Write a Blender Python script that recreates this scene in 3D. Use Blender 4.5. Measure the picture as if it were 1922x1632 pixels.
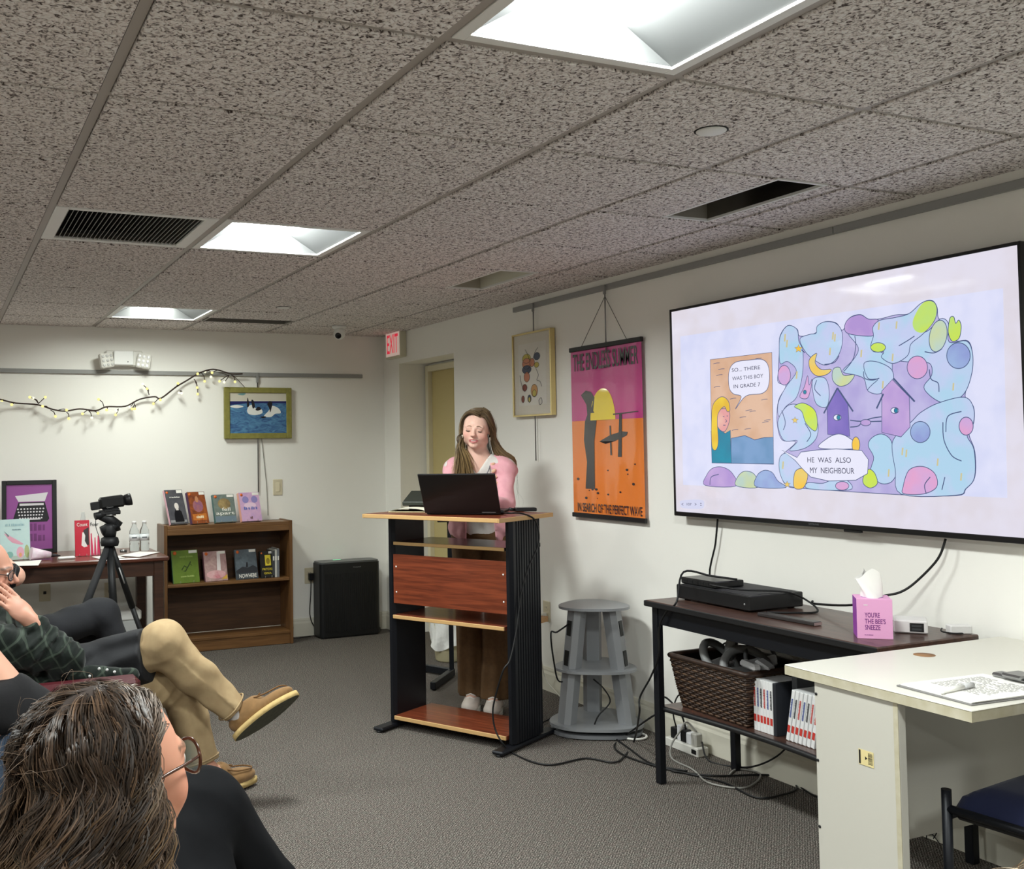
import bpy, bmesh, math, random
import numpy as np
from mathutils import Matrix, Vector, geometry
random.seed(7); RNG = np.random.default_rng(7)
for o in list(bpy.data.objects): bpy.data.objects.remove(o, do_unlink=True)
SC = bpy.context.scene; COL = SC.collection
PI = math.pi
# ------------------------------------------------------------------ camera
FPX, CXP, CYP = 1938.8, 753.8, 765.8            # focal length and optical axis in pixels of the 1922 x 1632 frame
YAW, PITCH, ROLL, CAMZ = 0.42299, 0.03891, -0.01423, 1.377
def cam_rows():
    f = np.array([math.sin(YAW)*math.cos(PITCH), math.cos(YAW)*math.cos(PITCH), math.sin(PITCH)])
    r = np.array([math.cos(YAW), -math.sin(YAW), 0.0]); u = np.cross(r, f)
    c, s = math.cos(ROLL), math.sin(ROLL)
    return np.array([c*r + s*u, -s*r + c*u, f])
CR = cam_rows()
cd = bpy.data.cameras.new('camera'); cam = bpy.data.objects.new('camera', cd); COL.objects.link(cam)
cam.matrix_world = Matrix(((CR[0][0], CR[1][0], -CR[2][0], 0), (CR[0][1], CR[1][1], -CR[2][1], 0), (CR[0][2], CR[1][2], -CR[2][2], CAMZ), (0, 0, 0, 1)))
cd.sensor_fit = 'HORIZONTAL'; cd.sensor_width = 36; cd.lens = FPX/1922*36
cd.shift_x = (961-CXP)/1922; cd.shift_y = -(816-CYP)/1922
cd.clip_start = .05; cd.clip_end = 60
SC.camera = cam
# ------------------------------------------------------------------ world, exposure
SC.view_settings.view_transform = 'Standard'; SC.view_settings.look = 'None'
SC.view_settings.gamma = 1; SC.view_settings.use_curve_mapping = False
SC.view_settings.exposure = 2.08
W = bpy.data.worlds.new('world'); SC.world = W; W.use_nodes = True
W.node_tree.nodes['Background'].inputs[0].default_value = (.8, .85, 1, 1); W.node_tree.nodes['Background'].inputs[1].default_value = .02
LAMP_POWER = 30.0                               # emission of the lit ceiling panels
# ------------------------------------------------------------------ pixel -> direction
def pray(u, v): return CR.T @ np.array([(u-CXP)/FPX, -(v-CYP)/FPX, 1.0])
def px(u, v, axis, val):                        # where the sight line of a pixel meets the plane axis = val
    d = pray(u, v); o = np.array([0, 0, CAMZ]); return o + d*(val-o[axis])/d[axis]
def pz(u, v, z=0): return px(u, v, 2, z)
def pyy(u, v, y): return px(u, v, 1, y)
def pxx(u, v, x): return px(u, v, 0, x)
# ------------------------------------------------------------------ materials
def lin(c):
    if isinstance(c, (int, float)): c = (c, c, c)
    r = []
    for x in c[:3]:
        x = x/255.0
        r.append(x/12.92 if x <= .04045 else ((x+.055)/1.055)**2.4)
    return (*r, 1)
MATS = {}
def mat(name, col, rough=.6, metal=0, spec=.5, noise=None, bump=None, emit=None, coat=0, trans=0, ior=1.45, alpha=1, sheen=0, sss=0, attr=None):
    """noise = (scale, second colour, contrast, (stretch xyz)); bump = (scale, strength, distance, (stretch))"""
    if name in MATS: return MATS[name]
    m = bpy.data.materials.new(name); m.use_nodes = True; nt = m.node_tree; N = nt.nodes; L = nt.links
    b = N['Principled BSDF']; b.inputs['Base Color'].default_value = lin(col); b.inputs['Roughness'].default_value = rough
    b.inputs['Metallic'].default_value = metal; b.inputs['Specular IOR Level'].default_value = spec
    b.inputs['Coat Weight'].default_value = coat; b.inputs['Coat Roughness'].default_value = .08
    b.inputs['Transmission Weight'].default_value = trans; b.inputs['IOR'].default_value = ior; b.inputs['Alpha'].default_value = alpha
    b.inputs['Sheen Weight'].default_value = sheen
    if sss:
        b.inputs['Subsurface Weight'].default_value = sss; b.inputs['Subsurface Radius'].default_value = (.012, .005, .003); b.inputs['Subsurface Scale'].default_value = .5
    if emit: b.inputs['Emission Color'].default_value = lin(emit[0]); b.inputs['Emission Strength'].default_value = emit[1]
    tc = None
    def coords(st):
        nonlocal tc
        if tc is None: tc = N.new('ShaderNodeTexCoord')
        mp = N.new('ShaderNodeMapping'); L.new(tc.outputs['Object'], mp.inputs[0]); mp.inputs['Scale'].default_value = st; return mp
    if noise:
        sc, c2, con = noise[:3]; st = noise[3] if len(noise) > 3 else (1, 1, 1)
        n = N.new('ShaderNodeTexNoise'); n.inputs['Scale'].default_value = sc; n.inputs['Detail'].default_value = 4
        if len(noise) > 4: n.inputs['Distortion'].default_value = noise[4]
        L.new(coords(st).outputs[0], n.inputs['Vector'])
        r = N.new('ShaderNodeValToRGB'); r.color_ramp.elements[0].position = .5-.5/con; r.color_ramp.elements[1].position = .5+.5/con
        r.color_ramp.elements[0].color = lin(col); r.color_ramp.elements[1].color = lin(c2)
        L.new(n.outputs['Fac'], r.inputs[0]); L.new(r.outputs[0], b.inputs['Base Color'])
        if emit == 'self': pass
    if attr:
        a = N.new('ShaderNodeAttribute'); a.attribute_name = attr; L.new(a.outputs['Color'], b.inputs['Base Color'])
    if bump:
        sc, stg, dist = bump[:3]; st = bump[3] if len(bump) > 3 else (1, 1, 1)
        n = N.new('ShaderNodeTexNoise'); n.inputs['Scale'].default_value = sc; n.inputs['Detail'].default_value = 3
        L.new(coords(st).outputs[0], n.inputs['Vector'])
        bp = N.new('ShaderNodeBump'); bp.inputs['Strength'].default_value = stg; bp.inputs['Distance'].default_value = dist
        L.new(n.outputs['Fac'], bp.inputs['Height']); L.new(bp.outputs[0], b.inputs['Normal'])
    MATS[name] = m; return m
def glow(name, col, s=1.0, rough=.25, c2=None, scale=14, spec=.35):      # a lit display surface
    if name in MATS: return MATS[name]
    m = mat(name, 8, rough=rough, spec=spec, emit=(col, s))
    if c2 is not None:
        N = m.node_tree.nodes; L = m.node_tree.links
        t = N.new('ShaderNodeTexCoord'); n = N.new('ShaderNodeTexNoise'); n.inputs['Scale'].default_value = scale; n.inputs['Detail'].default_value = 2
        L.new(t.outputs['Object'], n.inputs['Vector']); r = N.new('ShaderNodeValToRGB')
        r.color_ramp.elements[0].position = .38; r.color_ramp.elements[1].position = .62
        r.color_ramp.elements[0].color = lin(col); r.color_ramp.elements[1].color = lin(c2)
        L.new(n.outputs['Fac'], r.inputs[0]); L.new(r.outputs[0], N['Principled BSDF'].inputs['Emission Color'])
    return m
def wood(name, c1, c2, rough=.4, axis=0, scale=6, coat=.15):
    if name in MATS: return MATS[name]
    st = [14, 14, 14]; st[axis] = .9
    return mat(name, c1, rough=rough, noise=(scale, c2, 3.2, tuple(st), .6), bump=(scale*3, .05, .002, tuple(st)), coat=coat)
# ------------------------------------------------------------------ mesh builder
WM = {}                                         # world matrices of the things (Empties)
I4 = Matrix.Identity(4)
def T(x, y, z): return Matrix.Translation((x, y, z))
def RZ(a): return Matrix.Rotation(a, 4, 'Z')
def RX(a): return Matrix.Rotation(a, 4, 'X')
def RY(a): return Matrix.Rotation(a, 4, 'Y')
def frame(o, x, y=None, z=None):                # matrix from origin and axes
    x = Vector(x).normalized()
    if z is not None: z = Vector(z).normalized(); y = z.cross(x).normalized(); x = y.cross(z)
    else: y = Vector(y).normalized(); z = x.cross(y).normalized(); y = z.cross(x)
    m = Matrix.Identity(4)
    for i in range(3): m[i][0] = x[i]; m[i][1] = y[i]; m[i][2] = z[i]; m[i][3] = o[i]
    return m
class MB:
    def __init__(s, M=None): s.v = []; s.f = []; s.mi = []; s.sm = []; s.M = M or I4; s.cur = 0; s.smooth = False
    def add(s, vs, fs, smooth=None):
        n = len(s.v); M = s.M
        s.v += [tuple(M @ Vector(p)) for p in vs]; s.f += [tuple(i+n for i in f) for f in fs]
        s.mi += [s.cur]*len(fs); s.sm += [s.smooth if smooth is None else smooth]*len(fs); return s
    def box(s, x0, x1, y0, y1, z0, z1, b=0):
        if x1 < x0: x0, x1 = x1, x0
        if y1 < y0: y0, y1 = y1, y0
        if z1 < z0: z0, z1 = z1, z0
        b = min(b, (x1-x0)*.49, (y1-y0)*.49, (z1-z0)*.49)
        if b <= 0:
            return s.add([(x0, y0, z0), (x1, y0, z0), (x1, y1, z0), (x0, y1, z0), (x0, y0, z1), (x1, y0, z1), (x1, y1, z1), (x0, y1, z1)],
                         [(0, 3, 2, 1), (4, 5, 6, 7), (0, 1, 5, 4), (1, 2, 6, 5), (2, 3, 7, 6), (3, 0, 4, 7)], False)
        vs = []; idx = {}
        X = (x0, x1); Y = (y0, y1); Z = (z0, z1)
        for i in (0, 1):
            for j in (0, 1):
                for k in (0, 1):
                    x, y, z = X[i], Y[j], Z[k]; sx = b if i == 0 else -b; sy = b if j == 0 else -b; sz = b if k == 0 else -b
                    idx[i, j, k] = len(vs); vs += [(x, y+sy, z+sz), (x+sx, y, z+sz), (x+sx, y+sy, z)]
        g = lambda i, j, k, a: idx[i, j, k]+a
        fs = [(g(0,0,0,0), g(0,0,1,0), g(0,1,1,0), g(0,1,0,0)), (g(1,0,0,0), g(1,1,0,0), g(1,1,1,0), g(1,0,1,0)),
              (g(0,0,0,1), g(1,0,0,1), g(1,0,1,1), g(0,0,1,1)), (g(0,1,0,1), g(0,1,1,1), g(1,1,1,1), g(1,1,0,1)),
              (g(0,0,0,2), g(0,1,0,2), g(1,1,0,2), g(1,0,0,2)), (g(0,0,1,2), g(1,0,1,2), g(1,1,1,2), g(0,1,1,2))]
        for p in (0, 1):
            for q in (0, 1):
                fs += [(g(0,p,q,1), g(1,p,q,1), g(1,p,q,2), g(0,p,q,2)), (g(p,0,q,0), g(p,1,q,0), g(p,1,q,2), g(p,0,q,2)), (g(p,q,0,0), g(p,q,1,0), g(p,q,1,1), g(p,q,0,1))]
                fs += [(g(p,q,0,0), g(p,q,0,1), g(p,q,0,2)), (g(p,q,1,0), g(p,q,1,1), g(p,q,1,2))]
        ce = Vector(((x0+x1)/2, (y0+y1)/2, (z0+z1)/2)); out = []
        for f in fs:
            A, B_, C_ = (Vector(vs[i]) for i in f[:3]); fc = sum((Vector(vs[i]) for i in f), Vector())/len(f)
            out.append(f if (B_-A).cross(C_-A).dot(fc-ce) > 0 else f[::-1])
        fs = out
        return s.add(vs, fs, False)
    def tube(s, pts, r, n=8, closed=False, caps=True, flat=1.0, smooth=True):
        P = [Vector(p) for p in pts]; m = len(P); R = r if hasattr(r, '__len__') else [r]*m
        vs = []; up = None
        for i in range(m):
            if closed: t = P[(i+1) % m]-P[i-1]
            else: t = P[min(i+1, m-1)]-P[max(i-1, 0)]
            if t.length < 1e-9: t = Vector((0, 0, 1))
            t.normalize()
            if up is None:
                up = Vector((0, 0, 1)) if abs(t.z) < .9 else Vector((1, 0, 0))
            a = t.cross(up)
            if a.length < 1e-6: a = t.orthogonal()
            a.normalize(); c = a.cross(t).normalized(); up = c
            for k in range(n):
                w = 2*PI*k/n; q = P[i]+a*(R[i]*math.cos(w))+c*(R[i]*flat*math.sin(w)); vs.append(tuple(q))
        fs = []
        for i in range(m if closed else m-1):
            for k in range(n):
                a = i*n+k; b = i*n+(k+1) % n; j = (i+1) % m
                fs.append((a, b, j*n+(k+1) % n, j*n+k))
        s.add(vs, fs, smooth)
        if caps and not closed:
            s.f.append(tuple(len(s.v)-len(vs)+k for k in range(n))[::-1]); s.f.append(tuple(len(s.v)-n+k for k in range(n))); s.mi += [s.cur]*2; s.sm += [False]*2
        return s
    def cyl(s, p0, p1, r, r1=None, n=16): return s.tube([p0, p1], [r, r if r1 is None else r1], n)
    def lathe(s, prof, n=24, c=(0, 0, 0), smooth=True):      # prof [(r, z)]
        vs = []; fs = []
        for (r, z) in prof:
            for k in range(n): w = 2*PI*k/n; vs.append((c[0]+r*math.cos(w), c[1]+r*math.sin(w), c[2]+z))
        for i in range(len(prof)-1):
            for k in range(n): fs.append((i*n+k, i*n+(k+1) % n, (i+1)*n+(k+1) % n, (i+1)*n+k))
        fs.append(tuple(range(n))[::-1]); fs.append(tuple(range((len(prof)-1)*n, len(prof)*n)))
        return s.add(vs, fs, smooth)
    def ell(s, c, r, n=14, m=10, smooth=True):
        prof = [(math.sin(PI*i/m), -math.cos(PI*i/m)) for i in range(m+1)]
        vs = []; fs = []
        for (a, z) in prof:
            for k in range(n): w = 2*PI*k/n; vs.append((c[0]+r[0]*max(a, 1e-4)*math.cos(w), c[1]+r[1]*max(a, 1e-4)*math.sin(w), c[2]+r[2]*z))
        for i in range(m):
            for k in range(n): fs.append((i*n+k, i*n+(k+1) % n, (i+1)*n+(k+1) % n, (i+1)*n+k))
        return s.add(vs, fs, smooth)
    def prism(s, poly, z0, z1, smooth=False):   # polygon in local xy, extruded along local z
        n = len(poly); vs = [(x, y, z0) for x, y in poly]+[(x, y, z1) for x, y in poly]
        ar = sum(poly[i][0]*poly[(i+1) % n][1]-poly[(i+1) % n][0]*poly[i][1] for i in range(n))
        tri = geometry.tessellate_polygon([[Vector((x, y, 0)) for x, y in poly]])
        fs = []
        for t in tri:
            a = (poly[t[1]][0]-poly[t[0]][0])*(poly[t[2]][1]-poly[t[0]][1])-(poly[t[2]][0]-poly[t[0]][0])*(poly[t[1]][1]-poly[t[0]][1])
            t = tuple(t) if a > 0 else tuple(t)[::-1]
            fs.append(tuple(i+n for i in t)); fs.append(t[::-1])
        for i in range(n):
            j = (i+1) % n; fs.append((i, j, j+n, i+n) if ar > 0 else (j, i, i+n, j+n))
        return s.add(vs, fs, smooth)
    def quad(s, a, b, c, d): return s.add([a, b, c, d], [(0, 1, 2, 3)], False)
    def grid(s, fn, nu, nv, smooth=True, closed_u=False):     # fn(u, v) -> point, 0..1
        vs = [fn(i/(nu if closed_u else nu-1), j/(nv-1)) for j in range(nv) for i in range(nu)]; fs = []
        for j in range(nv-1):
            for i in range(nu if closed_u else nu-1):
                k = (i+1) % nu; fs.append((j*nu+i, j*nu+k, (j+1)*nu+k, (j+1)*nu+i))
        return s.add(vs, fs, smooth)
    def build(s, name, m, parent=None, kind=None, label=None):
        me = bpy.data.meshes.new(name); vs = s.v
        if parent is not None:
            inv = WM[parent.name].inverted(); vs = [tuple(inv @ Vector(p)) for p in vs]
        me.from_pydata(vs, [], s.f); ms = m if isinstance(m, (list, tuple)) else [m]
        for q in ms: me.materials.append(q)
        me.polygons.foreach_set('use_smooth', s.sm)
        if len(ms) > 1: me.polygons.foreach_set('material_index', s.mi)
        me.update()
        return link(name, me, parent, kind, label)
def link(name, me, parent=None, kind=None, label=None):
    o = bpy.data.objects.new(name, me); COL.objects.link(o)
    if parent is not None: o.parent = parent; WM[o.name] = WM[parent.name].copy()
    else: WM[o.name] = I4.copy()
    if kind: o['kind'] = kind
    if label: o['label'] = label
    return o
def tag(o, label, cat, group=None):
    o['label'] = label; o['category'] = cat
    if group: o['group'] = group
    return o
def thing(name, label, cat, loc=(0, 0, 0), rz=0, group=None):
    o = bpy.data.objects.new(name, None); COL.objects.link(o); o.empty_display_size = .05
    o.location = loc; o.rotation_euler = (0, 0, rz); WM[o.name] = T(*loc) @ RZ(rz)
    return tag(o, label, cat, group)
def base(o, *pts): pass
def dup(root, loc=None, rz=None, label=None, group=None):
    def cp(o, par):
        c = o.copy(); COL.objects.link(c)
        if par is not None: c.parent = par
        for ch in [x for x in COL.objects if x.parent == o]: cp(ch, c)
        return c
    r = cp(root, None)
    if loc is not None: r.location = loc
    if rz is not None: r.rotation_euler = (0, 0, rz)
    WM[r.name] = T(*r.location) @ RZ(r.rotation_euler[2])
    if label: r['label'] = label
    if group: r['group'] = group
    return r
def smoothpath(pts, k=6, closed=False):         # Catmull-Rom through the points
    P = [np.array(p, float) for p in pts]; n = len(P); out = []
    for i in range(n if closed else n-1):
        if closed: a, b, c, d = P[i-1], P[i], P[(i+1) % n], P[(i+2) % n]
        else: a, b, c, d = P[max(i-1, 0)], P[i], P[i+1], P[min(i+2, n-1)]
        for j in range(k):
            t = j/k; out.append(.5*((2*b)+(-a+c)*t+(2*a-5*b+4*c-d)*t*t+(-a+3*b-3*c+d)*t**3))
    if not closed: out.append(P[-1])
    return [tuple(p) for p in out]
def cable(name, label, pts, r, m, k=6, parent=None, cat='cable', group=None):
    P = smoothpath(pts, k); b = MB()
    if parent is not None: return b.tube(P, r, 6).build(name, m, parent)
    t = P[0]; o = MB(); o.tube(P, r, 6); q = o.build(name, m); return tag(q, label, cat, group)
def textmesh(s, w, h, bold=0.0, M=None, thick=.0004, align='c'):
    """lettering fitted into a w x h box centred on M's origin, in M's xy plane"""
    cu = bpy.data.curves.new('lettering', 'FONT'); cu.body = s; cu.align_x = 'CENTER' if align == 'c' else 'LEFT'; cu.offset = bold; cu.resolution_u = 3
    o = bpy.data.objects.new('lettering', cu); me = bpy.data.meshes.new_from_object(o)
    v = np.array([x.co[:] for x in me.vertices]); f = [tuple(p.vertices) for p in me.polygons]
    bpy.data.objects.remove(o); bpy.data.curves.remove(cu); bpy.data.meshes.remove(me)
    lo, hi = v.min(0), v.max(0); c = (lo+hi)/2; sz = hi-lo
    v = (v-c); v[:, 0] *= w/max(sz[0], 1e-6); v[:, 1] *= h/max(sz[1], 1e-6); v[:, 2] = thick
    return [tuple(p) for p in v], f
def lettering(name, s, w, h, M, m, parent, bold=0.0, label=None, thick=.0004):
    v, f = textmesh(s, w, h, bold, thick=thick); b = MB(M); b.add(v, f, False); return b.build(name, m, parent, label=label)
def scribble(name, w, h, M, m, parent, thick=.0004):   # print too small to read: a row of letter-sized marks
    b = MB(M); x = -w/2; r = random.Random(int(w*1e5)+7)
    while x < w/2-h*.2:
        l_ = h*r.uniform(.25, .55); t_ = r.random()
        if t_ < .15: x += h*.35; continue
        b.box(x, min(x+l_, w/2), -h*.5, h*(.5 if t_ > .5 else .3), 0, thick); x += l_+h*.16
    return b.build(name, m, parent, kind='stuff')
# ================================================================== the setting
XW, YB, ZC = 3.15, 7.32, 2.237                  # right wall, back wall, underside of the ceiling tiles
XL, YF = -3.9, -2.95
GX, GY, G = .365, 1.924, .61                    # a crossing of the ceiling grid and its pitch
m_wall = mat('painted_wall', (247, 245, 238), rough=.75, spec=.3, bump=(160, .06, .002))
m_base = mat('baseboard_paint', (226, 222, 206), rough=.5)
m_trim = mat('door_trim_paint', (226, 218, 190), rough=.5)
m_door = mat('door_paint', (205, 188, 132), rough=.45)
def carpet_mat():
    m = mat('carpet', (92, 88, 84), rough=.95, spec=.1); nt = m.node_tree; N = nt.nodes; L = nt.links; b = N['Principled BSDF']
    tc = N.new('ShaderNodeTexCoord'); n1 = N.new('ShaderNodeTexNoise'); n1.inputs['Scale'].default_value = 210; n1.inputs['Detail'].default_value = 2.5
    L.new(tc.outputs['Object'], n1.inputs['Vector']); r = N.new('ShaderNodeValToRGB'); e = r.color_ramp.elements
    e[0].position = .34; e[0].color = lin((50, 47, 44)); e[1].position = .68; e[1].color = lin((182, 174, 166)); q = e.new(.5); q.color = lin((104, 98, 93))
    L.new(n1.outputs['Fac'], r.inputs[0])
    mp = N.new('ShaderNodeMapping'); mp.inputs['Rotation'].default_value = (0, 0, .785); L.new(tc.outputs['Object'], mp.inputs[0])
    wv = N.new('ShaderNodeTexWave'); wv.inputs['Scale'].default_value = 38; wv.inputs['Distortion'].default_value = 1.6; wv.inputs['Detail'].default_value = 2; wv.inputs['Detail Scale'].default_value = 6
    L.new(mp.outputs[0], wv.inputs['Vector'])
    mx = N.new('ShaderNodeMix'); mx.data_type = 'RGBA'; mx.blend_type = 'MULTIPLY'; mx.inputs[0].default_value = .42
    L.new(r.outputs[0], mx.inputs[6]); L.new(wv.outputs['Color'], mx.inputs[7]); n3 = N.new('ShaderNodeTexNoise'); n3.inputs['Scale'].default_value = 45; n3.inputs['Detail'].default_value = 1; L.new(tc.outputs['Object'], n3.inputs['Vector']); r3 = N.new('ShaderNodeValToRGB'); r3.color_ramp.elements[0].position = .35; r3.color_ramp.elements[0].color = (.92, 1, .95, 1); r3.color_ramp.elements[1].position = .65; r3.color_ramp.elements[1].color = (1, .90, .88, 1); L.new(n3.outputs['Fac'], r3.inputs[0])
    m2 = N.new('ShaderNodeMix'); m2.data_type = 'RGBA'; m2.blend_type = 'MULTIPLY'; m2.inputs[0].default_value = .5; L.new(mx.outputs[2], m2.inputs[6]); L.new(r3.outputs[0], m2.inputs[7]); L.new(m2.outputs[2], b.inputs['Base Color'])
    ad = N.new('ShaderNodeMath'); ad.operation = 'ADD'; L.new(n1.outputs['Fac'], ad.inputs[0]); L.new(wv.outputs['Fac'], ad.inputs[1])
    bp = N.new('ShaderNodeBump'); bp.inputs['Strength'].default_value = .5; bp.inputs['Distance'].default_value = .004
    L.new(ad.outputs[0], bp.inputs['Height']); L.new(bp.outputs[0], b.inputs['Normal']); return m
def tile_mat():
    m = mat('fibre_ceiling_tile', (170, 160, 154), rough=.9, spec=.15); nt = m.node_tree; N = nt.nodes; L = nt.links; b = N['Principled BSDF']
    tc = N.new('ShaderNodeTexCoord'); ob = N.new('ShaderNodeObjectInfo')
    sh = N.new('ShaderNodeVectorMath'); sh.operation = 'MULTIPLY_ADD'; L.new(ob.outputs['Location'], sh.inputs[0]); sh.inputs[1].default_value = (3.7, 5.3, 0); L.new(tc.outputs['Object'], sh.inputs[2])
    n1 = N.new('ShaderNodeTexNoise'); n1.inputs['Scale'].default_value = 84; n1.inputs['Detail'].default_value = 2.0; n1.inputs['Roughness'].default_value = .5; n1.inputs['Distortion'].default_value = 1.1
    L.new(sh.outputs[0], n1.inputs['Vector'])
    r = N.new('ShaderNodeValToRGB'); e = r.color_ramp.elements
    e[0].position = .33; e[0].color = lin((84, 74, 70)); e[1].position = .49; e[1].color = lin((236, 226, 221)); q = e.new(.62); q.color = lin((253, 249, 246))  # dark end of the ramp paints the shade inside the pits
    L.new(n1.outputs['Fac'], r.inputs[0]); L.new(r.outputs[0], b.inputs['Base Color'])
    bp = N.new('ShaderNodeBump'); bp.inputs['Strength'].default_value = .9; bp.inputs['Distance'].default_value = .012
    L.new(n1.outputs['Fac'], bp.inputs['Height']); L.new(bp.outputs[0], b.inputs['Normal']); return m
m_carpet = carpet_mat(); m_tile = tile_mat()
m_bar = mat('ceiling_grid_paint', (172, 164, 157), rough=.5)
b = MB(); b.box(XL-.3, XW+1.0, YF-.3, YB+.3, -.12, 0); b.build('floor', m_carpet, kind='structure')
# right wall with its door opening (recess 0.27 deep)
DY0, DY1, DZ = 6.137, 7.034, 2.007
b = MB(); b.box(XW, XW+.27, YF-.12, DY0, 0, 2.42); b.box(XW, XW+.27, DY1, YB+.12, 0, 2.42); b.box(XW, XW+.27, DY0, DY1, DZ, 2.42)
wall_right = b.build('wall_right', m_wall, kind='structure')
b = MB(); b.box(XL-.12, XW, YB, YB+.12, 0, 2.42); b.build('wall_back', m_wall, kind='structure')
b = MB(); b.box(XL-.12, XL, YF, YB, 0, 2.42); b.build('wall_left', m_wall, kind='structure')
b = MB(); b.box(XL-.12, XW, YF-.12, YF, 0, 2.42); b.build('wall_front', m_wall, kind='structure')
def skirting(name, pts):
    prof = [(0, 0), (.016, 0), (.016, .095), (.011, .108), (.011, .118), (.006, .13), (0, .13)]
    (x0, y0), (x1, y1) = pts; d = Vector((x1-x0, y1-y0, 0)); ln = d.length
    M = frame((x0, y0, 0), Vector((-d.y, d.x, 0)), z=d); b = MB(M)
    b.prism(prof, 0, ln)
    return b
def skirt(name, segs):
    vs = MB()
    for s_ in segs:
        k = skirting(name, s_); n = len(vs.v); vs.v += k.v; vs.f += [tuple(i+n for i in f) for f in k.f]; vs.mi += k.mi; vs.sm += k.sm
    return vs.build(name, m_base, kind='structure')
# profile frame: x axis = out of the wall, z axis = along the wall, y = up
def skirting(name, pts):
    prof = [(0, 0), (.016, 0), (.016, .095), (.011, .108), (.011, .118), (.006, .13), (0, .13)]
    (x0, y0), (x1, y1) = pts; d = Vector((x1-x0, y1-y0, 0)); ln = d.length; out = Vector((-d.y, d.x, 0)).normalized()
    b = MB(frame((x0, y0, 0), out, y=(0, 0, 1)))
    b.prism(prof, 0, -ln if frame((0, 0, 0), out, y=(0, 0, 1)).col[2].to_3d().dot(d) < 0 else ln); return b
skirt('baseboard_right', [((XW, YF), (XW, DY0)), ((XW, DY1), (XW, YB))])
skirt('baseboard_back', [((XW, YB), (XL, YB))])
skirt('baseboard_left', [((XL, YB), (XL, YF))])
# the door at the back of the recess
d1 = MB().box(XW+.235, XW+.27, DY0+.075, DY1-.075, .004, 1.945, .002).build('door_1', m_door, kind='structure')
b = MB(); b.box(XW+.20, XW+.275, DY1-.075, DY1-.03, 0, 1.99, .003); b.box(XW+.20, XW+.275, DY0+.03, DY0+.075, 0, 1.99, .003); b.box(XW+.20, XW+.275, DY0+.075, DY1-.075, 1.945, 1.99, .003)
b.build('door_frame', m_trim, d1)
b = MB(); b.box(XW+.245, XW+.275, DY1-.03, DY1, 0, 2.0); b.box(XW+.245, XW+.275, DY0, DY0+.03, 0, 2.0); b.box(XW+.245, XW+.275, DY0, DY1, 1.99, DZ)
b.build('door_frame_backing', m_wall, d1)
b = MB(); b.cyl((XW+.19, DY0+.14, 1.0), (XW+.236, DY0+.14, 1.0), .012); b.ell((XW+.18, DY0+.14, 1.0), (.026, .026, .026)); b.build('door_knob', mat('brass', (190, 160, 90), rough=.3, metal=1), d1)
# ------------------------------------------------------------------ ceiling: deck, grid bars, tiles
deck = MB().box(XL-.12, XW+.3, YF-.12, YB+.12, 2.42, 2.5).build('ceiling', mat('ceiling_deck', (120, 116, 110), rough=.9), kind='structure')
xl = [GX+G*k for k in range(-7, 5)]; xl = [x for x in xl if XL < x < XW]; yl = [GY+G*k for k in range(-7, 9)]; yl = [y for y in yl if YF < y < YB]
BZ = ZC+.006                                    # the bars sit above the tile faces: the tiles hang through the grid
for x in xl: MB().box(x-.012, x+.012, YF, YB, BZ, BZ+.03).build('ceiling_grid_runner', m_bar, deck)
me_c = None
for i in range(len(xl)-1):
    for y in yl:
        if me_c is None:
            c0 = MB(T(xl[i], y, 0)).box(.012, G-.012, -.012, .012, BZ, BZ+.028).build('ceiling_grid_cross_bar', m_bar, deck); me_c = c0.data
            me_c.transform(Matrix.Translation((-xl[i], -y, 0))); c0.location = (xl[i], y, 0)
        else:
            o = link('ceiling_grid_cross_bar', me_c, deck); o.location = (xl[i], y, 0)
b = MB()
for y in yl: b.box(XL, xl[0]-.012, y-.012, y+.012, BZ, BZ+.028); b.box(xl[-1]+.012, XW, y-.012, y+.012, BZ, BZ+.028)
b.build('ceiling_grid_edge_bars', m_bar, deck)
b = MB(); b.box(XW-.02, XW-.0005, YF, YB, ZC+.014, ZC+.017); b.box(XL, XW-.02, YB-.02, YB-.0005, ZC+.014, ZC+.017); b.build('ceiling_wall_angle', m_bar, deck)
LITX = xl.index(min(xl, key=lambda x: abs(x-(GX+G))))          # column of the lit panels
def cell(x, y): return (round((x-GX)/G), round((y-GY)/G))
lit_cells = [(1, -1), (1, 3), (1, 7), (1, -5), (-3, -5), (-3, -1), (-3, 3), (-3, 7)]
vent_cells = [(0, 3)]; slot_cells = [(2, 7)]; wash_cells = [(3, 1), (3, 4)]
skip = set(lit_cells+vent_cells+slot_cells+wash_cells)
TS = G-.030
def tile(w, h, thick=.022):
    b = MB(); b.box(-w/2, w/2, -h/2, h/2, ZC, ZC+thick, .002); return b
me_t = None
xs = [XL-.015]+xl+[XW+.015]; ys = [YF-.015]+yl+[YB+.015]
for i in range(len(xs)-1):
    for j in range(len(ys)-1):
        x0, x1, y0, y1 = xs[i], xs[i+1], ys[j], ys[j+1]
        if x1-x0 < .06 or y1-y0 < .06: continue
        full = abs(x1-x0-G) < .01 and abs(y1-y0-G) < .01
        c = cell(x0, y0) if full else None
        if c in skip: continue
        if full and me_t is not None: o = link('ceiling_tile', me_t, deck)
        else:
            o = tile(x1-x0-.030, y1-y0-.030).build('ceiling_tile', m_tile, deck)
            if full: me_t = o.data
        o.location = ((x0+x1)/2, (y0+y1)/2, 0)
        if full and random.random() < .5: o.rotation_euler = (0, 0, PI)
        if c == (2, 1): o.location = ((x0+x1)/2+.006, (y0+y1)/2+.004, 0); o.rotation_euler = (0, 0, .012)
def cellbox(c): return GX+G*c[0], GX+G*(c[0]+1), GY+G*c[1], GY+G*(c[1]+1)
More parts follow.
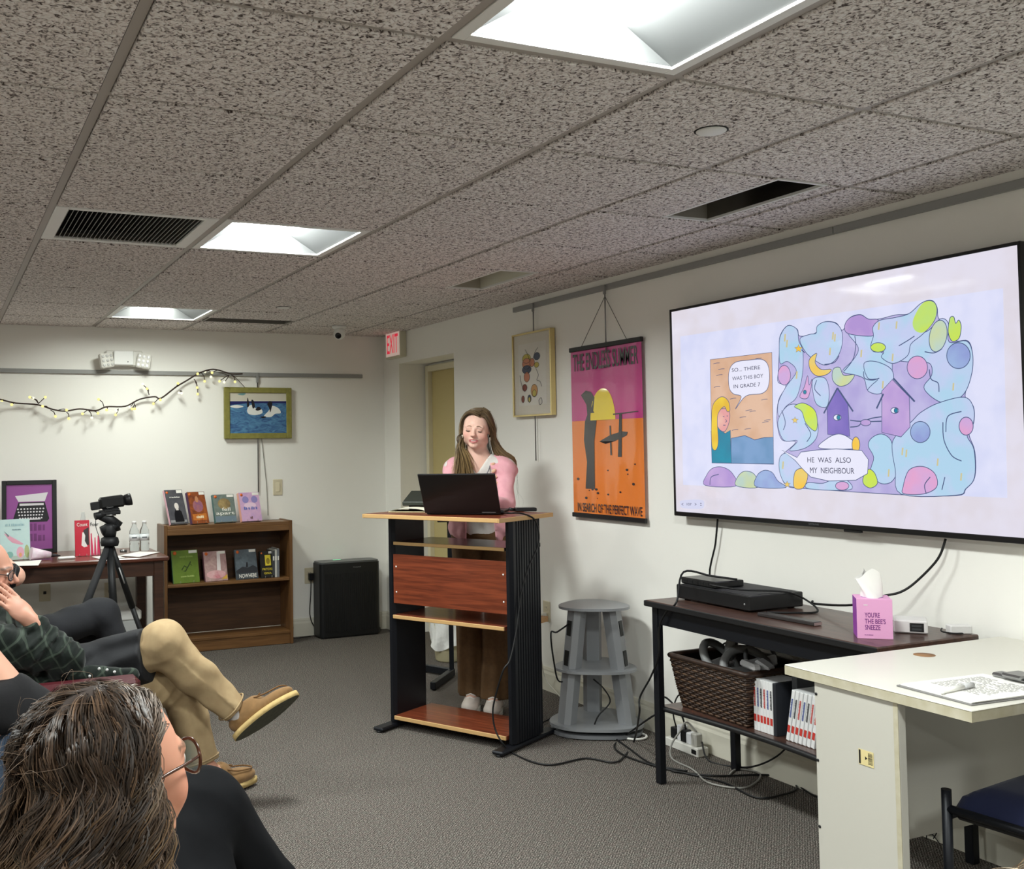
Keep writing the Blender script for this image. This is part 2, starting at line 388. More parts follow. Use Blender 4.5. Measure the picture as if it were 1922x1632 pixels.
# ------------------------------------------------------------------ recessed ceiling lights (lit)
m_white = mat('white_enamel', (236, 236, 232), rough=.45); m_lens = mat('light_diffuser', (255, 255, 250), rough=.5, emit=((247, 253, 250), LAMP_POWER))
m_refl = mat('light_reflector', (72, 73, 73), rough=.6)
def troffer(c, label, ml=None):
    x0, x1, y0, y1 = cellbox(c); cx, cy = (x0+x1)/2, (y0+y1)/2
    t = thing('ceiling_light', label, 'ceiling light', (cx, cy, BZ), 0, 'square recessed ceiling lights')
    a, o, z = .262, .292, BZ-.003
    b = MB()
    for s in (-1, 1):
        b.box(cx+s*a, cx+s*o, cy-o, cy+o, z, z+.008, .001); b.box(cx-a, cx+a, cy+s*a, cy+s*o, z, z+.008, .001)
    b.build('frame', m_white, t)
    zi = z+.085; w = .13                        # side panels slope up to the diffuser in the middle
    for s in (-1, 1):
        b = MB(); b.add([(cx+s*a, cy-a, z+.006), (cx+s*a, cy+a, z+.006), (cx+s*w, cy+a, zi), (cx+s*w, cy-a, zi), (cx+s*a, cy-a, z+.012), (cx+s*a, cy+a, z+.012), (cx+s*w, cy+a, zi+.006), (cx+s*w, cy-a, zi+.006)],
            [(0, 1, 2, 3) if s < 0 else (3, 2, 1, 0), (7, 6, 5, 4) if s < 0 else (4, 5, 6, 7), (0, 4, 5, 1), (2, 6, 7, 3)]); b.build('side_reflector', m_refl, t)
        b = MB(); b.add([(cx-a, cy+s*a, z+.006), (cx+a, cy+s*a, z+.006), (cx+w, cy+s*a, zi), (cx-w, cy+s*a, zi), (cx-a, cy+s*(a+.006), z+.006), (cx+a, cy+s*(a+.006), z+.006), (cx+w, cy+s*(a+.006), zi), (cx-w, cy+s*(a+.006), zi)],
            [(0, 1, 2, 3) if s > 0 else (3, 2, 1, 0), (7, 6, 5, 4) if s > 0 else (4, 5, 6, 7), (0, 4, 5, 1)]); b.build('end_plate', m_refl, t)
    b = MB(); n = 9
    def lens(u, v): w2 = (u-.5)*2; return (cx+w*w2, cy-a+2*a*v, zi-.035*(1-w2*w2))
    b.grid(lambda u, v: lens(u, 1-v), n, 2); b.build('diffuser', ml or m_lens, t)
    b = MB(); b.box(cx-w-.02, cx+w+.02, cy-a-.008, cy+a+.008, zi+.007, zi+.03); b.build('housing', m_white, t)
    return t
troffer((1, -1), 'bright square ceiling light nearest the wall-mounted television')
troffer((1, 3), 'lit square ceiling light right beside the slatted air vent')
m_lens_dim = mat('light_diffuser_dimmed', (255, 255, 250), rough=.5, emit=((247, 253, 246), LAMP_POWER*.42))      # emission turned down on purpose so the back wall does not overexpose
troffer((1, 7), 'lit square ceiling light close to the back wall with the fairy light twig', m_lens_dim)
for c in lit_cells[3:]: troffer(c, 'lit square ceiling light over the audience half of the room', m_lens_dim if c == (-3, 7) else None)
# slatted air vent
x0, x1, y0, y1 = cellbox((0, 3)); cx, cy = (x0+x1)/2, (y0+y1)/2
t = thing('air_vent', 'white framed ceiling air vent with many dark slots', 'air vent', (cx, cy, BZ))
b = MB(); z = BZ-.004
for s in (-1, 1): b.box(cx+s*.245, cx+s*.292, cy-.292, cy+.292, z, z+.012, .002); b.box(cx-.245, cx+.245, cy+s*.262, cy+s*.292, z, z+.012, .002)
b.build('frame', m_white, t)
MB().box(cx-.25, cx+.25, cy-.27, cy+.27, z+.045, z+.05).build('backing', mat('vent_dark', (10, 10, 11), rough=.9), t)
m_slat = mat('vent_slat', (150, 148, 143), rough=.5, metal=.3); me_s = None
for k in range(29):
    xx = cx-.236+k*.472/28
    if me_s is None:
        o = MB(T(xx, cy, z+.018) @ RY(.5)).box(-.001, .001, -.262, .262, -.016, .016).build('slat', m_slat, t); me_s = o.data; o0 = xx
    else: o = link('slat', me_s, t); o.location = (xx-o0, 0, 0)
# unlit wall-washer fixtures: a tile piece and a deep polished slot
def washer(c, label, m=None):
    x0, x1, y0, y1 = cellbox(c); cy = (y0+y1)/2; a0, a1 = 2.515, 2.715
    t = thing('recessed_light', label, 'ceiling light', ((a0+a1)/2, cy, BZ), 0, 'switched-off slot lights along the television wall')
    h = .287; z = ZC; b = MB()
    b.box(a0-.012, a0, cy-h-.01, cy+h+.01, z+.0, z+.01, .001); b.box(a1, a1+.012, cy-h-.01, cy+h+.01, z, z+.01, .001); b.box(a0, a1, cy-h-.01, cy-h, z, z+.01, .001); b.box(a0, a1, cy+h, cy+h+.01, z, z+.01, .001)
    b.build('rim', m_white, t)
    m = m or mat('polished_reflector', (150, 146, 140), rough=.16, metal=1.0)
    b = MB(); b.box(a0-.004, a0, cy-h, cy+h, z+.01, z+.15); b.build('reflector', m, t)
    b = MB(); b.box(a1, a1+.004, cy-h, cy+h, z+.01, z+.15); b.build('reflector', m, t)
    for q in ((cy-h-.004, cy-h), (cy+h, cy+h+.004)): MB().box(a0, a1, q[0], q[1], z+.01, z+.15).build('end_plate', mat('reflector_end', (190, 184, 170), rough=.35, metal=.6), t)
    b = MB(); b.box(a0, a1, cy-h, cy+h, z+.15, z+.155); b.build('housing', mat('fixture_dark', (26, 26, 28), rough=.5), t)
    b = MB(); b.cyl(((a0+a1)/2, cy-.24, z+.125), ((a0+a1)/2, cy+.24, z+.125), .013); b.build('lamp_tube', m_white, t)
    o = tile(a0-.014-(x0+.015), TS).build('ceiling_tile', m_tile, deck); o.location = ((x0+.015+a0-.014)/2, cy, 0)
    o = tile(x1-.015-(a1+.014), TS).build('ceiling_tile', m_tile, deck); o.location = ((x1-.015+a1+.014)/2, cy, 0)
washer((3, 1), 'dark unlit slot light in the ceiling above the television')
washer((3, 4), 'pale unlit slot light in the ceiling above the gold framed picture', mat('lit_tone_reflector', (226, 224, 206), rough=.6))  # paler than its twin: light caught in the slot put into the reflector colour
# dark slot vent near the back wall
x0, x1, y0, y1 = cellbox((2, 7)); t = thing('slot_vent', 'dark narrow slot vent in ceiling near the dome camera', 'air vent', ((x0+x1)/2, 6.67, BZ))
b = MB()
ya, yb2 = 6.585, 6.745
b.box(x0+.015, x0+.03, ya, yb2, ZC, ZC+.06); b.box(x1-.03, x1-.015, ya, yb2, ZC, ZC+.06); b.box(x0+.015, x1-.015, yb2, yb2+.008, ZC-.002, ZC+.06); b.box(x0+.015, x1-.015, ya-.008, ya, ZC, ZC+.06); b.build('frame', mat('slot_grey', (120, 116, 108), rough=.5), t)
MB().box(x0+.03, x1-.03, ya, yb2, ZC+.05, ZC+.06).build('backing', MATS['vent_dark'], t)
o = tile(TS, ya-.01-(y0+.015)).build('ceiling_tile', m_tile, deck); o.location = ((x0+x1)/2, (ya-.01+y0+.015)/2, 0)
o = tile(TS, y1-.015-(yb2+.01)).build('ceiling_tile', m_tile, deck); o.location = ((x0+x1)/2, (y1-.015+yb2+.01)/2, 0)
# round covers, dome camera
def cover(x, y, label):
    t = thing('sprinkler_cover', label, 'ceiling cover', (x, y, ZC), 0, 'round white covers in the ceiling')
    MB().lathe([(.001, -.006), (.036, -.006), (.041, -.003), (.041, .0)], 28, (x, y, ZC)).build('disc', m_white, t)
    MB().lathe([(.046, -.0015), (.046, .0005)], 28, (x, y, ZC)).build('ring', mat('cover_gap', (30, 30, 30), rough=.8), t)
cover(1.938, 2.206, 'round white cover in the ceiling above the television side of the lectern')
cover(1.907, 5.953, 'small round white cover in the ceiling beside the dark slot vent')
t = thing('dome_camera', 'white ball security camera with dark lens under the ceiling', 'security camera', (2.565, 6.74, ZC))
b = MB(); b.lathe([(.001, 0), (.05, 0), (.052, -.012), (.04, -.022)][::-1], 24, (2.565, 6.74, ZC)); b.build('mount', m_white, t)
b = MB(); b.ell((2.565, 6.74, ZC-.055), (.042, .042, .042), 20, 14); b.build('ball', m_white, t)
dv = (-Vector((2.565, 6.74, 0)).normalized()+Vector((-.25, .1, -.45))).normalized(); c = Vector((2.565, 6.74, ZC-.058))
b = MB(frame(c+dv*.019, dv.orthogonal(), z=dv)); b.lathe([(.022, .008), (.022, .020), (.018, .024), (.001, .0255)], 20); b.build('lens', mat('black_gloss', (12, 12, 14), rough=.15), t)
# ================================================================== things on the right wall
m_black = mat('black_plastic', (22, 22, 24), rough=.45); m_rail = mat('rail_grey', (150, 150, 147), rough=.5); m_chrome = mat('steel', (150, 150, 150), rough=.3, metal=1)
m_ivory = mat('ivory_plastic', (214, 204, 176), rough=.45); m_cord = mat('black_cord', (14, 14, 15), rough=.5); m_wcord = mat('white_cord', (214, 210, 198), rough=.5)
XR = XW-.018
za, zb = pxx(962, 587.3, XR)[2], pxx(962, 580, XR)[2]; ye = pxx(962, 583, XR)[1]; yj = pxx(1563, 436, XR)[1]
t = thing('picture_rail', 'long grey picture rail high on the television wall', 'picture rail', (XW, 2.0, 2.17))
for (a, b_) in ((yj+.0015, ye), (YF+.3, yj-.0015)): MB().box(XR, XW, a, b_, za, zb+.006, .002).build('rail_section', m_rail, t)
RZ_ = (za+zb)/2
def rod(name, label, u, vtop, vbot, xo=.022, r=.0035):
    x = XW-xo; y = pxx(u, vtop, x)[1]; z0 = pxx(u, vbot, x)[2]
    t = thing(name, label, 'hanging rod', (XW, y, RZ_)); MB().cyl((x, y, z0), (x, y, RZ_), r, n=8).build('rod', m_chrome, t)
    MB().box(x-.008, x+.004, y-.007, y+.007, RZ_-.035, RZ_+.012, .002).build('hook', m_rail, t); return y
rod('hanging_rod', 'grey rod hanging from the rail behind the gold framed picture', 1000.5, 575, 865)
yr = rod('hanging_rod', 'short grey rod holding the strings of the pink and orange poster', 1135, 545, 660)
# gold framed picture
def wallframe(x):                               # local x = to the right in the picture, y = up, z = out of the right wall
    return frame((x, 0, 0), (0, -1, 0), y=(0, 0, 1))
XP = XW-.034
tl, br = pxx(959, 628, XP), pxx(1034, 781, XP); tr = pxx(1033, 618, XP); bl = pxx(966, 782, XP)
y0, y1 = -(tl[1]+bl[1])/2, -tr[1]; z0, z1 = (bl[2]+br[2])/2, (tl[2]+tr[2])/2
m_gold = mat('gold_frame', (224, 204, 146), rough=.3, metal=.7)
t = thing('framed_picture', 'tall gold framed abstract print with coloured ovals on white paper', 'picture', (XW, -(y0+y1)/2, z0))
b = MB(wallframe(XP)); f_ = .010
b.box(y0, y0+f_, z0, z1, -.028, .004, .001); b.box(y1-f_, y1, z0, z1, -.028, .004, .001); b.box(y0+f_, y1-f_, z0, z0+f_, -.028, .004, .001); b.box(y0+f_, y1-f_, z1-f_, z1, -.028, .004, .001); b.build('frame', m_gold, t)
MB(wallframe(XP)).box(y0+f_, y1-f_, z0+f_, z1-f_, -.02, -.006).build('mat_board', mat('mat_board', (236, 230, 216), rough=.7), t)
w_, h_ = y1-y0, z1-z0
MB(wallframe(XP)).box(y0+.14*w_, y1-.14*w_, z0+.13*h_, z1-.13*h_, -.0058, -.0052).build('paper', mat('print_paper', (240, 236, 226), rough=.7), t)
gm = [mat('ink_'+n, c, rough=.7) for n, c in (('mustard', (206, 190, 96)), ('slate', (84, 92, 110)), ('coral', (208, 140, 108)), ('brick', (150, 84, 70)), ('orange', (214, 164, 104)), ('dark', (52, 50, 52)))]
b2 = MB(wallframe(XP))
def ov(u, v, ru, rv, k, rot=0, z=-.0050):
    cx, cz = y0+u*w_, z1-v*h_
    poly = []
    for i in range(18):
        a = 2*PI*i/18; px_, pz_ = ru*w_*math.cos(a), rv*h_*math.sin(a); poly.append((cx+px_*math.cos(rot)-pz_*math.sin(rot), cz+px_*math.sin(rot)+pz_*math.cos(rot)))
    MB(wallframe(XP)).prism(poly, -.0052, z).build('colour_oval', gm[k], t); ring.append([(p[0], p[1], z) for p in poly])
ring = []
for i, a in enumerate([(.36, .31, .11, .055, 0), (.36, .37, .115, .065, 2), (.36, .44, .12, .05, 1), (.63, .30, .08, .045, 1), (.5, .365, .07, .05, 2), (.62, .40, .06, .032, 0), (.36, .53, .075, .06, 2), (.3, .655, .06, .042, 3), (.55, .70, .085, .075, 4), (.55, .73, .05, .04, 0), (.25, .79, .04, .042, 3), (.42, .79, .045, .045, 1), (.42, .80, .028, .03, 0)]): ov(*a, z=-.0049+i*.00004)
for r_ in ring: b2.tube(r_, .0011, 4, closed=True, smooth=False)
for q in ([(.33, .2), (.38, .25), (.44, .33)], [(.66, .2), (.58, .25), (.53, .33)], [(.6, .44), (.66, .52), (.62, .58), (.7, .6), (.74, .66)], [(.18, .5), (.22, .62), (.3, .7)], [(.66, .82), (.72, .79), (.74, .85), (.68, .87), (.66, .82)]):
    b2.tube(smoothpath([(y0+u*w_, z1-v*h_, -.0048) for u, v in q], 4), .0014, 4, smooth=False)
b2.build('ink_lines', gm[5], t, kind='stuff')
MB(wallframe(XP)).box(y0+f_, y1-f_, z0+f_, z1-f_, -.003, -.002).build('glass', mat('picture_glass', (255, 255, 255), rough=.03, trans=1, ior=1.05), t)
# poster on bars: a plain two-colour beach stand-in, its own lettering
XQ = XW-.02
TL, TR, BL, BR = pxx(1070, 657, XQ), pxx(1205, 638, XQ), pxx(1079, 967, XQ), pxx(1211, 977, XQ)
y0, y1 = -(TL[1]+BL[1])/2, -(TR[1]+BR[1])/2; z0, z1 = (BL[2]+BR[2])/2, (TL[2]+TR[2])/2; w_, h_ = y1-y0, z1-z0
t = thing('poster', 'hanging pink and orange poster with yellow sun between black bars', 'poster', (XW, -(y0+y1)/2, z0))
WF = wallframe(XQ)
for zz in (z0, z1): MB(WF).box(y0-.006, y1+.006, zz-.012, zz+.012, -.008, .01, .003).build('bar', m_black, t)
hz = z0+.565*h_
def pw(u): return .0025*math.sin(u*9)+.0015*math.sin(u*21+1)
mp_ = [mat('poster_'+n, c, rough=.22, spec=.5, coat=.6) for n, c in (('magenta', (196, 62, 134)), ('orange', (233, 128, 52)), ('yellow', (240, 212, 62)), ('dark', (44, 38, 42)))]
MB(WF).grid(lambda u, v: (y0+u*w_, hz+v*(z1-.01-hz), pw(u)), 41, 2).build('sky_field', mp_[0], t)
MB(WF).grid(lambda u, v: (y0+u*w_, z0+.01+v*(hz-z0-.01), pw(u)), 41, 2).build('sand_field', mp_[1], t)
def onposter(poly, dz=.0006): return [(y0+u*w_, z0+v*h_, pw(u)+dz) for u, v in poly]
def flat(b, poly, dz):
    tri = geometry.tessellate_polygon([[Vector((u, v, 0)) for u, v in poly]]); P = onposter(poly, dz); fs = []
    for q in tri:
        a = (Vector(P[q[1]])-Vector(P[q[0]])).cross(Vector(P[q[2]])-Vector(P[q[0]])); fs.append(tuple(q) if a.z > 0 else tuple(q)[::-1])
    b.add(P, fs, False)
sun = [(.46+.175*math.cos(PI*i/24), hz*0+.565+.185*math.sin(PI*i/24)) for i in range(25)]
b = MB(WF); flat(b, sun, .0012); b.build('sun_disc', mp_[2], t)
b = MB(WF)                                      # plain stand-in shapes: a beach post, a bench and pebbles
flat(b, [(.19, .16), (.23, .16), (.33, .16), (.335, .44), (.37, .56), (.36, .60), (.33, .62), (.35, .70), (.30, .735), (.22, .745), (.15, .72), (.23, .66), (.24, .60), (.20, .56), (.18, .45), (.22, .32)], .0018)
flat(b, [(.40, .44), (.55, .475), (.72, .495), (.80, .49), (.78, .47), (.62, .44), (.48, .425)], .0018); flat(b, [(.66, .35), (.71, .35), (.725, .60), (.69, .60)], .0019); flat(b, [(.55, .36), (.575, .36), (.565, .53), (.545, .53)], .0019)
flat(b, [(.43, .585), (.95, .60), (.95, .605), (.43, .594)], .0021)
for k in range(16):
    u, v = random.uniform(.06, .9), random.uniform(.1, .32); r_ = random.uniform(.004, .014); flat(b, [(u+r_*1.6*math.cos(a), v+r_*.6*math.sin(a)) for a in (0, 1, 2, 3, 4, 5)], .0016)
b.build('dark_shapes', mp_[3], t, kind='stuff')
lettering('lettering', 'THE ENDLESS SUMMER', w_*.92, h_*.105, WF @ T(y0+w_*.5, z1-.015-h_*.065, .0045), mp_[3], t, bold=.012)
lettering('lettering', 'IN SEARCH OF THE PERFECT WAVE', w_*.90, h_*.052, WF @ T(y0+w_*.52, z0+.012+h_*.035, .0045), mp_[3], t, bold=.012)
for u in (.17, .81): MB(WF).cyl((-yr, RZ_-.045, .002), (y0+u*w_, z1+.011, .002), .0015, n=6).build('string', mat('dark_string', (70, 66, 60), rough=.8), t)
# ------------------------------------------------------------------ television
XT = 3.088
TL, BL, TR = pxx(1256.8, 581, XT), pxx(1266.8, 968, XT), pxx(1916, 453.5, XT)
y0, y1, z0, z1 = -(TL[1]+BL[1])/2, -TR[1], BL[2], (TL[2]+TR[2])/2; WF = wallframe(XT); bz = .0115
tv = thing('television', 'large wall-mounted television showing a pastel comic page', 'television', (XW, -(y0+y1)/2, z0))
m_bez = mat('tv_bezel', (16, 16, 18), rough=.3)
b = MB(WF); b.box(y0, y0+bz, z0, z1, -.03, .004, .002); b.box(y1-bz, y1, z0, z1, -.03, .004, .002); b.box(y0+bz, y1-bz, z1-bz, z1, -.03, .004, .002); b.box(y0+bz, y1-bz, z0, z0+bz+.008, -.03, .004, .002); b.build('bezel', m_bez, tv)
b = MB(WF); b.box(y0+.004, y1-.004, z0+.004, z1-.004, -.034, -.0295); b.box(y0+.2, y1-.2, z0+.12, z1-.2, -.06, -.034); b.build('back_shell', m_black, tv)
b = MB(WF); b.box((y0+y1)/2+.12, (y0+y1)/2+.2, z0-.009, z0+.001, -.01, .002, .002); b.build('sensor_bump', m_bez, tv)
EX = 2.0**(-SC.view_settings.exposure)
def gl(n, c, c2=None, k=1.0): return glow('screen_'+n, c, EX*k, c2=c2, scale=9, rough=.07, spec=.5)
MB(WF).box(y0+bz, y1-bz, z0+bz+.008, z1-bz, -.029, -.0006).build('screen', gl('ground', (222, 216, 226), (226, 222, 236)), tv)
lettering('maker_name', 'SAMSUNG', .05, .006, WF @ T((y0+y1)/2-.02, z0+.011, .0042), mat('tv_logo', (120, 120, 124), rough=.4), tv)
LAY = [0.0]
def sc(zx, zy): P = pxx(1240+zx/2.72, 440+zy/2.72, XT); return (-P[1], P[2])
ART = MB(WF); INK = MB(WF); artm = []; artn = {}
def colour(n, c, c2=None):
    if n not in artn: artn[n] = len(artm); artm.append(gl(n, c, c2))
    return artn[n]
def stroke(pts, w=.0028, closed=False, m=None):
    P = [np.array(p) for p in pts]; n = len(P); L_, R_ = [], []
    for i in range(n):
        a, c = (P[i-1], P[(i+1) % n]) if closed else (P[max(i-1, 0)], P[min(i+1, n-1)])
        d = c-a; d = d/(np.linalg.norm(d)+1e-9); q = np.array([-d[1], d[0]])*w/2; L_.append(P[i]+q); R_.append(P[i]-q)
    z = LAY[0]; vs = [(*p, z) for p in L_]+[(*p, z) for p in R_]; fs = [(i, n+i, n+(i+1) % n, (i+1) % n) for i in range(n if closed else n-1)]
    INK.add(vs, fs, False)
def blob(pts, col, line=True, smooth=True, w=.0026):
    P = smoothpath([sc(*p) for p in pts], 5, True) if smooth else [sc(*p) for p in pts]
    LAY[0] += .00004; ART.cur = col
    tri = geometry.tessellate_polygon([[Vector((*p, 0)) for p in P]]); z = LAY[0]; fs = []
    for q in tri:
        (ax, ay), (bx, by), (cx, cy) = (P[i] for i in q); fs.append(tuple(q) if (bx-ax)*(cy-ay)-(cx-ax)*(by-ay) > 0 else tuple(q)[::-1])
    ART.add([(*p, z) for p in P], fs, False); LAY[0] += .00002
    if line: stroke(P, w, True)
def ink(pts, w=.0028): LAY[0] += .00002; stroke(smoothpath([sc(*p) for p in pts], 5), w)
def oval(x, y, rx, ry, col, rot=0, line=True): blob([(x+rx*math.cos(a)*math.cos(rot)-ry*math.sin(a)*math.sin(rot), y+rx*math.cos(a)*math.sin(rot)+ry*math.sin(a)*math.cos(rot)) for a in np.linspace(0, 2*PI, 12, endpoint=False)], col, line)
c_page = colour('page', (214, 218, 246), (224, 226, 250)); c_sky = colour('cloud', (176, 212, 236), (196, 206, 240)); c_lav = colour('lavender', (176, 166, 218), (192, 186, 228)); c_wht = colour('white', (232, 232, 250)); c_lime = colour('lime', (206, 228, 70), (190, 224, 120))
c_yel = colour('yellow', (246, 198, 70), (232, 206, 120)); c_pur = colour('violet', (122, 106, 188), (140, 120, 200)); c_mau = colour('mauve', (178, 150, 212), (196, 168, 220)); c_pnk = colour('pink', (226, 164, 206), (206, 170, 220)); c_peach = colour('peach', (224, 186, 160), (214, 172, 142))
c_blue = colour('sofa', (104, 146, 188), (124, 160, 204)); c_teal = colour('teal', (28, 142, 170), (40, 130, 160)); c_hair = colour('hair', (240, 208, 66), (228, 186, 60)); c_skin = colour('skin', (238, 196, 176), (228, 160, 160)); c_per = colour('periwinkle', (146, 160, 214), (160, 186, 226)); c_pale = colour('palegreen', (206, 216, 160), (190, 212, 200))
blob([(100, 522), (1748, 275), (1770, 1347), (115, 1280)], c_page, False, False)
blob([(253, 640), (568, 603), (577, 1175), (262, 1168)], c_peach, True, False)
blob([(360, 1042), (430, 1028), (480, 1050), (530, 1038), (575, 1036), (577, 1173), (360, 1170)], c_blue, True, False)
for q in [(285, 660), (300, 720), (288, 780), (310, 690), (470, 905), (420, 935), (450, 900), (535, 960), (380, 1000), (445, 995), (530, 845), (545, 950), (500, 635), (370, 840)]: ink([(q[0]-16, q[1]+2), (q[0], q[1]-2), (q[0]+16, q[1]-3)], .0022)
blob([(380, 655), (450, 643), (520, 640), (552, 680), (552, 770), (520, 812), (436, 826), (382, 893), (412, 830), (372, 815), (350, 780), (350, 700)], c_wht)
blob([(258, 1005), (290, 985), (330, 1018), (356, 1000), (362, 1168), (262, 1168)], c_teal, True, False)
blob([(290, 900), (345, 895), (352, 950), (330, 1005), (302, 998), (285, 960)], c_skin); blob([(268, 870), (310, 830), (345, 850), (354, 898), (340, 905), (325, 880), (296, 912), (290, 960), (295, 1060), (282, 1102), (262, 1080), (260, 950)], c_hair)
ink([(318, 930), (326, 932)]); ink([(338, 928), (344, 928)]); ink([(332, 945), (338, 955), (330, 960)]); ink([(320, 975), (332, 975)])
blob([(610, 520), (650, 466), (698, 485), (712, 520), (790, 505), (830, 450), (895, 452), (930, 490), (965, 428), (1020, 410), (1062, 433), (1120, 432), (1200, 412), (1270, 405), (1335, 350), (1385, 338), (1412, 372), (1420, 430), (1470, 455), (1500, 540), (1570, 545), (1593, 610), (1590, 710), (1555, 825), (1598, 880), (1600, 960), (1575, 1020), (1605, 1110), (1605, 1240), (1560, 1300), (1510, 1335), (1220, 1330), (760, 1300), (645, 1285), (612, 1210), (612, 1140), (690, 1062), (620, 1050), (595, 960), (602, 850), (640, 775), (600, 755), (602, 690), (606, 600)], c_lav)
blob([(960, 510), (1000, 505), (1085, 515), (1110, 590), (1180, 640), (1170, 760), (1120, 810), (1060, 800), (1040, 740), (1000, 720), (930, 700), (985, 640), (1010, 580)], c_sky); blob([(940, 470), (965, 428), (1020, 411), (1062, 433), (1112, 438), (1085, 490), (1078, 520), (960, 508)], c_mau)
blob([(612, 520), (650, 467), (697, 486), (706, 545), (726, 590), (728, 680), (715, 770), (690, 840), (640, 880), (604, 930), (602, 860), (640, 780), (694, 700), (650, 650), (612, 660), (606, 590)], c_sky); oval(632, 720, 32, 50, c_pnk)
blob([(712, 535), (760, 512), (795, 505), (800, 470), (840, 447), (895, 455), (927, 500), (924, 580), (890, 645), (840, 668), (790, 645), (740, 600)], c_sky)
blob([(760, 640), (798, 608), (790, 655), (820, 690), (872, 690), (850, 716), (800, 724), (765, 692)], c_yel); blob([(882, 690), (915, 680), (936, 720), (990, 718), (962, 762), (915, 776), (880, 745)], c_pale)
blob([(1200, 640), (1260, 600), (1290, 530), (1370, 490), (1430, 432), (1470, 455), (1474, 550), (1562, 545), (1593, 605), (1590, 710), (1550, 815), (1470, 862), (1400, 842), (1345, 782), (1385, 720), (1375, 660), (1300, 655)], c_sky); oval(1418, 520, 44, 82, c_pale, .2); oval(1312, 680, 52, 58, c_pnk); oval(1522, 620, 60, 66, c_per)
blob([(1085, 475), (1120, 440), (1200, 425), (1270, 405), (1332, 352), (1385, 340), (1412, 375), (1400, 440), (1340, 510), (1280, 560), (1262, 620), (1190, 660), (1130, 630), (1140, 600), (1090, 600), (1074, 570), (1088, 520)], c_sky); blob([(1290, 440), (1335, 356), (1385, 342), (1410, 375), (1398, 440), (1345, 500), (1300, 490)], c_lime, False); oval(1112, 578, 38, 24, c_lime)
blob([(1478, 430), (1498, 422), (1508, 455), (1524, 438), (1536, 470), (1526, 530), (1490, 546), (1470, 500)], c_lime)
blob([(1040, 660), (1100, 650), (1180, 690), (1185, 760), (1120, 815), (1060, 800), (1080, 770), (1110, 740), (1060, 735)], c_sky)
blob([(780, 740), (840, 735), (862, 800), (850, 880), (800, 870), (780, 810)], c_sky); blob([(712, 830), (735, 780), (752, 722), (760, 770), (775, 740), (768, 790), (750, 838)], c_pnk); oval(738, 806, 8, 10, c_teal)
blob([(600, 960), (640, 885), (690, 868), (760, 900), (803, 960), (797, 1040), (740, 1092), (660, 1105), (700, 1055), (630, 1052)], c_sky); blob([(685, 880), (730, 862), (788, 898), (803, 965), (790, 1005), (744, 965), (722, 905)], c_lime)
blob([(1062, 1080), (1080, 1040), (1130, 1020), (1176, 1050), (1192, 1120), (1212, 1200), (1180, 1265), (1120, 1270), (1075, 1210), (1090, 1140)], c_sky)
blob([(1190, 1050), (1230, 1000), (1285, 955), (1330, 910), (1420, 862), (1550, 832), (1598, 880), (1600, 960), (1566, 1025), (1602, 1100), (1605, 1240), (1560, 1300), (1510, 1333), (1230, 1327), (1200, 1200), (1184, 1100)], c_sky); oval(1328, 1010, 50, 54, c_per); oval(1562, 980, 36, 46, c_pnk); blob([(1240, 1290), (1270, 1205), (1340, 1186), (1402, 1222), (1412, 1290), (1345, 1326), (1245, 1325)], c_pnk)
blob([(852, 880), (905, 785), (958, 865), (968, 1032), (855, 1022)], c_pur, True, False); blob([(1132, 800), (1185, 742), (1272, 830), (1276, 985), (1230, 1035), (1132, 1012)], c_mau, True, False)
for q in ([(835, 915), (905, 785)], [(905, 785), (985, 905)], [(1105, 890), (1140, 815)], [(1190, 735), (1300, 855)]): ink(q, .0065)
for x, y in ((905, 936), (1198, 900)): oval(x, y, 20, 15, c_wht); oval(x+6, y, 9, 12, c_teal)
ink([(970, 985), (1010, 980), (1040, 960), (1130, 955)], .004); ink([(970, 950), (1030, 955), (1080, 940), (1130, 932)], .004); oval(1050, 962, 26, 16, c_mau)
blob([(815, 1092), (850, 1045), (910, 1020), (965, 1040), (1012, 1092)], c_wht); oval(1000, 1075, 20, 40, c_yel)
blob([(612, 1140), (650, 1118), (700, 1165), (745, 1200), (700, 1240), (705, 1292), (640, 1275), (610, 1210)], c_sky); blob([(690, 1212), (740, 1195), (754, 1240), (730, 1296), (684, 1292)], c_yel)
blob([(755, 1268), (830, 1272), (900, 1246), (962, 1262), (966, 1306), (760, 1300)], c_sky); oval(930, 1285, 34, 22, c_pnk); blob([(1038, 1240), (1065, 1200), (1096, 1220), (1110, 1272), (1075, 1296), (1040, 1276)], c_lime)
blob([(230, 1282), (238, 1230), (270, 1194), (322, 1190), (370, 1222), (386, 1286)], c_mau); blob([(390, 1285), (396, 1240), (432, 1210), (482, 1226), (500, 1292)], c_pale); blob([(492, 1290), (494, 1235), (530, 1206), (572, 1216), (602, 1260), (642, 1294)], c_per)
blob([(720, 1112), (800, 1102), (900, 1096), (1030, 1104), (1064, 1150), (1060, 1222), (1000, 1256), (860, 1260), (770, 1240), (722, 1192), (690, 1155), (622, 1102), (700, 1140)], c_wht, smooth=False)
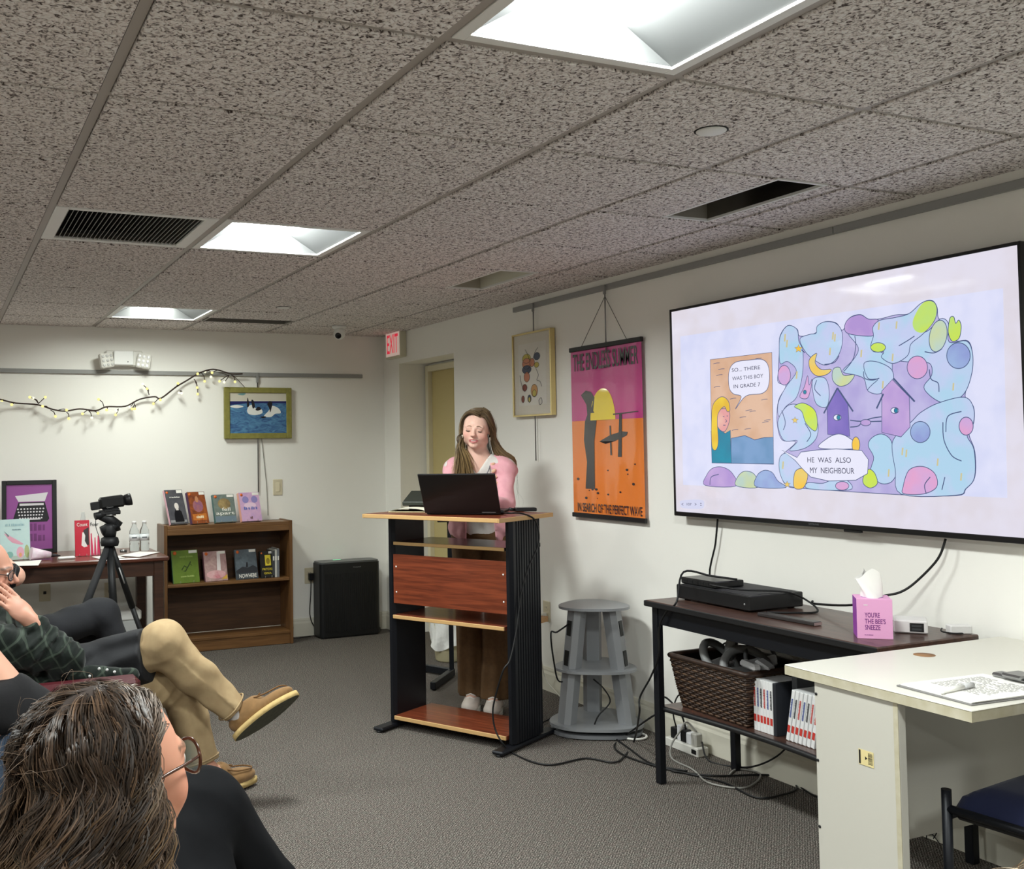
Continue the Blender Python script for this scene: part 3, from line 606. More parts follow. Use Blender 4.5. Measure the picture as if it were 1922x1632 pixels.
for q in ([(735, 600), (722, 590), (740, 606)], [(940, 700), (985, 640), (1000, 570), (995, 520)], [(840, 665), (890, 655), (915, 620)], [(1040, 700), (1045, 735), (1085, 745), (1120, 735)], [(1375, 690), (1385, 740), (1420, 760), (1425, 805)], [(1460, 1010), (1470, 930), (1540, 905)], [(1445, 960), (1450, 1050), (1490, 1130), (1540, 1158)], [(1440, 1305), (1455, 1240)], [(800, 745), (790, 790), (820, 825)], [(622, 900), (640, 960), (630, 1000)], [(740, 965), (770, 1020), (750, 1060)], [(1352, 600), (1400, 606), (1440, 585)], [(1220, 570), (1270, 540), (1300, 520)], [(255, 1280), (262, 1240), (300, 1226)], [(1360, 1325), (1352, 1280), (1380, 1240)]): ink(q, .0034)
for x, y in ((640, 530), (650, 560), (885, 520), (895, 530), (870, 600), (700, 720), (1030, 610), (1140, 770), (1190, 630), (1240, 1110), (1260, 1120), (1420, 1165), (1540, 1240), (1170, 1220), (630, 1180), (1500, 780), (1210, 465), (1120, 470)):
    LAY[0] += .00002; ART.cur = colour('ochre', (206, 196, 150)); P = [sc(x-4, y-20), sc(x+4, y-20), sc(x+1, y+18), sc(x-7, y+18)]; ART.add([(*p, LAY[0]) for p in P], [(3, 2, 1, 0)], False)
for x, y, r_ in ((708, 585, 22), (690, 950, 18), (650, 1278, 18)): blob([(x+(r_ if i % 2 == 0 else r_*.42)*math.sin(i*PI/5), y-(r_ if i % 2 == 0 else r_*.42)*math.cos(i*PI/5)) for i in range(10)], c_yel, True, False, .0018)
ART.build('slide_artwork', artm, tv, label='pastel comic page with curling clouds and two birdhouses')
m_ink = gl('ink', (74, 88, 128))
INK.build('slide_line_work', m_ink, tv, kind='stuff')
LAY[0] += .0001
m_txt = gl('letter_ink', (52, 52, 84))
def slide_text(s, x, y, w, h):
    a, c = sc(x-w/2, y), sc(x+w/2, y-(w*.05)); d = math.hypot(c[0]-a[0], c[1]-a[1]); hh = h/2.72*1.05/ (1939/3.9)
    lettering('slide_lettering', s, d, hh, WF @ T((a[0]+c[0])/2, (sc(x, y)[1]), LAY[0]), m_txt, tv)
slide_text('SO... THERE', 440, 687, 145, 20); slide_text('WAS THIS BOY', 449, 730, 158, 20); slide_text('IN GRADE 7', 445, 772, 135, 20)
slide_text('HE  WAS  ALSO', 865, 1153, 222, 26); slide_text('MY  NEIGHBOUR', 880, 1207, 226, 28)
blob([(106, 1358), (215, 1352), (228, 1380), (212, 1404), (118, 1400), (102, 1380)], colour('pill', (206, 206, 226)), True, True, .0012)
ART = MB(WF); z = LAY[0]+.0001
P = smoothpath([sc(*p) for p in [(112, 1360), (212, 1356), (226, 1380), (210, 1402), (118, 1398), (104, 1379)]], 5, True)
tri = geometry.tessellate_polygon([[Vector((*p, 0)) for p in P]]); ART.add([(*p, z) for p in P], [tuple(q)[::-1] for q in tri], False); ART.add([(*p, z) for p in P], [tuple(q) for q in tri], False)
ART.build('slide_control_pill', gl('pill2', (210, 212, 236)), tv); LAY[0] += .0002
for s_, x in (('<', 116), ('107', 150), ('>', 183), (':', 210)): slide_text(s_, x, 1379, 24 if len(s_) > 1 else 9, 15)
# ================================================================== lectern and what stands on it
LE, LN = Vector((.466, -.885, 0)), Vector((.885, .466, 0))
LO = Vector((2.277, 4.043, 0))+LN*.115
ML = frame(LO, LE, z=(0, 0, 1))                 # local: x along the front, y to the back, z up
m_lwood = wood('cherry_laminate', (128, 62, 38), (92, 42, 26), rough=.32, axis=0, scale=5); m_ledge = mat('beech_edge', (196, 158, 106), rough=.45); m_lmet = mat('black_metal', (20, 22, 28), rough=.42, metal=.3)
lec = thing('lectern', 'open cherry wood lectern with black fluted side columns', 'lectern', tuple(LO+LE*-.36+LN*.12), math.atan2(LE.y, LE.x))
def board(b_, name, x0, x1, y0, y1, z0, z1, e=.008):
    p = MB(ML).box(x0, x1, y0+e, y1, z0, z1, .001).build(name, m_lwood, lec)
    MB(ML).box(x0, x1, y0, y0+e, z0, z1, .002).build('edge_band', m_ledge, p)
    return p
top = board(0, 'top', -.775, .01, -.12, .36, 1.036, 1.056, .006)
MB(ML).box(.01, .016, -.12, .36, 1.036, 1.056, .001).build('edge_band', m_ledge, top); MB(ML).box(-.781, -.775, -.12, .36, 1.036, 1.056, .001).build('edge_band', m_ledge, top)
for x0, x1, s in ((-.725, -.685, -1), (-.04, 0, 1)):
    col = MB(ML)
    n = 10; poly = [(x0, .02), (x0+.012, 0), (x1-.012, 0), (x1, .02)]
    if s > 0:
        for i in range(n): yy = .03+i*.022; poly += [(x1, yy), (x1, yy+.012), (x1-.006, yy+.014), (x1-.006, yy+.020)]
        poly += [(x1, .255), (x0, .255)]
    else:
        poly += [(x1, .255), (x0, .255)]
        for i in range(n)[::-1]: yy = .03+i*.022; poly += [(x0+.006, yy+.020), (x0+.006, yy+.014), (x0, yy+.012), (x0, yy)]
    col.prism(poly, .03, 1.036); col.build('column', m_lmet, lec)
    f = MB(ML); f.box((x0+x1)/2-.03, (x0+x1)/2+.03, -.115, .37, .008, .026, .006); fo = f.build('foot', m_lmet, lec)
    for yy in (-.1, .35): MB(ML).cyl(((x0+x1)/2, yy, 0), ((x0+x1)/2, yy, .009), .014).build('glide', m_black, fo)
sh = board(0, 'shelf', -.685, -.04, 0.0, .32, .898, .914)
dark = wood('dark_laminate', (52, 34, 28), (38, 25, 20), rough=.22, axis=0)
sh.data.materials[0] = dark
board(0, 'shelf', -.685, -.04, -.01, .30, .538, .556); board(0, 'bottom_shelf', -.685, -.04, -.01, .30, .045, .064)
pn = MB(ML).box(-.687, -.022, .002, .018, .612, .852, .001).build('modesty_panel', m_lwood, lec)
for x in (-.668, -.045):
    for z in (.668, .792): MB(ML).ell((x, .001, z), (.0045, .002, .0045), 8, 6).build('screw_cap', m_white, pn)
MB(ML).box(-.036, -.022, .25, .30, .895, .915, .002).build('shelf_bracket', m_lmet, lec); MB(ML).box(-.05, .0, .255, .32, .540, .565).build('cord_block', mat('cork_block', (170, 132, 90), rough=.7), lec)
# laptop
A, B_ = pz(800, 966, 1.058), pz(939.5, 966.5, 1.058)
ux = Vector((B_[0]-A[0], B_[1]-A[1], 0)); lw = ux.length; ux.normalize(); MLp = frame((A[0], A[1], 1.056), ux, z=(0, 0, 1))
lap = thing('laptop', 'open black laptop on the lectern, lid back facing the room', 'laptop', tuple(A[:2])+(1.056,))
m_lap = mat('laptop_black', (24, 22, 23), rough=.4)
MB(MLp).box(0, lw, .004, .235, .002, .018, .004).build('keyboard_base', m_lap, lap)
LID = MLp @ T(0, .004, .012) @ RX(.62)
ld = MB(LID).box(-.006, lw+.002, -.008, 0, 0, .232, .003).build('lid', m_lap, lap)
MB(LID).box(.006, lw-.01, 0, .0012, .016, .224).build('display', glow('laptop_display', (190, 196, 205), .5*EX), ld)
MB(LID).box(lw*.76, lw*.94, -.0092, -.008, .004, .009).build('lid_badge', mat('badge', (120, 120, 122), rough=.4), ld)
# notebook, folder, adapter, hub
def on_top(u, v, z=1.056): return pz(u, v, z)
c0 = on_top(775, 962); MN = frame((c0[0]+.02, c0[1]+.06, 1.056), (.75, -.66, 0), z=(0, 0, 1))
t = thing('notebook', 'open cream-paged notebook beside the laptop', 'notebook', (c0[0]+.02, c0[1]+.06, 1.056))
MB(MN).box(-.10, .12, -.07, .08, 0, .004, .001).build('cover', mat('notebook_cover', (190, 180, 140), rough=.6), t)
MB(MN).grid(lambda u, v: (-.095+.21*u, -.065+.14*v, .005+.014*math.sin(PI*min(1, u*1.1))**.6), 12, 4).build('pages', mat('page_paper', (244, 240, 216), rough=.7), t)
MB(MN).grid(lambda u, v: (-.095+.21*u, -.065+.14*(1-v), .004+.0*u), 6, 2).build('page_block', MATS['page_paper'], t)
t = thing('folder', 'dark green folder leaning up behind the notebook', 'folder', (c0[0]+.08, c0[1]+.13, 1.056))
a, b_ = Vector(pyy(755, 946, c0[1]+.17)), Vector(pyy(806, 936, c0[1]+.08)); d = (b_-a); MF = frame(a, d, z=(0, 0, 1))
MB(MF @ RX(.25)).box(0, d.length+.12, 0, .20, -.012, .010, .003).build('cover', mat('folder_green', (46, 50, 44), rough=.5), t)
MB(MF).box(.02, .1, .06, .16, 1.056-a.z, .001).build('prop_block', mat('folder_prop', (60, 56, 50), rough=.6), t)
c1 = on_top(930, 966); MH = frame((c1[0], c1[1], 1.056), ux, z=(0, 0, 1))
t = thing('wireless_mouse', 'small black mouse at the corner of the laptop', 'mouse', (c1[0], c1[1], 1.056))
MB(MH).ell((.0, -.012, .0125), (.048, .026, .0135), 18, 10).build('shell', m_black, t); MB(MH).box(-.045, -.018, -.04, -.037, .010, .014).build('grey_strip', mat('grey_strip', (160, 160, 160), rough=.4), t)
c2 = on_top(980, 961); MH2 = frame((c2[0]+.01, c2[1]+.03, 1.056), (.95, -.3, 0), z=(0, 0, 1))
t = thing('cable_adapter', 'flat black cable adapter at the right end of the lectern top', 'adapter', (c2[0]+.01, c2[1]+.03, 1.056))
MB(MH2).box(-.03, .075, -.03, .03, 0, .018, .004).build('box', m_black, t); MB(MH2).cyl((-.03, 0, .009), (-.06, -.005, .012), .008).build('plug', m_black, t)
# black cable falling from the lectern and running over the carpet to the video table
S_ = lambda x, y, z: tuple(ML @ Vector((x, y, z)))
def front(u, v, off=-.06):                      # a sight line meeting the upright plane just in front of the lectern
    d = Vector(pray(u, v)); o = Vector((0, 0, CAMZ)); q = LO+LN*off; return tuple(o+d*((q-o).dot(LN)/d.dot(LN)))
P = [S_(-.11, .12, 1.064), S_(-.05, .07, 1.068), S_(.0, .10, 1.066), S_(.035, .16, 1.03), S_(.045, .17, .93), S_(.03, .10, .82), S_(.012, .06, .70), S_(.01, .02, .55), S_(.004, -.03, .42)]
P += [front(u, v) for u, v in ((945, 1258), (932, 1300), (925, 1335), (929, 1368), (942, 1394))]
P += [tuple(pz(u, v, .006)) for u, v in ((962, 1414), (1000, 1431), (1040, 1436), (1100, 1424), (1150, 1432), (1172, 1420), (1190, 1392))]
P += [tuple(pxx(u, v, 2.66)) for u, v in ((1200, 1340), (1201, 1310), (1222, 1270), (1236, 1230), (1237, 1180), (1250, 1150), (1270, 1130))]
P += [(2.75, 3.36, .86), (2.84, 3.30, .845), (2.90, 3.22, .836)]
cable('video_cable', 'long black cable from the lectern across the carpet up to the video box', P, .0042, m_cord)
# waste bin with a white bag behind the lectern
c = pz(842, 1240, 0); t = thing('waste_bin', 'beige waste bin lined with a white plastic bag', 'waste bin', (c[0], c[1], 0))
b = MB(); b.lathe([(.075, 0), (.085, .01), (.105, .23), (.11, .26), (.1, .26), (.08, .02)], 24, (c[0], c[1], 0)); b.build('bin', mat('bin_beige', (205, 196, 160), rough=.5), t)
b = MB(); b.grid(lambda u, v: (c[0]+(.112+.014*math.sin(2*PI*u*5+v*4)*v+.006*math.sin(2*PI*u*11))*math.cos(2*PI*u), c[1]+(.112+.014*math.sin(2*PI*u*5+v*4)*v+.006*math.sin(2*PI*u*11))*math.sin(2*PI*u), .265-.17*v+.02*math.sin(2*PI*u*3)*v), 48, 8, closed_u=True)
b.grid(lambda u, v: (c[0]+(.112-.03*v)*math.cos(-2*PI*u), c[1]+(.112-.03*v)*math.sin(-2*PI*u), .265-.12*v), 32, 5, closed_u=True); b.build('bag', mat('white_bag', (240, 240, 236), rough=.35, bump=(40, .6, .006)), t, kind='stuff')
# black T-legged stand behind the lectern
c = pz(848, 1262, .03); t = thing('metal_stand', 'black metal stand with crossed feet behind the lectern', 'stand', (c[0], c[1], 0))
MB(T(c[0], c[1], 0) @ RZ(-.5)).box(-.014, .014, -.014, .014, .03, .93, .003).build('post', m_lmet, t)
a = pz(791, 1252, .03); b_ = pz(812, 1288, .03)
for q in (a, b_):
    d = Vector((q[0]-c[0], q[1]-c[1], 0)); M_ = frame((c[0], c[1], 0), d, z=(0, 0, 1)); f = MB(M_).box(-.014, d.length, -.016, .016, .008, .05, .003).build('foot', m_lmet, t)
    MB(M_).cyl((d.length-.03, 0, 0), (d.length-.03, 0, .01), .012).build('glide', m_black, f)
MB(T(c[0], c[1], 0) @ RZ(-.5)).box(-.07, .07, -.07, .07, .93, .942, .003).build('top_plate', m_lmet, t)
# ================================================================== grey charging tower
c = pz(1114, 1357, .03); cx, cy = min(c[0], 2.915), c[1]-.02
m_gry = mat('tower_grey', (146, 148, 151), rough=.4, metal=.2); m_gry2 = mat('tower_grey_dark', (128, 130, 134), rough=.4, metal=.25)
tw = thing('charging_tower', 'grey three-legged charging tower with rounded triangular tiers', 'charging station', (cx, cy, 0))
def tri_plate(r, z, th, rot=0.0):
    poly = []
    for i in range(48):
        a = 2*PI*i/48; rr = r*(1-.085*math.cos(3*(a-rot))); poly.append((cx+rr*math.cos(a), cy+rr*math.sin(a)))
    return MB().prism(poly, z, z+th)
tri_plate(.165, .592, .012).build('top_tier', m_gry, tw); tri_plate(.19, .300, .012).build('middle_tier', m_gry, tw); tri_plate(.218, .040, .014).build('bottom_tier', m_gry, tw)
b = tri_plate(.212, .006, .016); b.build('floor_plate', m_gry2, tw)
MB().lathe([(.09, .022), (.09, .04)], 24, (cx, cy, 0)).build('plinth', m_black, tw)
m_sock = mat('socket_black', (20, 22, 22), rough=.4)
for k in range(3):
    a = PI+2*PI*k/3; ca, sa = math.cos(a), math.sin(a)
    for z0, z1, r0, r1 in ((.054, .300, .150, .118), (.312, .592, .116, .078)):
        b = MB(); vs = []
        for z, r in ((z0, r0), (z1, r1)):
            for (dr, dt) in ((.05, -.028), (.05, .028), (.025, .046), (-.02, .03), (-.02, -.03), (.025, -.046)): vs.append((cx+(r+dr)*ca-dt*sa, cy+(r+dr)*sa+dt*ca, z))
        b.add(vs, [(0, 5, 4, 3, 2, 1), (6, 7, 8, 9, 10, 11)]+[(i, (i+1) % 6, 6+(i+1) % 6, 6+i) for i in range(6)], False)
        pyl = b.build('pylon', m_gry, tw)
        if z0 > .3:
            n = Vector((ca*1, sa*1, .12)).normalized()
            for zz in (.36, .50):
                f_ = (zz-z0)/(z1-z0); r = r0+(r1-r0)*f_+.0505; M_ = frame((cx+r*ca, cy+r*sa, zz), Vector((-sa, ca, 0)), z=n); MB(M_).box(-.017, .017, -.036, .036, -.004, .0025, .001).build('socket', m_sock, pyl)
P = [(cx+math.cos(PI)*.145, cy+math.sin(PI)*.19, .52), (cx-.25, cy-.06, .50), tuple(pyy(1034, 1190, cy-.08)), tuple(pyy(1040, 1245, cy-.05)), tuple(pyy(1050, 1280, cy+.02)), (cx-.13, cy-.02, .28)]
cable('charger_cable', 'short black cable plugged into the grey charging tower', P, .004, m_cord)
P = [(cx-.05, cy-.06, .26), (cx-.02, cy-.1, .22), (cx+.0, cy-.12, .16), (cx-.05, cy-.1, .10), (cx-.07, cy-.09, .056)]
cable('charger_cable', 'black cable looping between the lower legs of the charging tower', P, .0035, m_cord)
# wall outlets, switch
def plate(name, label, cat, M, parts):
    t = thing(name, label, cat, tuple(M.translation)); MB(M).box(-.036, .036, -.058, .058, 0, .006, .003).build('cover_plate', m_ivory, t)
    for q in parts:
        if q == 'duplex':
            for s in (-1, 1):
                r = MB(M).box(-.017, .017, s*.02-.015, s*.02+.015, .005, .0085, .003).build('receptacle', m_ivory, t); k = MB(M)
                k.box(-.008, -.006, s*.02-.002, s*.02+.007, .008, .0088); k.box(.006, .008, s*.02-.002, s*.02+.007, .008, .0088); k.build('slots', m_black, r, kind='stuff')
        if q == 'rocker': MB(M).box(-.017, .017, -.034, .034, .005, .009, .002).build('rocker', mat('ivory_light', (226, 216, 186), rough=.4), t); MB(M).box(.008, .013, -.03, .03, .009, .0105).build('dimmer_slide', MATS['ivory_light'], t)
        if q == 'jack': MB(M).box(-.01, .01, -.01, .01, .005, .008, .002).build('jack', m_black, t)
    return t
def wallM(p): return frame((XW, p[1], p[2]), (0, -1, 0), y=(0, 0, 1))
def backM(p): return frame((p[0], YB, p[2]), (1, 0, 0), y=(0, 0, 1))
p = pxx(1027, 1148, XW); plate('wall_outlet', 'ivory wall outlet behind the lectern with a white plug', 'outlet', wallM(p), ['duplex'])
t = thing('white_plug', 'white plug in the outlet between lectern and charging tower', 'plug', (XW, p[1], p[2])); MB(wallM(p)).box(-.014, .014, -.034, -.006, .009, .04, .004).build('plug_body', m_wcord, t)
P = [(XW-.04, p[1], p[2]-.02), (XW-.07, p[1]+.03, p[2]-.04), tuple(pxx(1007, 1185, XW-.08)), tuple(pxx(1016, 1240, XW-.08)), tuple(pxx(1024, 1275, XW-.05)), tuple(pxx(1046, 1302, XW-.04)), tuple(pz(1062, 1318, .006))]
MB().tube(smoothpath(P, 6), .004, 6).build('cord', m_wcord, t)
p = backM(px(521, 915, 1, YB)); plate('light_switch', 'ivory light switch on the back wall beside the surf picture', 'light switch', p, ['rocker'])
p = px(580, 1081, 1, YB); plate('wall_outlet', 'ivory outlet between the bookcase and the black air purifier', 'outlet', backM(p), ['duplex'])
t = thing('power_plug', 'black plug and cord between outlet and air purifier', 'plug', tuple(p)); MB(backM(p)).box(-.012, .024, -.03, .02, .009, .045, .004).build('plug_body', m_black, t)
P = [(p[0], YB-.045, p[2]-.03), (p[0]-.005, YB-.05, p[2]-.12), (p[0]-.01, YB-.04, p[2]-.28), (p[0]+.03, YB-.035, p[2]-.38), (p[0]+.09, YB-.05, .012)]
MB().tube(smoothpath(P, 6), .0035, 6).build('cord', m_cord, t)
for u, v, l in ((84, 1113, 'dim wall outlet under the reddish table near the person in black'), (206, 1110, 'dim wall plate under the reddish table behind the tripod')): plate('wall_outlet', l, 'outlet', backM(px(u, v, 1, YB)), ['jack'])
# ================================================================== dark-topped table under the television
TX0, TX1, TY0, TY1, TZ = 2.652, 3.112, 2.335, 3.483, .74
m_twood = wood('walnut_laminate', (84, 58, 48), (62, 42, 36), rough=.35, axis=1, scale=4)
tb = thing('side_table', 'dark brown topped table with black metal legs under the television', 'table', ((TX0+TX1)/2, (TY0+TY1)/2, 0))
top = MB().box(TX0, TX1, TY0, TY1, TZ-.022, TZ, .004).build('top', m_twood, tb)
MB().box(TX0-.006, TX0, TY0, TY1+.006, TZ-.024, TZ-.001, .003).build('edge_band', m_black, top); MB().box(TX0, TX1, TY1, TY1+.006, TZ-.024, TZ-.001, .003).build('edge_band', m_black, top)
for x in (TX0+.02, TX1-.05):
    for y in (TY1-.045, TY0+.012): MB().box(x, x+.032, y, y+.032, 0, TZ-.022, .003).build('leg', m_lmet, tb)
for x in (TX0+.026, TX1-.044): MB().box(x, x+.02, TY0+.044, TY1-.045, TZ-.095, TZ-.022, .002).build('apron', m_lmet, tb)
for y in (TY0+.018, TY1-.039): MB().box(TX0+.052, TX1-.05, y, y+.02, TZ-.095, TZ-.022, .002).build('apron', m_lmet, tb)
sz = .312; n = 24
poly = [(TX0+.045, TY1-.02)]+[(TX0+.045+.045*math.sin(PI*i/n), TY1-.02-(TY1-TY0-.04)*i/n) for i in range(n+1)]+[(TX1-.02, TY0+.02), (TX1-.02, TY1-.02)]
poly = poly[1:]
s_ = MB(); s_.prism(poly, sz-.02, sz); shf = s_.build('lower_shelf', m_twood, tb)
MB().tube([(x-.001, y, sz-.011) for x, y in poly[:n+1]], .011, 8).build('edge_band', m_black, shf)
# video receiver, small box on it, remote
t = thing('video_receiver', 'flat black video receiver at the end of the dark table', 'receiver', (2.9, 3.23, TZ))
MB().box(2.775, 3.045, 3.02, 3.44, TZ+.006, TZ+.062, .004).build('case', mat('receiver_black', (20, 20, 22), rough=.38), t)
for x in (2.80, 3.02):
    for y in (3.06, 3.40): MB().cyl((x, y, TZ), (x, y, TZ+.008), .012).build('foot', m_black, t)
MB().box(2.79, 3.03, 3.04, 3.42, TZ+.0615, TZ+.063).build('top_vent_panel', mat('vent_panel', (44, 44, 46), rough=.6), t); MB().ell((2.7745, 3.045, TZ+.03), (.002, .004, .004), 8, 6).build('power_led', mat('led_grey', (150, 150, 150), rough=.4), t)
t = thing('network_box', 'small black box with ports on top of the video receiver', 'media box', (2.88, 3.33, TZ+.063))
MB().box(2.80, 2.95, 3.235, 3.44, TZ+.064, TZ+.090, .004).build('case', mat('box_black', (30, 30, 31), rough=.28), t)
for k in range(5): MB().box(2.7985, 2.801, 3.27+k*.032, 3.288+k*.032, TZ+.07, TZ+.082).build('port', m_black, t)
cable('video_cable', 'black cable drooping over the black video receiver', [(2.80, 3.26, TZ+.078), (2.78, 3.22, TZ+.08), (2.83, 3.12, TZ+.072), (2.96, 3.02, TZ+.066), (3.03, 2.98, TZ+.03), (2.99, 2.90, TZ+.006), (2.90, 2.93, TZ+.005), (2.83, 2.99, TZ+.004)], .004, m_cord)
a, b_ = pz(1428, 1151, TZ+.01), pz(1523, 1168, TZ+.01); M_ = frame((a[0], a[1], TZ), Vector((b_[0]-a[0], b_[1]-a[1], 0)), z=(0, 0, 1))
t = thing('remote_control', 'slim dark remote bar at the front edge of the dark table', 'remote', (a[0], a[1], TZ)); MB(M_).box(0, .26, -.02, .02, 0, .014, .003).build('bar', mat('remote_dark', (48, 44, 44), rough=.35), t); MB(M_).box(.2605, .262, -.018, .018, .002, .012).build('end_cap', mat('remote_cap', (150, 130, 126), rough=.5), t)
# tissue box
a, b_ = pz(1609.5, 1199, TZ), pz(1677, 1201.5, TZ); ux = Vector((b_[0]-a[0], b_[1]-a[1], 0)); w = ux.length; MT = frame((a[0], a[1], TZ), ux, z=(0, 0, 1))
t = thing('tissue_box', 'pink cube tissue box with purple lettering on the dark table', 'tissue box', (a[0], a[1], TZ))
h = .128; m_pk = mat('tissue_pink', (238, 172, 216), rough=.5); m_pu = mat('tissue_purple', (150, 60, 168), rough=.5); m_plet = mat('tissue_ink', (120, 42, 128), rough=.5)
b = MB(MT); b.box(0, w, 0, w, 0, h, .001); bx = b.build('carton', [m_pk, m_pu], t); 
for p_ in bx.data.polygons:
    if (WM[t.name].to_3x3() @ p_.normal).dot(MT.col[0].to_3d()) < -.9: p_.material_index = 1
for i, (s, ww) in enumerate((("YOU'RE", .42), ("THE BEE'S", .58), ('SNEEZE', .43))): lettering('lettering', s, w*ww, h*.125, MT @ T(w*(.22+ww/2), -.0006, h*(.60-i*.155)) @ RX(PI/2), m_plet, t, bold=.012)
scribble('small_print', w*.12, h*.035, MT @ T(w*.26, -.0006, h*.85) @ RX(PI/2), m_white, t); scribble('small_print', w*.25, h*.02, MT @ T(w*.32, -.0006, h*.1) @ RX(PI/2), m_plet, t)
MB(MT).lathe([(.034, 0), (.034, .0006)], 24, (w/2, w/2, h)).build('opening', m_pu, t)
m_tis = mat('tissue_paper', (246, 244, 240), rough=.8)
def tis(u, v):
    a = 2*PI*u; r = .036*(1-v*.12)*(1+.38*math.sin(3*a+2*v)*(.3+.7*v)); top = .096-.034*abs(math.sin(a*1.0+.6))
    return (w/2-.01*v+.9*r*math.cos(a)+.02*v*math.sin(a), w/2+r*math.sin(a)*(1-.65*v), h-.002+v*top)
MB(MT).grid(tis, 40, 10, closed_u=True).build('tissue', m_tis, t)
# white network switch and adapter behind the tissue box
a, b_ = pz(1678, 1191, TZ), pz(1749, 1195, TZ); M_ = frame((a[0]+.03, a[1]-.0, TZ), Vector((b_[0]-a[0], b_[1]-a[1], 0)), z=(0, 0, 1))
t = thing('network_switch', 'white box with black ports beside the pink tissue box', 'network switch', (a[0]+.03, a[1], TZ)); MB(M_).box(-.02, .082, 0, .105, .002, .044, .004).build('case', mat('switch_white', (226, 224, 222), rough=.4), t)
MB(M_).box(.028, .07, -.001, .001, .008, .036).build('port_panel', m_black, t)
for k in range(2): MB(M_).box(.034, .063, -.002, .0, .013+k*.011, .019+k*.011).build('port', mat('port_grey', (60, 62, 64), rough=.4), t)
t = thing('power_adapter', 'small white adapter with short black lead by the wall', 'adapter', (3.08, 2.38, TZ)); MB(T(3.05, 2.39, TZ) @ RZ(-.5)).box(-.01, .06, -.02, .02, 0, .03, .004).build('case', MATS['switch_white'], t)
MB().tube(smoothpath([(3.02, 2.40, TZ+.018), (3.0, 2.385, TZ+.012), (3.03, 2.365, TZ+.006), (3.07, 2.36, TZ+.004)], 5), .0025, 6).build('lead', m_cord, t)
# television cables
P = [tuple(pxx(1347, 975, 3.125)), tuple(pxx(1343, 1020, 3.13)), tuple(pxx(1335, 1090, 3.125)), (3.12, 3.40, .76), (3.128, 3.42, .6), tuple(pxx(1312, 1240, 3.12)), tuple(pxx(1300, 1290, 3.11))]
cable('power_cable', 'black cable dropping from the television behind the video receiver', P, .0042, m_cord)
P = [tuple(pxx(1775, 1012, 3.12)), tuple(pxx(1760, 1050, 3.11)), tuple(pxx(1720, 1092, 3.09)), tuple(pxx(1690, 1112, 3.06)), tuple(pxx(1655, 1120, 3.02)), tuple(pxx(1600, 1136, 3.0)), tuple(pxx(1530, 1134, 3.06)), (3.05, 2.98, TZ+.03)]
cable('video_cable', 'black cable curving from the television to the tissue box', P, .0045, m_cord)
# wicker basket with cables and controllers
wx0, wx1, wy0, wy1, wz = 2.762, 3.02, 3.035, 3.40, sz
bk = thing('wicker_basket', 'dark brown woven wicker basket on the lower shelf', 'basket', ((wx0+wx1)/2, (wy0+wy1)/2, wz))
H_ = .205; fl = .035
m_wick = mat('dark_wicker', (62, 44, 34), rough=.45, noise=(60, (36, 25, 20), 2.0)); m_wick2 = mat('dark_wicker_light', (84, 62, 46), rough=.45)
def bring(z, off):
    k = z/H_*fl+off; return [(wx0-k, wy0-k), (wx0-k, wy1+k), (wx1+k, wy1+k), (wx1+k, wy0-k)]
def along(poly, n):
    L_ = [math.dist(poly[i], poly[(i+1) % 4]) for i in range(4)]; tot = sum(L_); out = []
    for i in range(n):
        d = tot*i/n; k = 0
        while d > L_[k]: d -= L_[k]; k += 1
        a, c_ = poly[k], poly[(k+1) % 4]; f_ = d/L_[k]; nx, ny = (c_[1]-a[1])/L_[k], -(c_[0]-a[0])/L_[k]; out.append((a[0]+(c_[0]-a[0])*f_, a[1]+(c_[1]-a[1])*f_, -nx, -ny))
    return out
NS = 128
for r in range(22):
    z = wz+.010+r*.0088; pts = []
    for i, (x, y, nx, ny) in enumerate(along(bring(z-wz, 0), NS)):
        o = .0034*math.cos(PI*(i/2)+PI*r); pts.append((x+nx*o, y+ny*o, z))
    MB().tube(pts, .0050, 5, closed=True).build('weave_strand', m_wick if r % 3 else m_wick2, bk)
b = MB()
for i in range(0, NS, 2):
    p0 = along(bring(0, 0), NS)[i]; p1 = along(bring(H_, 0), NS)[i]; b.tube([(p0[0], p0[1], wz+.004), (p1[0], p1[1], wz+H_)], .003, 5)
b.build('stakes', m_wick, bk, kind='stuff')
P = [(x, y, wz+H_+.002) for x, y, _, _ in along(bring(H_, 0), 64)]; MB().tube(P, .011, 8, closed=True).build('rim', m_wick, bk)
MB().box(wx0, wx1, wy0, wy1, wz, wz+.008).build('bottom', m_wick, bk)
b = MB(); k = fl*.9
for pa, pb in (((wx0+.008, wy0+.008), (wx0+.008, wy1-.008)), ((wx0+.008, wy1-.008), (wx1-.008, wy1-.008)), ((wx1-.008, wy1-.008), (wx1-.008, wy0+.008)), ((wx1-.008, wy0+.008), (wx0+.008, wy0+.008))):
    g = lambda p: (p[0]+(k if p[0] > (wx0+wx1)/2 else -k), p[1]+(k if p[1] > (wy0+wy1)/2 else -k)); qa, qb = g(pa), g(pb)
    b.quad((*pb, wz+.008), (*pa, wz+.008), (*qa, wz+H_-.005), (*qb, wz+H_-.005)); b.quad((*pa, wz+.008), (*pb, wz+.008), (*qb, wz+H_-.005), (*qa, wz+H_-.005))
b.build('lining', mat('wicker_lining', (30, 21, 17), rough=.7), bk)  # plain dark brown sheet lining the woven walls
m_wheel = mat('wheel_grey', (128, 128, 128), rough=.5); m_whit = mat('controller_white', (220, 220, 222), rough=.4)
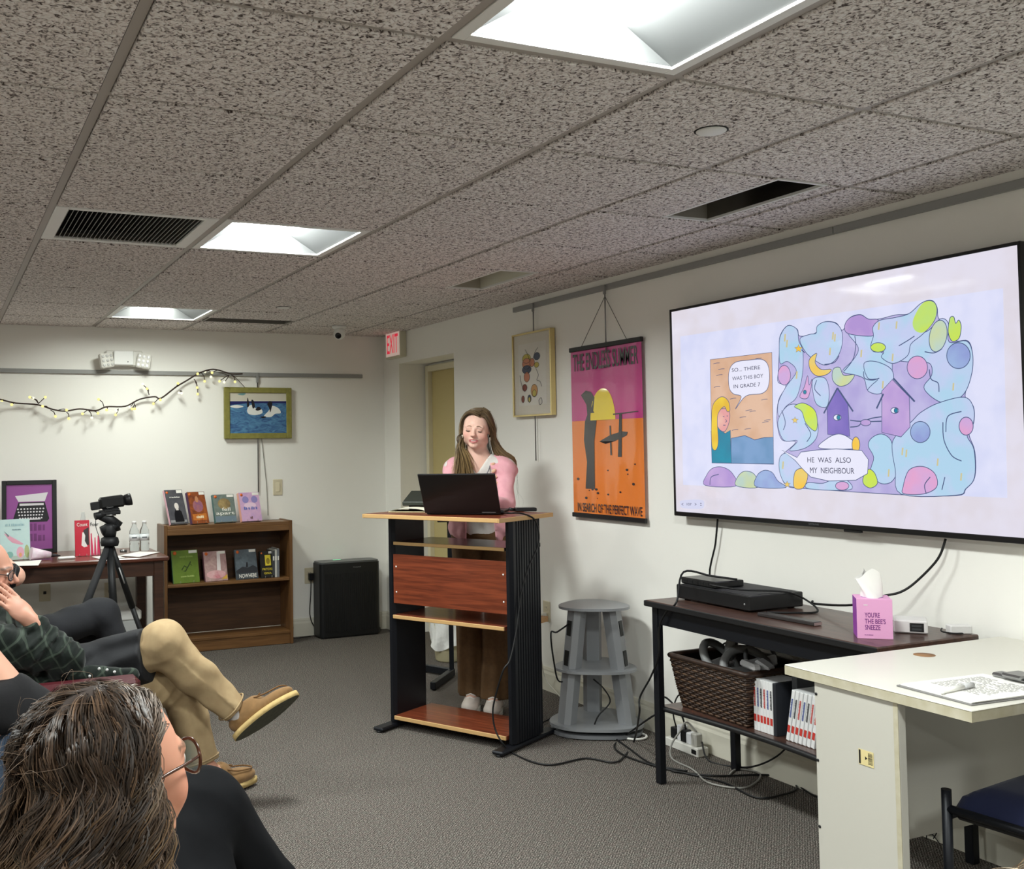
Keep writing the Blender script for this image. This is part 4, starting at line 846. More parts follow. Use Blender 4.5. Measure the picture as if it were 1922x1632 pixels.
def ring3(c, r, rr, ax, tilt, m, nm, par):
    M_ = T(*c) @ RZ(ax) @ RX(tilt); MB(M_).tube([(r*math.cos(a), r*math.sin(a), 0) for a in np.linspace(0, 2*PI, 28, endpoint=False)], rr, 8, closed=True).build(nm, m, par); return M_
wheels = []
for i, (c, ax, ti, lab) in enumerate((((2.87, 3.29, wz+.185), .4, .9, 'grey toy steering wheel upright in the wicker basket'), ((2.86, 3.13, wz+.18), -.3, 1.0, 'grey toy steering wheel lying across the basket front'), ((2.96, 3.16, wz+.2), .2, 1.25, 'thin-rimmed grey wheel at the back of the basket'))):
    t = thing('toy_steering_wheel', lab, 'steering wheel', c); M_ = ring3(c, .095, .017 if i < 2 else .008, ax, ti, m_wheel if i < 2 else mat('wheel_dark', (88, 88, 90), rough=.5), 'rim', t)
    b = MB(M_); b.box(-.09, .09, -.022, .022, -.012, .012, .006); b.build('hub', m_whit if i != 1 else m_wheel, t); MB(M_).box(-.02, .02, -.09, 0, -.01, .01, .004).build('spoke', m_wheel, t)
t = thing('game_controller', 'grey nunchuk controller standing up in the wicker basket', 'controller', (2.87, 3.225, wz+.15)); MB(T(2.875, 3.235, wz+.255) @ RX(.2)).ell((0, 0, 0), (.024, .026, .055), 16, 12).build('grip', m_wheel, t)
t = thing('game_controller', 'white controller on top of the basket near the disc cases', 'controller', (2.83, 3.06, wz+H_)); MB(T(2.80, 3.05, wz+H_+.022) @ RZ(1.3)).box(-.055, .055, -.018, .018, -.013, .013, .008).build('shell', m_whit, t); MB(T(2.80, 3.05, wz+H_+.0355) @ RZ(1.3)).box(-.03, .03, -.008, .008, -.001, .001).build('button_strip', mat('button_grey', (150, 150, 152), rough=.5), t)
MB(T(2.85, 3.03, wz+H_+.02) @ RZ(.4) @ RX(.5)).box(-.03, .03, -.03, .03, -.012, .012, .006).build('attachment', m_whit, t)
# game and disc cases on the lower shelf
m_case = mat('case_white', (228, 228, 228), rough=.3); m_red = mat('case_red', (196, 60, 52), rough=.4); m_dark = mat('case_dark', (40, 42, 48), rough=.4); m_blu = mat('case_blue', (66, 84, 150), rough=.4)
yy = 3.012; zz = sz; cols = ['w', 'w', 'w', 'w', 'w', 'w', 'k', 'b', 'w', 'w', 'w', 'w', 'w', 'w', 'w']
marks = [m_red, m_blu, m_dark, m_red, m_blu, m_dark, m_red]
lean0 = 0
for i, cc in enumerate(cols):
    th = {'w': .0155, 'k': .016, 'b': .03}[cc]; lean = 0 if i < 7 else .19
    if i == 8: yy -= .012
    x0_, dpt, hh = 2.775, .135, (.19 if cc != 'b' else .24)
    M_ = T(x0_, yy, zz) @ RX(lean)
    if lean: M_ = M_ @ T(0, 0, .0)
    lab = ('white red-banded game case standing upright beside the wicker basket' if not lean else 'white red-banded game case leaning against the dark grey binder') if cc == 'w' else ('black spined case in the row of white game cases' if cc == 'k' else 'large dark grey binder behind the row of white game cases')
    t = thing('game_case' if cc != 'b' else 'binder', lab, 'game case' if cc != 'b' else 'binder', (x0_, yy, zz), 0, 'game cases on the lower shelf' if cc == 'w' else None)
    if cc == 'b': MB(T(x0_+.05, yy-.03, zz)).box(0, .22, -.02, .004, 0, hh, .003).build('cover', mat('binder_grey', (70, 72, 76), rough=.5), t); yy -= .030; continue
    MB(M_).box(0, dpt, -th, 0, .0 if not lean else .003, hh, .0015).build('case', m_case if cc == 'w' else m_dark, t)
    if cc == 'w':
        MB(M_).box(-.0006, .0002, -th+.002, -.002, .034, .060).build('red_band', m_red, t)
        scribble('spine_title', .07, th*.5, M_ @ frame((-.0008, -th/2, .125), (0, 0, 1), z=(-1, 0, 0)), marks[i % 7], t)
    yy -= th+.0008+(.0028 if lean else 0)
# power strip at the wall
a = pxx(1238, 1378, 3.10); b_ = pxx(1312, 1412, 3.08)
t = thing('power_strip', 'white power strip with several plugs along the baseboard', 'power strip', (3.08, 3.72, 0))
y_a, y_b = pz(1240, 1395, .02)[1], pz(1312, 1415, .02)[1]; xs_ = 3.075
MB().box(xs_-.032, xs_+.03, y_b, y_a+.02, 0, .04, .004).build('body', mat('strip_white', (224, 222, 214), rough=.4), t)
for k, (f_, m_, hh) in enumerate(((.88, m_black, .05), (.66, m_whit, .07), (.55, m_black, .055), (.36, m_whit, .05), (.2, mat('plug_grey', (186, 184, 176), rough=.5), .055))):
    y_ = y_b+(y_a-y_b)*f_; MB().box(xs_-.02, xs_+.018, y_-.018, y_+.018, .04, .04+hh, .004).build('plug', m_, t)
MB().box(xs_-.034, xs_-.030, y_b+.01, y_b+.04, .012, .03).build('switch', m_black, t)
zc = .09
cable('power_cable', 'black plug cord rising from the power strip', [(xs_, y_b+(y_a-y_b)*.88, zc), (xs_-.01, y_b+(y_a-y_b)*.9, .16), (xs_+.02, y_b+(y_a-y_b)*.82, .24), (3.12, 3.66, .29)], .0035, m_cord)
cable('power_cable', 'black cord arching over the power strip to its far plug', [(xs_, y_b+(y_a-y_b)*.55, .095), (xs_-.02, y_b+(y_a-y_b)*.62, .17), (xs_-.06, y_b+(y_a-y_b)*.9, .23), tuple(pxx(1245, 1340, 2.95)), tuple(pxx(1225, 1345, 2.9)), tuple(pz(1170, 1385, .006)), tuple(pz(1153, 1402, .006)), tuple(pz(1175, 1420, .006)), tuple(pz(1235, 1440, .006)), tuple(pz(1300, 1455, .006)), tuple(pz(1360, 1470, .006)), tuple(pz(1420, 1498, .006)), tuple(pz(1470, 1492, .006)), tuple(pz(1495, 1480, .006)), tuple(pz(1480, 1462, .006)), tuple(pz(1430, 1455, .006)), tuple(pz(1340, 1457, .006)), tuple(pz(1260, 1448, .006))], .0042, m_cord)
cable('power_cable', 'grey cord looping on the carpet in front of the power strip', [(xs_, y_b+(y_a-y_b)*.2, .1), (xs_-.03, y_b+(y_a-y_b)*.35, .14), tuple(pxx(1275, 1375, 2.98)), tuple(pxx(1260, 1400, 2.95)), tuple(pz(1262, 1425, .006)), tuple(pz(1300, 1445, .006)), tuple(pz(1330, 1470, .006)), tuple(pz(1390, 1480, .006)), tuple(pz(1420, 1468, .006)), tuple(pz(1425, 1452, .006)), tuple(pz(1385, 1444, .006)), tuple(pz(1368, 1456, .006))], .004, mat('grey_cord', (150, 148, 142), rough=.5))
cable('power_cable', 'black cord sagging behind the dark table by the baseboard', [(xs_+.01, y_b+.02, .06), tuple(pz(1330, 1428, .006)), tuple(pz(1380, 1440, .006)), tuple(pxx(1420, 1438, 3.1)), tuple(pxx(1465, 1415, 3.11)), tuple(pxx(1500, 1370, 3.12))], .0038, m_cord)
cable('power_cable', 'thin dark cord trailing on the carpet towards the pale desk', [tuple(pz(1440, 1455, .005)), tuple(pz(1480, 1462, .005)), tuple(pz(1505, 1480, .005)), tuple(pz(1535, 1497, .005)), tuple(pz(1570, 1500, .005))], .0035, m_cord)
cable('power_cable', 'two-lead cord from lectern foot to charging tower base', [tuple(pz(1005, 1365, .01)), tuple(pz(1028, 1352, .012)), tuple(pz(1045, 1350, .02)), (cx-.1, cy-.12, .012), (cx, cy-.1, .01), tuple(pz(1140, 1376, .008)), tuple(pz(1180, 1405, .006)), tuple(pz(1225, 1435, .006)), tuple(pz(1290, 1448, .006))], .004, m_cord)
c_ = pz(1190, 1382, .008); t = MB().tube([(c_[0]+.058*math.cos(a), c_[1]+.058*math.sin(a), .008) for a in np.linspace(0, 2*PI, 32, endpoint=False)], .0055, 8, closed=True).build('cable_ring', mat('ring_white', (232, 230, 224), rough=.4)); tag(t, 'white round cable coil on the carpet beside the charging tower', 'cable coil')
# ================================================================== pale desk
m_desk = mat('pale_desk', (214, 211, 200), rough=.35, coat=.1); m_dedge = mat('desk_edge', (198, 192, 172), rough=.5, noise=(30, (176, 168, 140), 2))
DZ_ = .745; D0 = pz(1472, 1247.5, DZ_); D1 = pz(1823.6, 1335, DZ_); D2 = pz(1835, 1194, DZ_)
dy = Vector((D1[0]-D0[0], D1[1]-D0[1], 0)); MD = frame((D0[0], D0[1], 0), Vector((-dy.y, dy.x, 0)), z=(0, 0, 1))   # x into the wall, -y towards the camera
dl = dy.length; dep = 3.12-D0[0]
ds = thing('desk', 'pale grey laminate desk standing out from the wall', 'desk', (D0[0]+.4, D0[1]-.3, 0))
MB(MD).box(0, dep, -dl, 0, DZ_-.004, DZ_, .002).build('top', m_desk, ds)
b = MB(MD).box(.0005, dep-.0005, -dl+.0005, -.0005, DZ_-.028, DZ_-.004).build('top_core', m_dedge, ds)
hl = pz(1735, 1230, DZ_); lp = MD.inverted() @ Vector(hl)
MB(MD).lathe([(.030, 0), (.030, .0008)], 28, (lp.x, lp.y, DZ_)).build('cable_hole', mat('hole_wood', (150, 112, 76), rough=.8), ds)
pa = MD.inverted() @ Vector(pz(1527, 1280, .715)); pb = MD.inverted() @ Vector(pz(1692, 1320, .715)); PX_ = max(.004, pa.x)
MB(MD).box(PX_, PX_+.028, pb.y, pa.y, 0, DZ_-.028, .003).build('leg_panel', mat('desk_panel', (196, 193, 183), rough=.45), ds)
lg = MB(MD).box(PX_-.0012, PX_, pb.y-.0002, pb.y+.014, 0, DZ_-.03).build('panel_edge', m_dedge, ds)
MB(MD).box(PX_+.028, dep-.02, pa.y-.08, pa.y-.062, .27, DZ_-.028).build('modesty_panel', MATS['desk_panel'], ds)
MB(MD).box(dep-.05, dep-.02, pb.y, pa.y, 0, DZ_-.028, .003).build('leg_panel', MATS['desk_panel'], ds)
for v_ in (1303, 1427.5, 1552):
    q = MD.inverted() @ Vector(pxx(1532+(v_-1303)*.028, v_, (MD @ Vector((PX_, pa.y, 0))).x)); MB(MD @ T(PX_-.0005, q.y, q.z) @ RY(PI/2)).lathe([(.0042, -.001), (.0042, .0005)], 10).build('bolt_hole', m_black, ds)
sa = pxx(1612, 1405, (MD @ Vector((PX_, pa.y, 0))).x); sb = pxx(1641, 1443, (MD @ Vector((PX_, pa.y, 0))).x); qa, qb = MD.inverted() @ Vector(sa), MD.inverted() @ Vector(sb)
M_ = frame(tuple(MD @ Vector((PX_-.0006, (qa.y+qb.y)/2, (qa.z+qb.z)/2))), MD.col[1].to_3d()*-1, y=(0, 0, 1)); sw, shh = abs(qa.y-qb.y)/2, abs(qa.z-qb.z)/2
st = MB(M_).box(-sw, sw, -shh, shh, 0, .0006).build('warning_sticker', mat('sticker_yellow', (222, 206, 150), rough=.5), ds)
MB(M_).box(-sw*.95, -sw*.72, -shh*.9, shh*.9, .0006, .0009).build('sticker_bar', m_black, st); b = MB(M_); b.prism([(-.12*sw, -.25*shh), (.2*sw, -.02*shh), (-.12*sw, .22*shh)], .0006, .0009); b.build('sticker_triangle', m_black, st)
for k in range(4): scribble('sticker_print', shh*1.5, sw*.10, M_ @ T(sw*(.34+k*.15), 0, .0006) @ RZ(PI/2), m_black, st)
# clipboard with sheets and pen
c = [MD.inverted() @ Vector(pz(*q, DZ_)) for q in ((1690, 1289), (1797, 1327), (1925, 1302), (1845, 1270))]
ct = Vector(pz(1690, 1289, DZ_)); vy = Vector(pz(1845, 1270, DZ_))-ct; u_ = Vector((vy.y, -vy.x, 0)).normalized()*.216; MC = frame((ct.x, ct.y, DZ_), u_, z=(0, 0, 1)); cw = .216; chh = .30
t = thing('clipboard', 'clipboard with printed sheets and metal clip on the pale desk', 'clipboard', tuple(ct)); 
MB(MC).box(-.004, cw+.004, -.01, chh, 0, .004, .001).build('board', mat('clip_board', (120, 118, 116), rough=.5), t)
for k in range(4): MB(MC @ T(.002*k, .001*k, .004+k*.0012) @ RZ(.006*(k-2))).box(0, cw-.004, 0, chh-.02, 0, .001).build('sheet', mat('paper_white', (236, 234, 228), rough=.7), t)
b = MB(MC)
for k in range(17):
    yy_ = .07+k*.0105; xx_ = .03
    while xx_ < cw-.04:
        l_ = random.uniform(.006, .02); b.box(xx_, min(xx_+l_, cw-.03), yy_, yy_+.0028, .0098, .0101); xx_ += l_+.004+(.03 if random.random() < .12 else 0)
b.build('printed_lines', mat('print_grey', (168, 166, 164), rough=.7), t, kind='stuff')
cl = MB(MC @ T(cw*.5, chh-.01, .009)); cl.box(-.07, .07, -.02, .02, 0, .012, .005); cl.box(-.03, .03, -.035, .03, .010, .02, .005); cl.build('clip', m_chrome, t)
t = thing('pen', 'white capped pen lying on the printed sheets', 'pen', tuple(ct+u_*.5)); a = Vector(pz(1768, 1298, DZ_+.016)); b_ = Vector(pz(1835, 1284, DZ_+.016)); d = (b_-a).normalized()
MB().cyl(tuple(a), tuple(a+d*.085), .0062).build('barrel', mat('pen_white', (235, 234, 228), rough=.35), t); MB().cyl(tuple(a+d*.085), tuple(a+d*.125), .0068).build('cap', mat('pen_cap', (190, 190, 190), rough=.3), t)
# thin wires hanging under the desk
b = MB(); 
for k, q in enumerate(([(1718, 1547), (1725, 1560), (1745, 1567), (1758, 1560), (1750, 1545), (1742, 1552), (1738, 1580)], [(1722, 1572), (1740, 1555), (1758, 1560), (1752, 1575)], [(1720, 1566), (1745, 1564), (1764, 1585)])):
    P = smoothpath([tuple(pxx(u, v, 3.12)) for u, v in q], 6); b.tube(P, .002, 5)
tag(b.build('loose_wire', m_cord, kind='stuff'), 'tangle of thin black wires at the baseboard under the desk', 'wire')
# ================================================================== blue chair pushed under the desk
m_blue = mat('navy_fabric', (19, 27, 60), rough=.9, sheen=.1, bump=(400, .3, .001))
A = Vector(pz(1776, 1484, .475)); Bc = A+Vector((.03, -.40, 0)); u_ = Vector((.985, .10, 0)); ch_w = .44
chair = thing('chair', 'navy blue upholstered chair with black tube frame at the pale desk', 'chair', (A.x+.2, A.y-.2, 0))
MCh = frame((A.x, A.y, 0), u_, z=(0, 0, 1))
def cush(u, v):
    x = .015+(ch_w-.03)*u; y = -.005-.41*v; e = min(u, 1-u, v, 1-v)*2; return (x, y, .43+.055*min(1, e*3.5)**.5+.012*math.sin(PI*u)*math.sin(PI*v))
MB(MCh).grid(lambda u, v: cush(1-u, v), 24, 24).build('seat_cushion', m_blue, chair); MB(MCh).box(.02, ch_w-.02, -.41, -.01, .40, .432, .006).build('seat_pan', m_black, chair)
for x in (0, ch_w):
    for y, zt in ((0, .478), (-.42, .83)): MB(MCh).cyl((x, y, 0), (x, y, zt), .0125).build('leg', m_lmet, chair)
    MB(MCh).cyl((x, 0, .43), (x, -.42, .43), .0105).build('side_rail', m_lmet, chair)
MB(MCh).cyl((0, 0, .41), (ch_w, 0, .41), .0105).build('front_rail', m_lmet, chair); MB(MCh).cyl((0, -.42, .41), (ch_w, -.42, .41), .0105).build('rear_rail', m_lmet, chair)
MB(MCh).box(.01, ch_w-.01, -.435, -.40, .58, .84, .015).build('backrest', m_blue, chair)
# ================================================================== back wall
m_warm = glow('fairy_bulb', (255, 238, 150), 1.25*EX); m_coolb = mat('frosted_bulb', (238, 238, 224), rough=.3, emit=((255, 250, 214), .7*EX)); m_twig = mat('dark_twig', (58, 44, 38), rough=.8)
za, zb = px(300, 704.5, 1, YB)[2], px(300, 697, 1, YB)[2]; xe = px(679, 704, 1, YB)[0]
t = thing('picture_rail', 'grey picture rail along the back wall behind the twig lights', 'picture rail', (0, YB, za)); MB().box(-3.2, xe, YB-.018, YB, za, zb, .002).build('rail_section', m_rail, t)
RB = (za+zb)/2
x = px(484, 760, 1, YB-.02)[0]; z_ = px(482, 925, 1, YB-.02)[2]
t = thing('hanging_rod', 'grey rod hanging down the back wall behind the surf picture', 'hanging rod', (x, YB, RB)); MB().cyl((x, YB-.014, z_), (x, YB-.014, RB), .0045, n=8).build('rod', m_chrome, t); MB().box(x-.009, x+.009, YB-.024, YB-.008, RB-.06, RB+.014, .002).build('hook', m_rail, t)
cable('thin_wire', 'thin grey wire from the surf picture to the bookcase', [tuple(px(u, v, 1, YB-.008)) for u, v in ((491, 822), (496, 870), (500, 910), (502, 945), (503, 968))], .0022, mat('wire_grey', (120, 118, 110), rough=.6), cat='wire')
# surf picture
a, b_ = px(421, 728, 1, YB-.035), px(548, 823, 1, YB-.035); x0, x1, z0, z1 = a[0], b_[0], b_[2], a[2]+.004
t = thing('framed_picture', 'olive framed picture of figures in blue surf', 'picture', ((x0+x1)/2, YB, z0)); m_olive = mat('olive_frame', (150, 144, 74), rough=.5, noise=(25, (124, 120, 58), 2)); f_ = .04
BF = frame((0, YB-.035, 0), (1, 0, 0), y=(0, 0, 1))
for q in ((x0, x0+f_, z0, z1), (x1-f_, x1, z0, z1), (x0+f_, x1-f_, z0, z0+f_), (x0+f_, x1-f_, z1-f_, z1)): MB(BF).box(*q, -.027, .004, .003).build('frame_side', m_olive, t)
ix0, ix1, iz0, iz1 = x0+f_, x1-f_, z0+f_, z1-f_; iw, ih = ix1-ix0, iz1-iz0
m_sea = mat('print_sea', (34, 62, 120), rough=.35, noise=(16, (96, 150, 186), 2.2, (1, 1, 3), 1.5)); 
MB(BF).box(ix0, ix1, iz0, iz0+ih*.78, -.02, -.006).build('sea', m_sea, t); MB(BF).box(ix0, ix1, iz0+ih*.78, iz1, -.02, -.006).build('sky', mat('print_sky', (214, 208, 190), rough=.4), t)
b = MB(BF); b.prism([(ix0, iz0+ih*.70), (ix0+iw*.3, iz0+ih*.74), (ix1, iz0+ih*.75), (ix1, iz0+ih*.80), (ix0, iz0+ih*.79)], -.0062, -.0056); b.build('horizon_band', mat('print_navy', (30, 36, 96), rough=.4), t)
def foam(pts, m, nm, zf): b = MB(BF); b.prism(smoothpath([(ix0+u*iw, iz0+v*ih) for u, v in pts], 4, True), -.006, zf); return b.build(nm, m, t)
m_foam = mat('print_foam', (236, 236, 230), rough=.4); m_fig = mat('print_figure', (30, 28, 34), rough=.4)
foam([(.3, .56), (.34, .47), (.46, .45), (.57, .5), (.55, .6), (.45, .62), (.4, .7), (.34, .68)], m_foam, 'foam', -.0054); foam([(.6, .42), (.72, .40), (.8, .48), (.9, .5), (.86, .62), (.74, .68), (.68, .55)], m_foam, 'foam', -.0054); foam([(0, .66), (.12, .7), (.24, .66), (.12, .62)], m_foam, 'foam', -.0054); foam([(.14, .96), (.2, .99), (.28, .99), (.24, .94)], mat('print_teal', (120, 160, 160), rough=.4), 'cloud', -.0054)
for q in ([(.30, .66), (.31, .88), (.33, .8), (.34, .68)], [(.40, .62), (.38, .82), (.42, .8), (.44, .66)], [(.45, .58), (.5, .66), (.55, .6), (.5, .56)], [(.66, .72), (.7, .8), (.75, .76), (.73, .6), (.71, .52), (.69, .64)], [(.54, .4), (.6, .42), (.64, .4), (.58, .37)]): foam(q, m_fig, 'figure', -.005)
# emergency light
a, b_ = px(190, 662, 1, YB-.06), px(277, 690, 1, YB-.06); x0, x1, z0, z1 = a[0], b_[0], b_[2], a[2]
t = thing('emergency_light', 'white emergency light with two lamp heads on the back wall', 'emergency light', ((x0+x1)/2, YB, z0)); m_ew = mat('emergency_white', (226, 224, 216), rough=.4)
cx_ = (x0+x1)/2
MB().box(x0+.03, x1-.03, YB-.05, YB, z0+.005, z1+.02, .01).build('back_box', m_ew, t); MB().box(cx_-.075, cx_+.06, YB-.075, YB-.05, z0+.012, z1+.016, .006).build('cover', m_white, t); MB().ell((cx_+.02, YB-.075, z0+.035), (.004, .002, .004), 8, 6).build('indicator', m_black, t)
for s, xx in ((-1, x0+.03), (1, x1-.03)):
    M_ = T(xx, YB-.085, z0+.04) @ RZ(-s*.35) @ RY(s*.18); h_ = MB(M_).box(-.048, .048, -.02, .02, -.05, .05, .008).build('lamp_head', m_ew, t)
    for i in range(3):
        for j in range(3): MB(M_).ell((-.03+.03*i, -.021, -.03+.03*j), (.011, .004, .011), 8, 6).build('led', mat('led_white', (250, 250, 250), rough=.2) if s > 0 else mat('led_dim', (200, 200, 196), rough=.3), h_)
# exit sign and dome
XS_ = XW-.052; ya_, yb_ = pxx(723.5, 645, XS_)[1], pxx(751, 640, XS_)[1]; MX = frame((XS_, ya_, 0), (0, -1, 0), y=(0, 0, 1)); ew = ya_-yb_; zb_, zt_ = pxx(725, 675, XS_)[2], pxx(723, 623, XS_)[2]
t = thing('exit_sign', 'white exit sign with red letters above the door opening', 'exit sign', (XW, ya_-ew/2, zb_))
MB(MX).box(0, ew, zb_, zt_, -.0515, 0, .004).build('housing', mat('exit_housing', (214, 210, 186), rough=.5), t); MB(MX).box(.012, ew-.012, zb_+.014, zt_-.012, 0, .002).build('face_panel', mat('exit_face', (236, 226, 214), rough=.4, emit=((255, 220, 210), .25*EX)), t)
lettering('lettering', 'EXIT', ew*.74, (zt_-zb_)*.66, MX @ T(ew*.5, (zt_+zb_)/2, .0024), mat('exit_red', (226, 40, 70), rough=.4, emit=((235, 40, 70), .5*EX)), t, bold=.008)
MB(MX).box(ew*.2, ew*.6, zt_, ZC-.001, -.045, -.012, .002).build('canopy', MATS['exit_housing'], t)
# twig garland with lights
gp = [(-60, 735), (0, 750), (30, 757), (70, 760), (100, 769), (122, 772), (150, 768), (180, 771), (200, 764), (235, 763), (262, 750), (290, 745), (302, 748), (330, 727), (350, 715), (368, 704), (378, 699), (395, 694), (410, 695), (433, 702), (455, 702)]
tw_ = thing('twig_light_garland', 'dark twig garland with small round yellow lights on the back wall', 'fairy lights', tuple(px(200, 764, 1, YB-.05)))
GP = [tuple(px(u, v, 1, YB-.06-.02*math.sin(i*1.7))) for i, (u, v) in enumerate(gp)]; MB().tube(smoothpath(GP, 5), [.0055]*(len(GP)*5-4), 6).build('main_twig', m_twig, tw_)
for (u0, v0), (u1, v1) in (((72, 758), (85, 746)), ((72, 758), (62, 748)), ((72, 758), (56, 746)), ((28, 757), (22, 760)), ((90, 766), (80, 763)), ((95, 770), (104, 782)), ((125, 774), (129, 786)), ((165, 770), (155, 777)), ((165, 770), (172, 785)), ((168, 772), (184, 776)), ((195, 764), (185, 750)), ((200, 765), (200, 770)), ((222, 768), (217, 779)), ((222, 768), (218, 772)), ((252, 757), (248, 768)), ((250, 758), (243, 765)), ((252, 760), (253, 768)), ((280, 742), (268, 722)), ((278, 738), (276, 730)), ((298, 748), (288, 758)), ((300, 748), (301, 751)), ((330, 727), (334, 720)), ((338, 734), (341, 739)), ((338, 734), (336, 738)), ((364, 712), (370, 728)), ((366, 716), (371, 740)), ((378, 699), (371, 702)), ((378, 700), (384, 716)), ((398, 698), (396, 708)), ((395, 698), (385, 698)), ((430, 704), (412, 716)), ((430, 704), (421, 718)), ((434, 704), (441, 717)), ((5, 752), (4, 752)), ((110, 770), (125, 770)), ((410, 695), (398, 700))):
    dp = YB-.06-.035*random.random(); A = px(u0, v0, 1, YB-.06); Bq = px(u1, v1, 1, dp)
    s = MB().tube(smoothpath([tuple(A), tuple((A+Bq)/2+np.array([.006, -.004, .006])), tuple(Bq)], 3), .003, 5).build('side_twig', m_twig, tw_)
    MB().ell(tuple(Bq), (.0098, .0098, .0098), 10, 8).build('bulb', m_warm if random.random() < .68 else m_coolb, s)
cable('thin_wire', 'thin dark lead from the twig garland behind the surf picture', [tuple(px(u, v, 1, YB-.03)) for u, v in ((436, 704), (447, 714), (460, 728), (466, 735))], .002, m_twig, cat='wire')
# ================================================================== bookcase
KX0, KX1, KY0, KY1, KZ = 1.405, 2.315, 7.07, 7.315, .873
m_oak = wood('brown_oak', (118, 82, 46), (96, 64, 34), rough=.45, axis=2, scale=4); m_oakh = wood('brown_oak_level', (124, 87, 50), (100, 68, 36), rough=.45, axis=0, scale=4); m_oakd = wood('brown_oak_dark', (80, 52, 28), (64, 41, 22), rough=.6, axis=0, scale=4)
bc = thing('bookcase', 'low brown wooden bookcase with two shelves against the back wall', 'bookcase', ((KX0+KX1)/2, (KY0+KY1)/2, 0))
MB().box(KX0, KX0+.022, KY0, KY1, 0, KZ, .002).build('side_panel', m_oak, bc); MB().box(KX1-.022, KX1, KY0, KY1, 0, KZ, .002).build('side_panel', m_oak, bc)
MB().box(KX0+.022, KX1-.022, KY0+.004, KY1, KZ-.03, KZ-.006, .002).build('top', m_oakh, bc); MB().box(KX0+.022, KX1-.022, KY0+.002, KY0+.02, KZ-.07, KZ-.03, .002).build('top_rail', m_oakh, bc)
MB().box(KX0+.022, KX1-.022, KY0+.006, KY1-.01, .448, .468, .002).build('shelf', m_oakh, bc); MB().box(KX0+.022, KX1-.022, KY0+.006, KY1-.01, .075, .095, .002).build('bottom_shelf', m_oakh, bc)
MB().box(KX0+.022, KX1-.022, KY0+.012, KY0+.03, .002, .075, .002).build('kick_board', m_oakh, bc); MB().box(KX0+.022, KX1-.022, KY1-.01, KY1, .01, KZ-.006).build('back_panel', m_oakd, bc)
# books on small easels
m_page = mat('book_pages', (232, 226, 208), rough=.8); m_wire = mat('easel_wire', (170, 168, 160), rough=.3, metal=.8); m_lab = mat('label_white', (240, 238, 230), rough=.6); m_stk = mat('orange_sticker', (226, 110, 50), rough=.5)
def cover_book(bl, br, tl, y0, z0, yaw, tilt, th, cover, label, prints=(), texts=(), spine=None, labels=True, easel=True, nm='book'):
    A = np.array(pyy(*bl, y0)); A[2] = z0
    dx, dy_ = math.cos(yaw), math.sin(yaw)      # bottom edge direction; yaw > 0 turns the cover towards the right
    d = pray(*br); s = (d[0]*A[1]-d[1]*A[0])/(dx*d[1]-dy_*d[0]) if abs(dx*d[1]-dy_*d[0]) > 1e-9 else .15
    w = abs(s); N_ = Vector((dy_, -dx, 0)); V = Vector((0, 0, math.cos(tilt)))-N_*math.sin(tilt); U = Vector((dx, dy_, 0))
    zt = pyy(*tl, y0+.06)[2]; h = (zt-z0)/math.cos(tilt)
    M_ = frame(tuple(A), U, y=V)
    t = thing(nm, label, 'book', tuple(A))
    MB(M_).box(.002, w-.002, .002, h-.002, -th+.0025, -.002).build('page_block', m_page, t)
    f = MB(M_).box(0, w, 0, h, -.0022, 0, .0006).build('front_cover', cover, t); MB(M_).box(0, w, 0, h, -th, -th+.0022).build('back_cover', cover, t); MB(M_).box(-.0012, .0012, 0, h, -th, 0).build('spine', spine or cover, t)
    for k, (pts, m_) in enumerate(prints):
        b = MB(M_); b.prism([(u*w, v*h) for u, v in pts], 0, .0003+.0001*k); b.build('cover_print', m_, f)
    for (s_, u, v, ww, hh, m_) in texts:
        if s_ == '~': scribble('cover_print_lines', ww*w, hh*h, M_ @ T(u*w, v*h, .0009), m_, f); continue
        lettering('cover_title', s_, ww*w, hh*h, M_ @ T(u*w, v*h, .0011), m_, f, bold=.008)
    if labels:
        MB(M_).box(w*.66, w*.97, h*.90, h*.985, 0, .0012).build('shelf_label', m_lab, f); b = MB(M_ @ T(w*.13, h*.92, 0)); b.lathe([(w*.07, 0), (w*.07, .0014)], 10); b.build('sticker', m_stk, f)
    if easel:
        e = MB(M_); e.tube([(w*.25, .09, -th-.001), (w*.25, -.0015, -th-.001), (w*.25, -.0015, .012), (w*.25, .012, .014)], .0015, 5); e.tube([(w*.75, .09, -th-.001), (w*.75, -.0015, -th-.001), (w*.75, -.0015, .012), (w*.75, .012, .014)], .0015, 5); e.build('easel', m_wire, t, kind='stuff')
    return t
bx = lambda pts, s=3.432, o=(0, 860): [(o[0]+p[0]/s, o[1]+p[1]/s) for p in pts]
C = lambda n, c, c2=None: mat('cover_'+n, c, rough=.3, noise=(22, c2, 1.8, (1, 1, 1), 1) if c2 else None)
R = lambda u0, v0, u1, v1: [(u0, v0), (u1, v0), (u1, v1), (u0, v1)]
O = lambda u, v, a, b_: [(u+a*math.cos(q), v+b_*math.sin(q)) for q in np.linspace(0, 2*PI, 14, endpoint=False)]
q = bx([(1100, 420), (1215, 405), (1035, 210)]); cover_book(*q, 7.12, KZ+.002, .25, .42, .022, C('grey', (92, 92, 96), (70, 70, 76)), 'grey book with a woman in black on top of the bookcase', [(R(.05, .05, .95, .12), C('pale', (150, 150, 150))), ([(.3, .06), (.32, .3), (.42, .42), (.6, .44), (.74, .36), (.82, .06)], C('ink', (22, 22, 26))), (O(.52, .52, .12, .1), C('fair', (222, 214, 206))), (R(.46, .40, .6, .47), MATS['cover_fair'])], [('~', .5, .78, .6, .035, m_lab)], C('pinkspine', (226, 176, 190)))
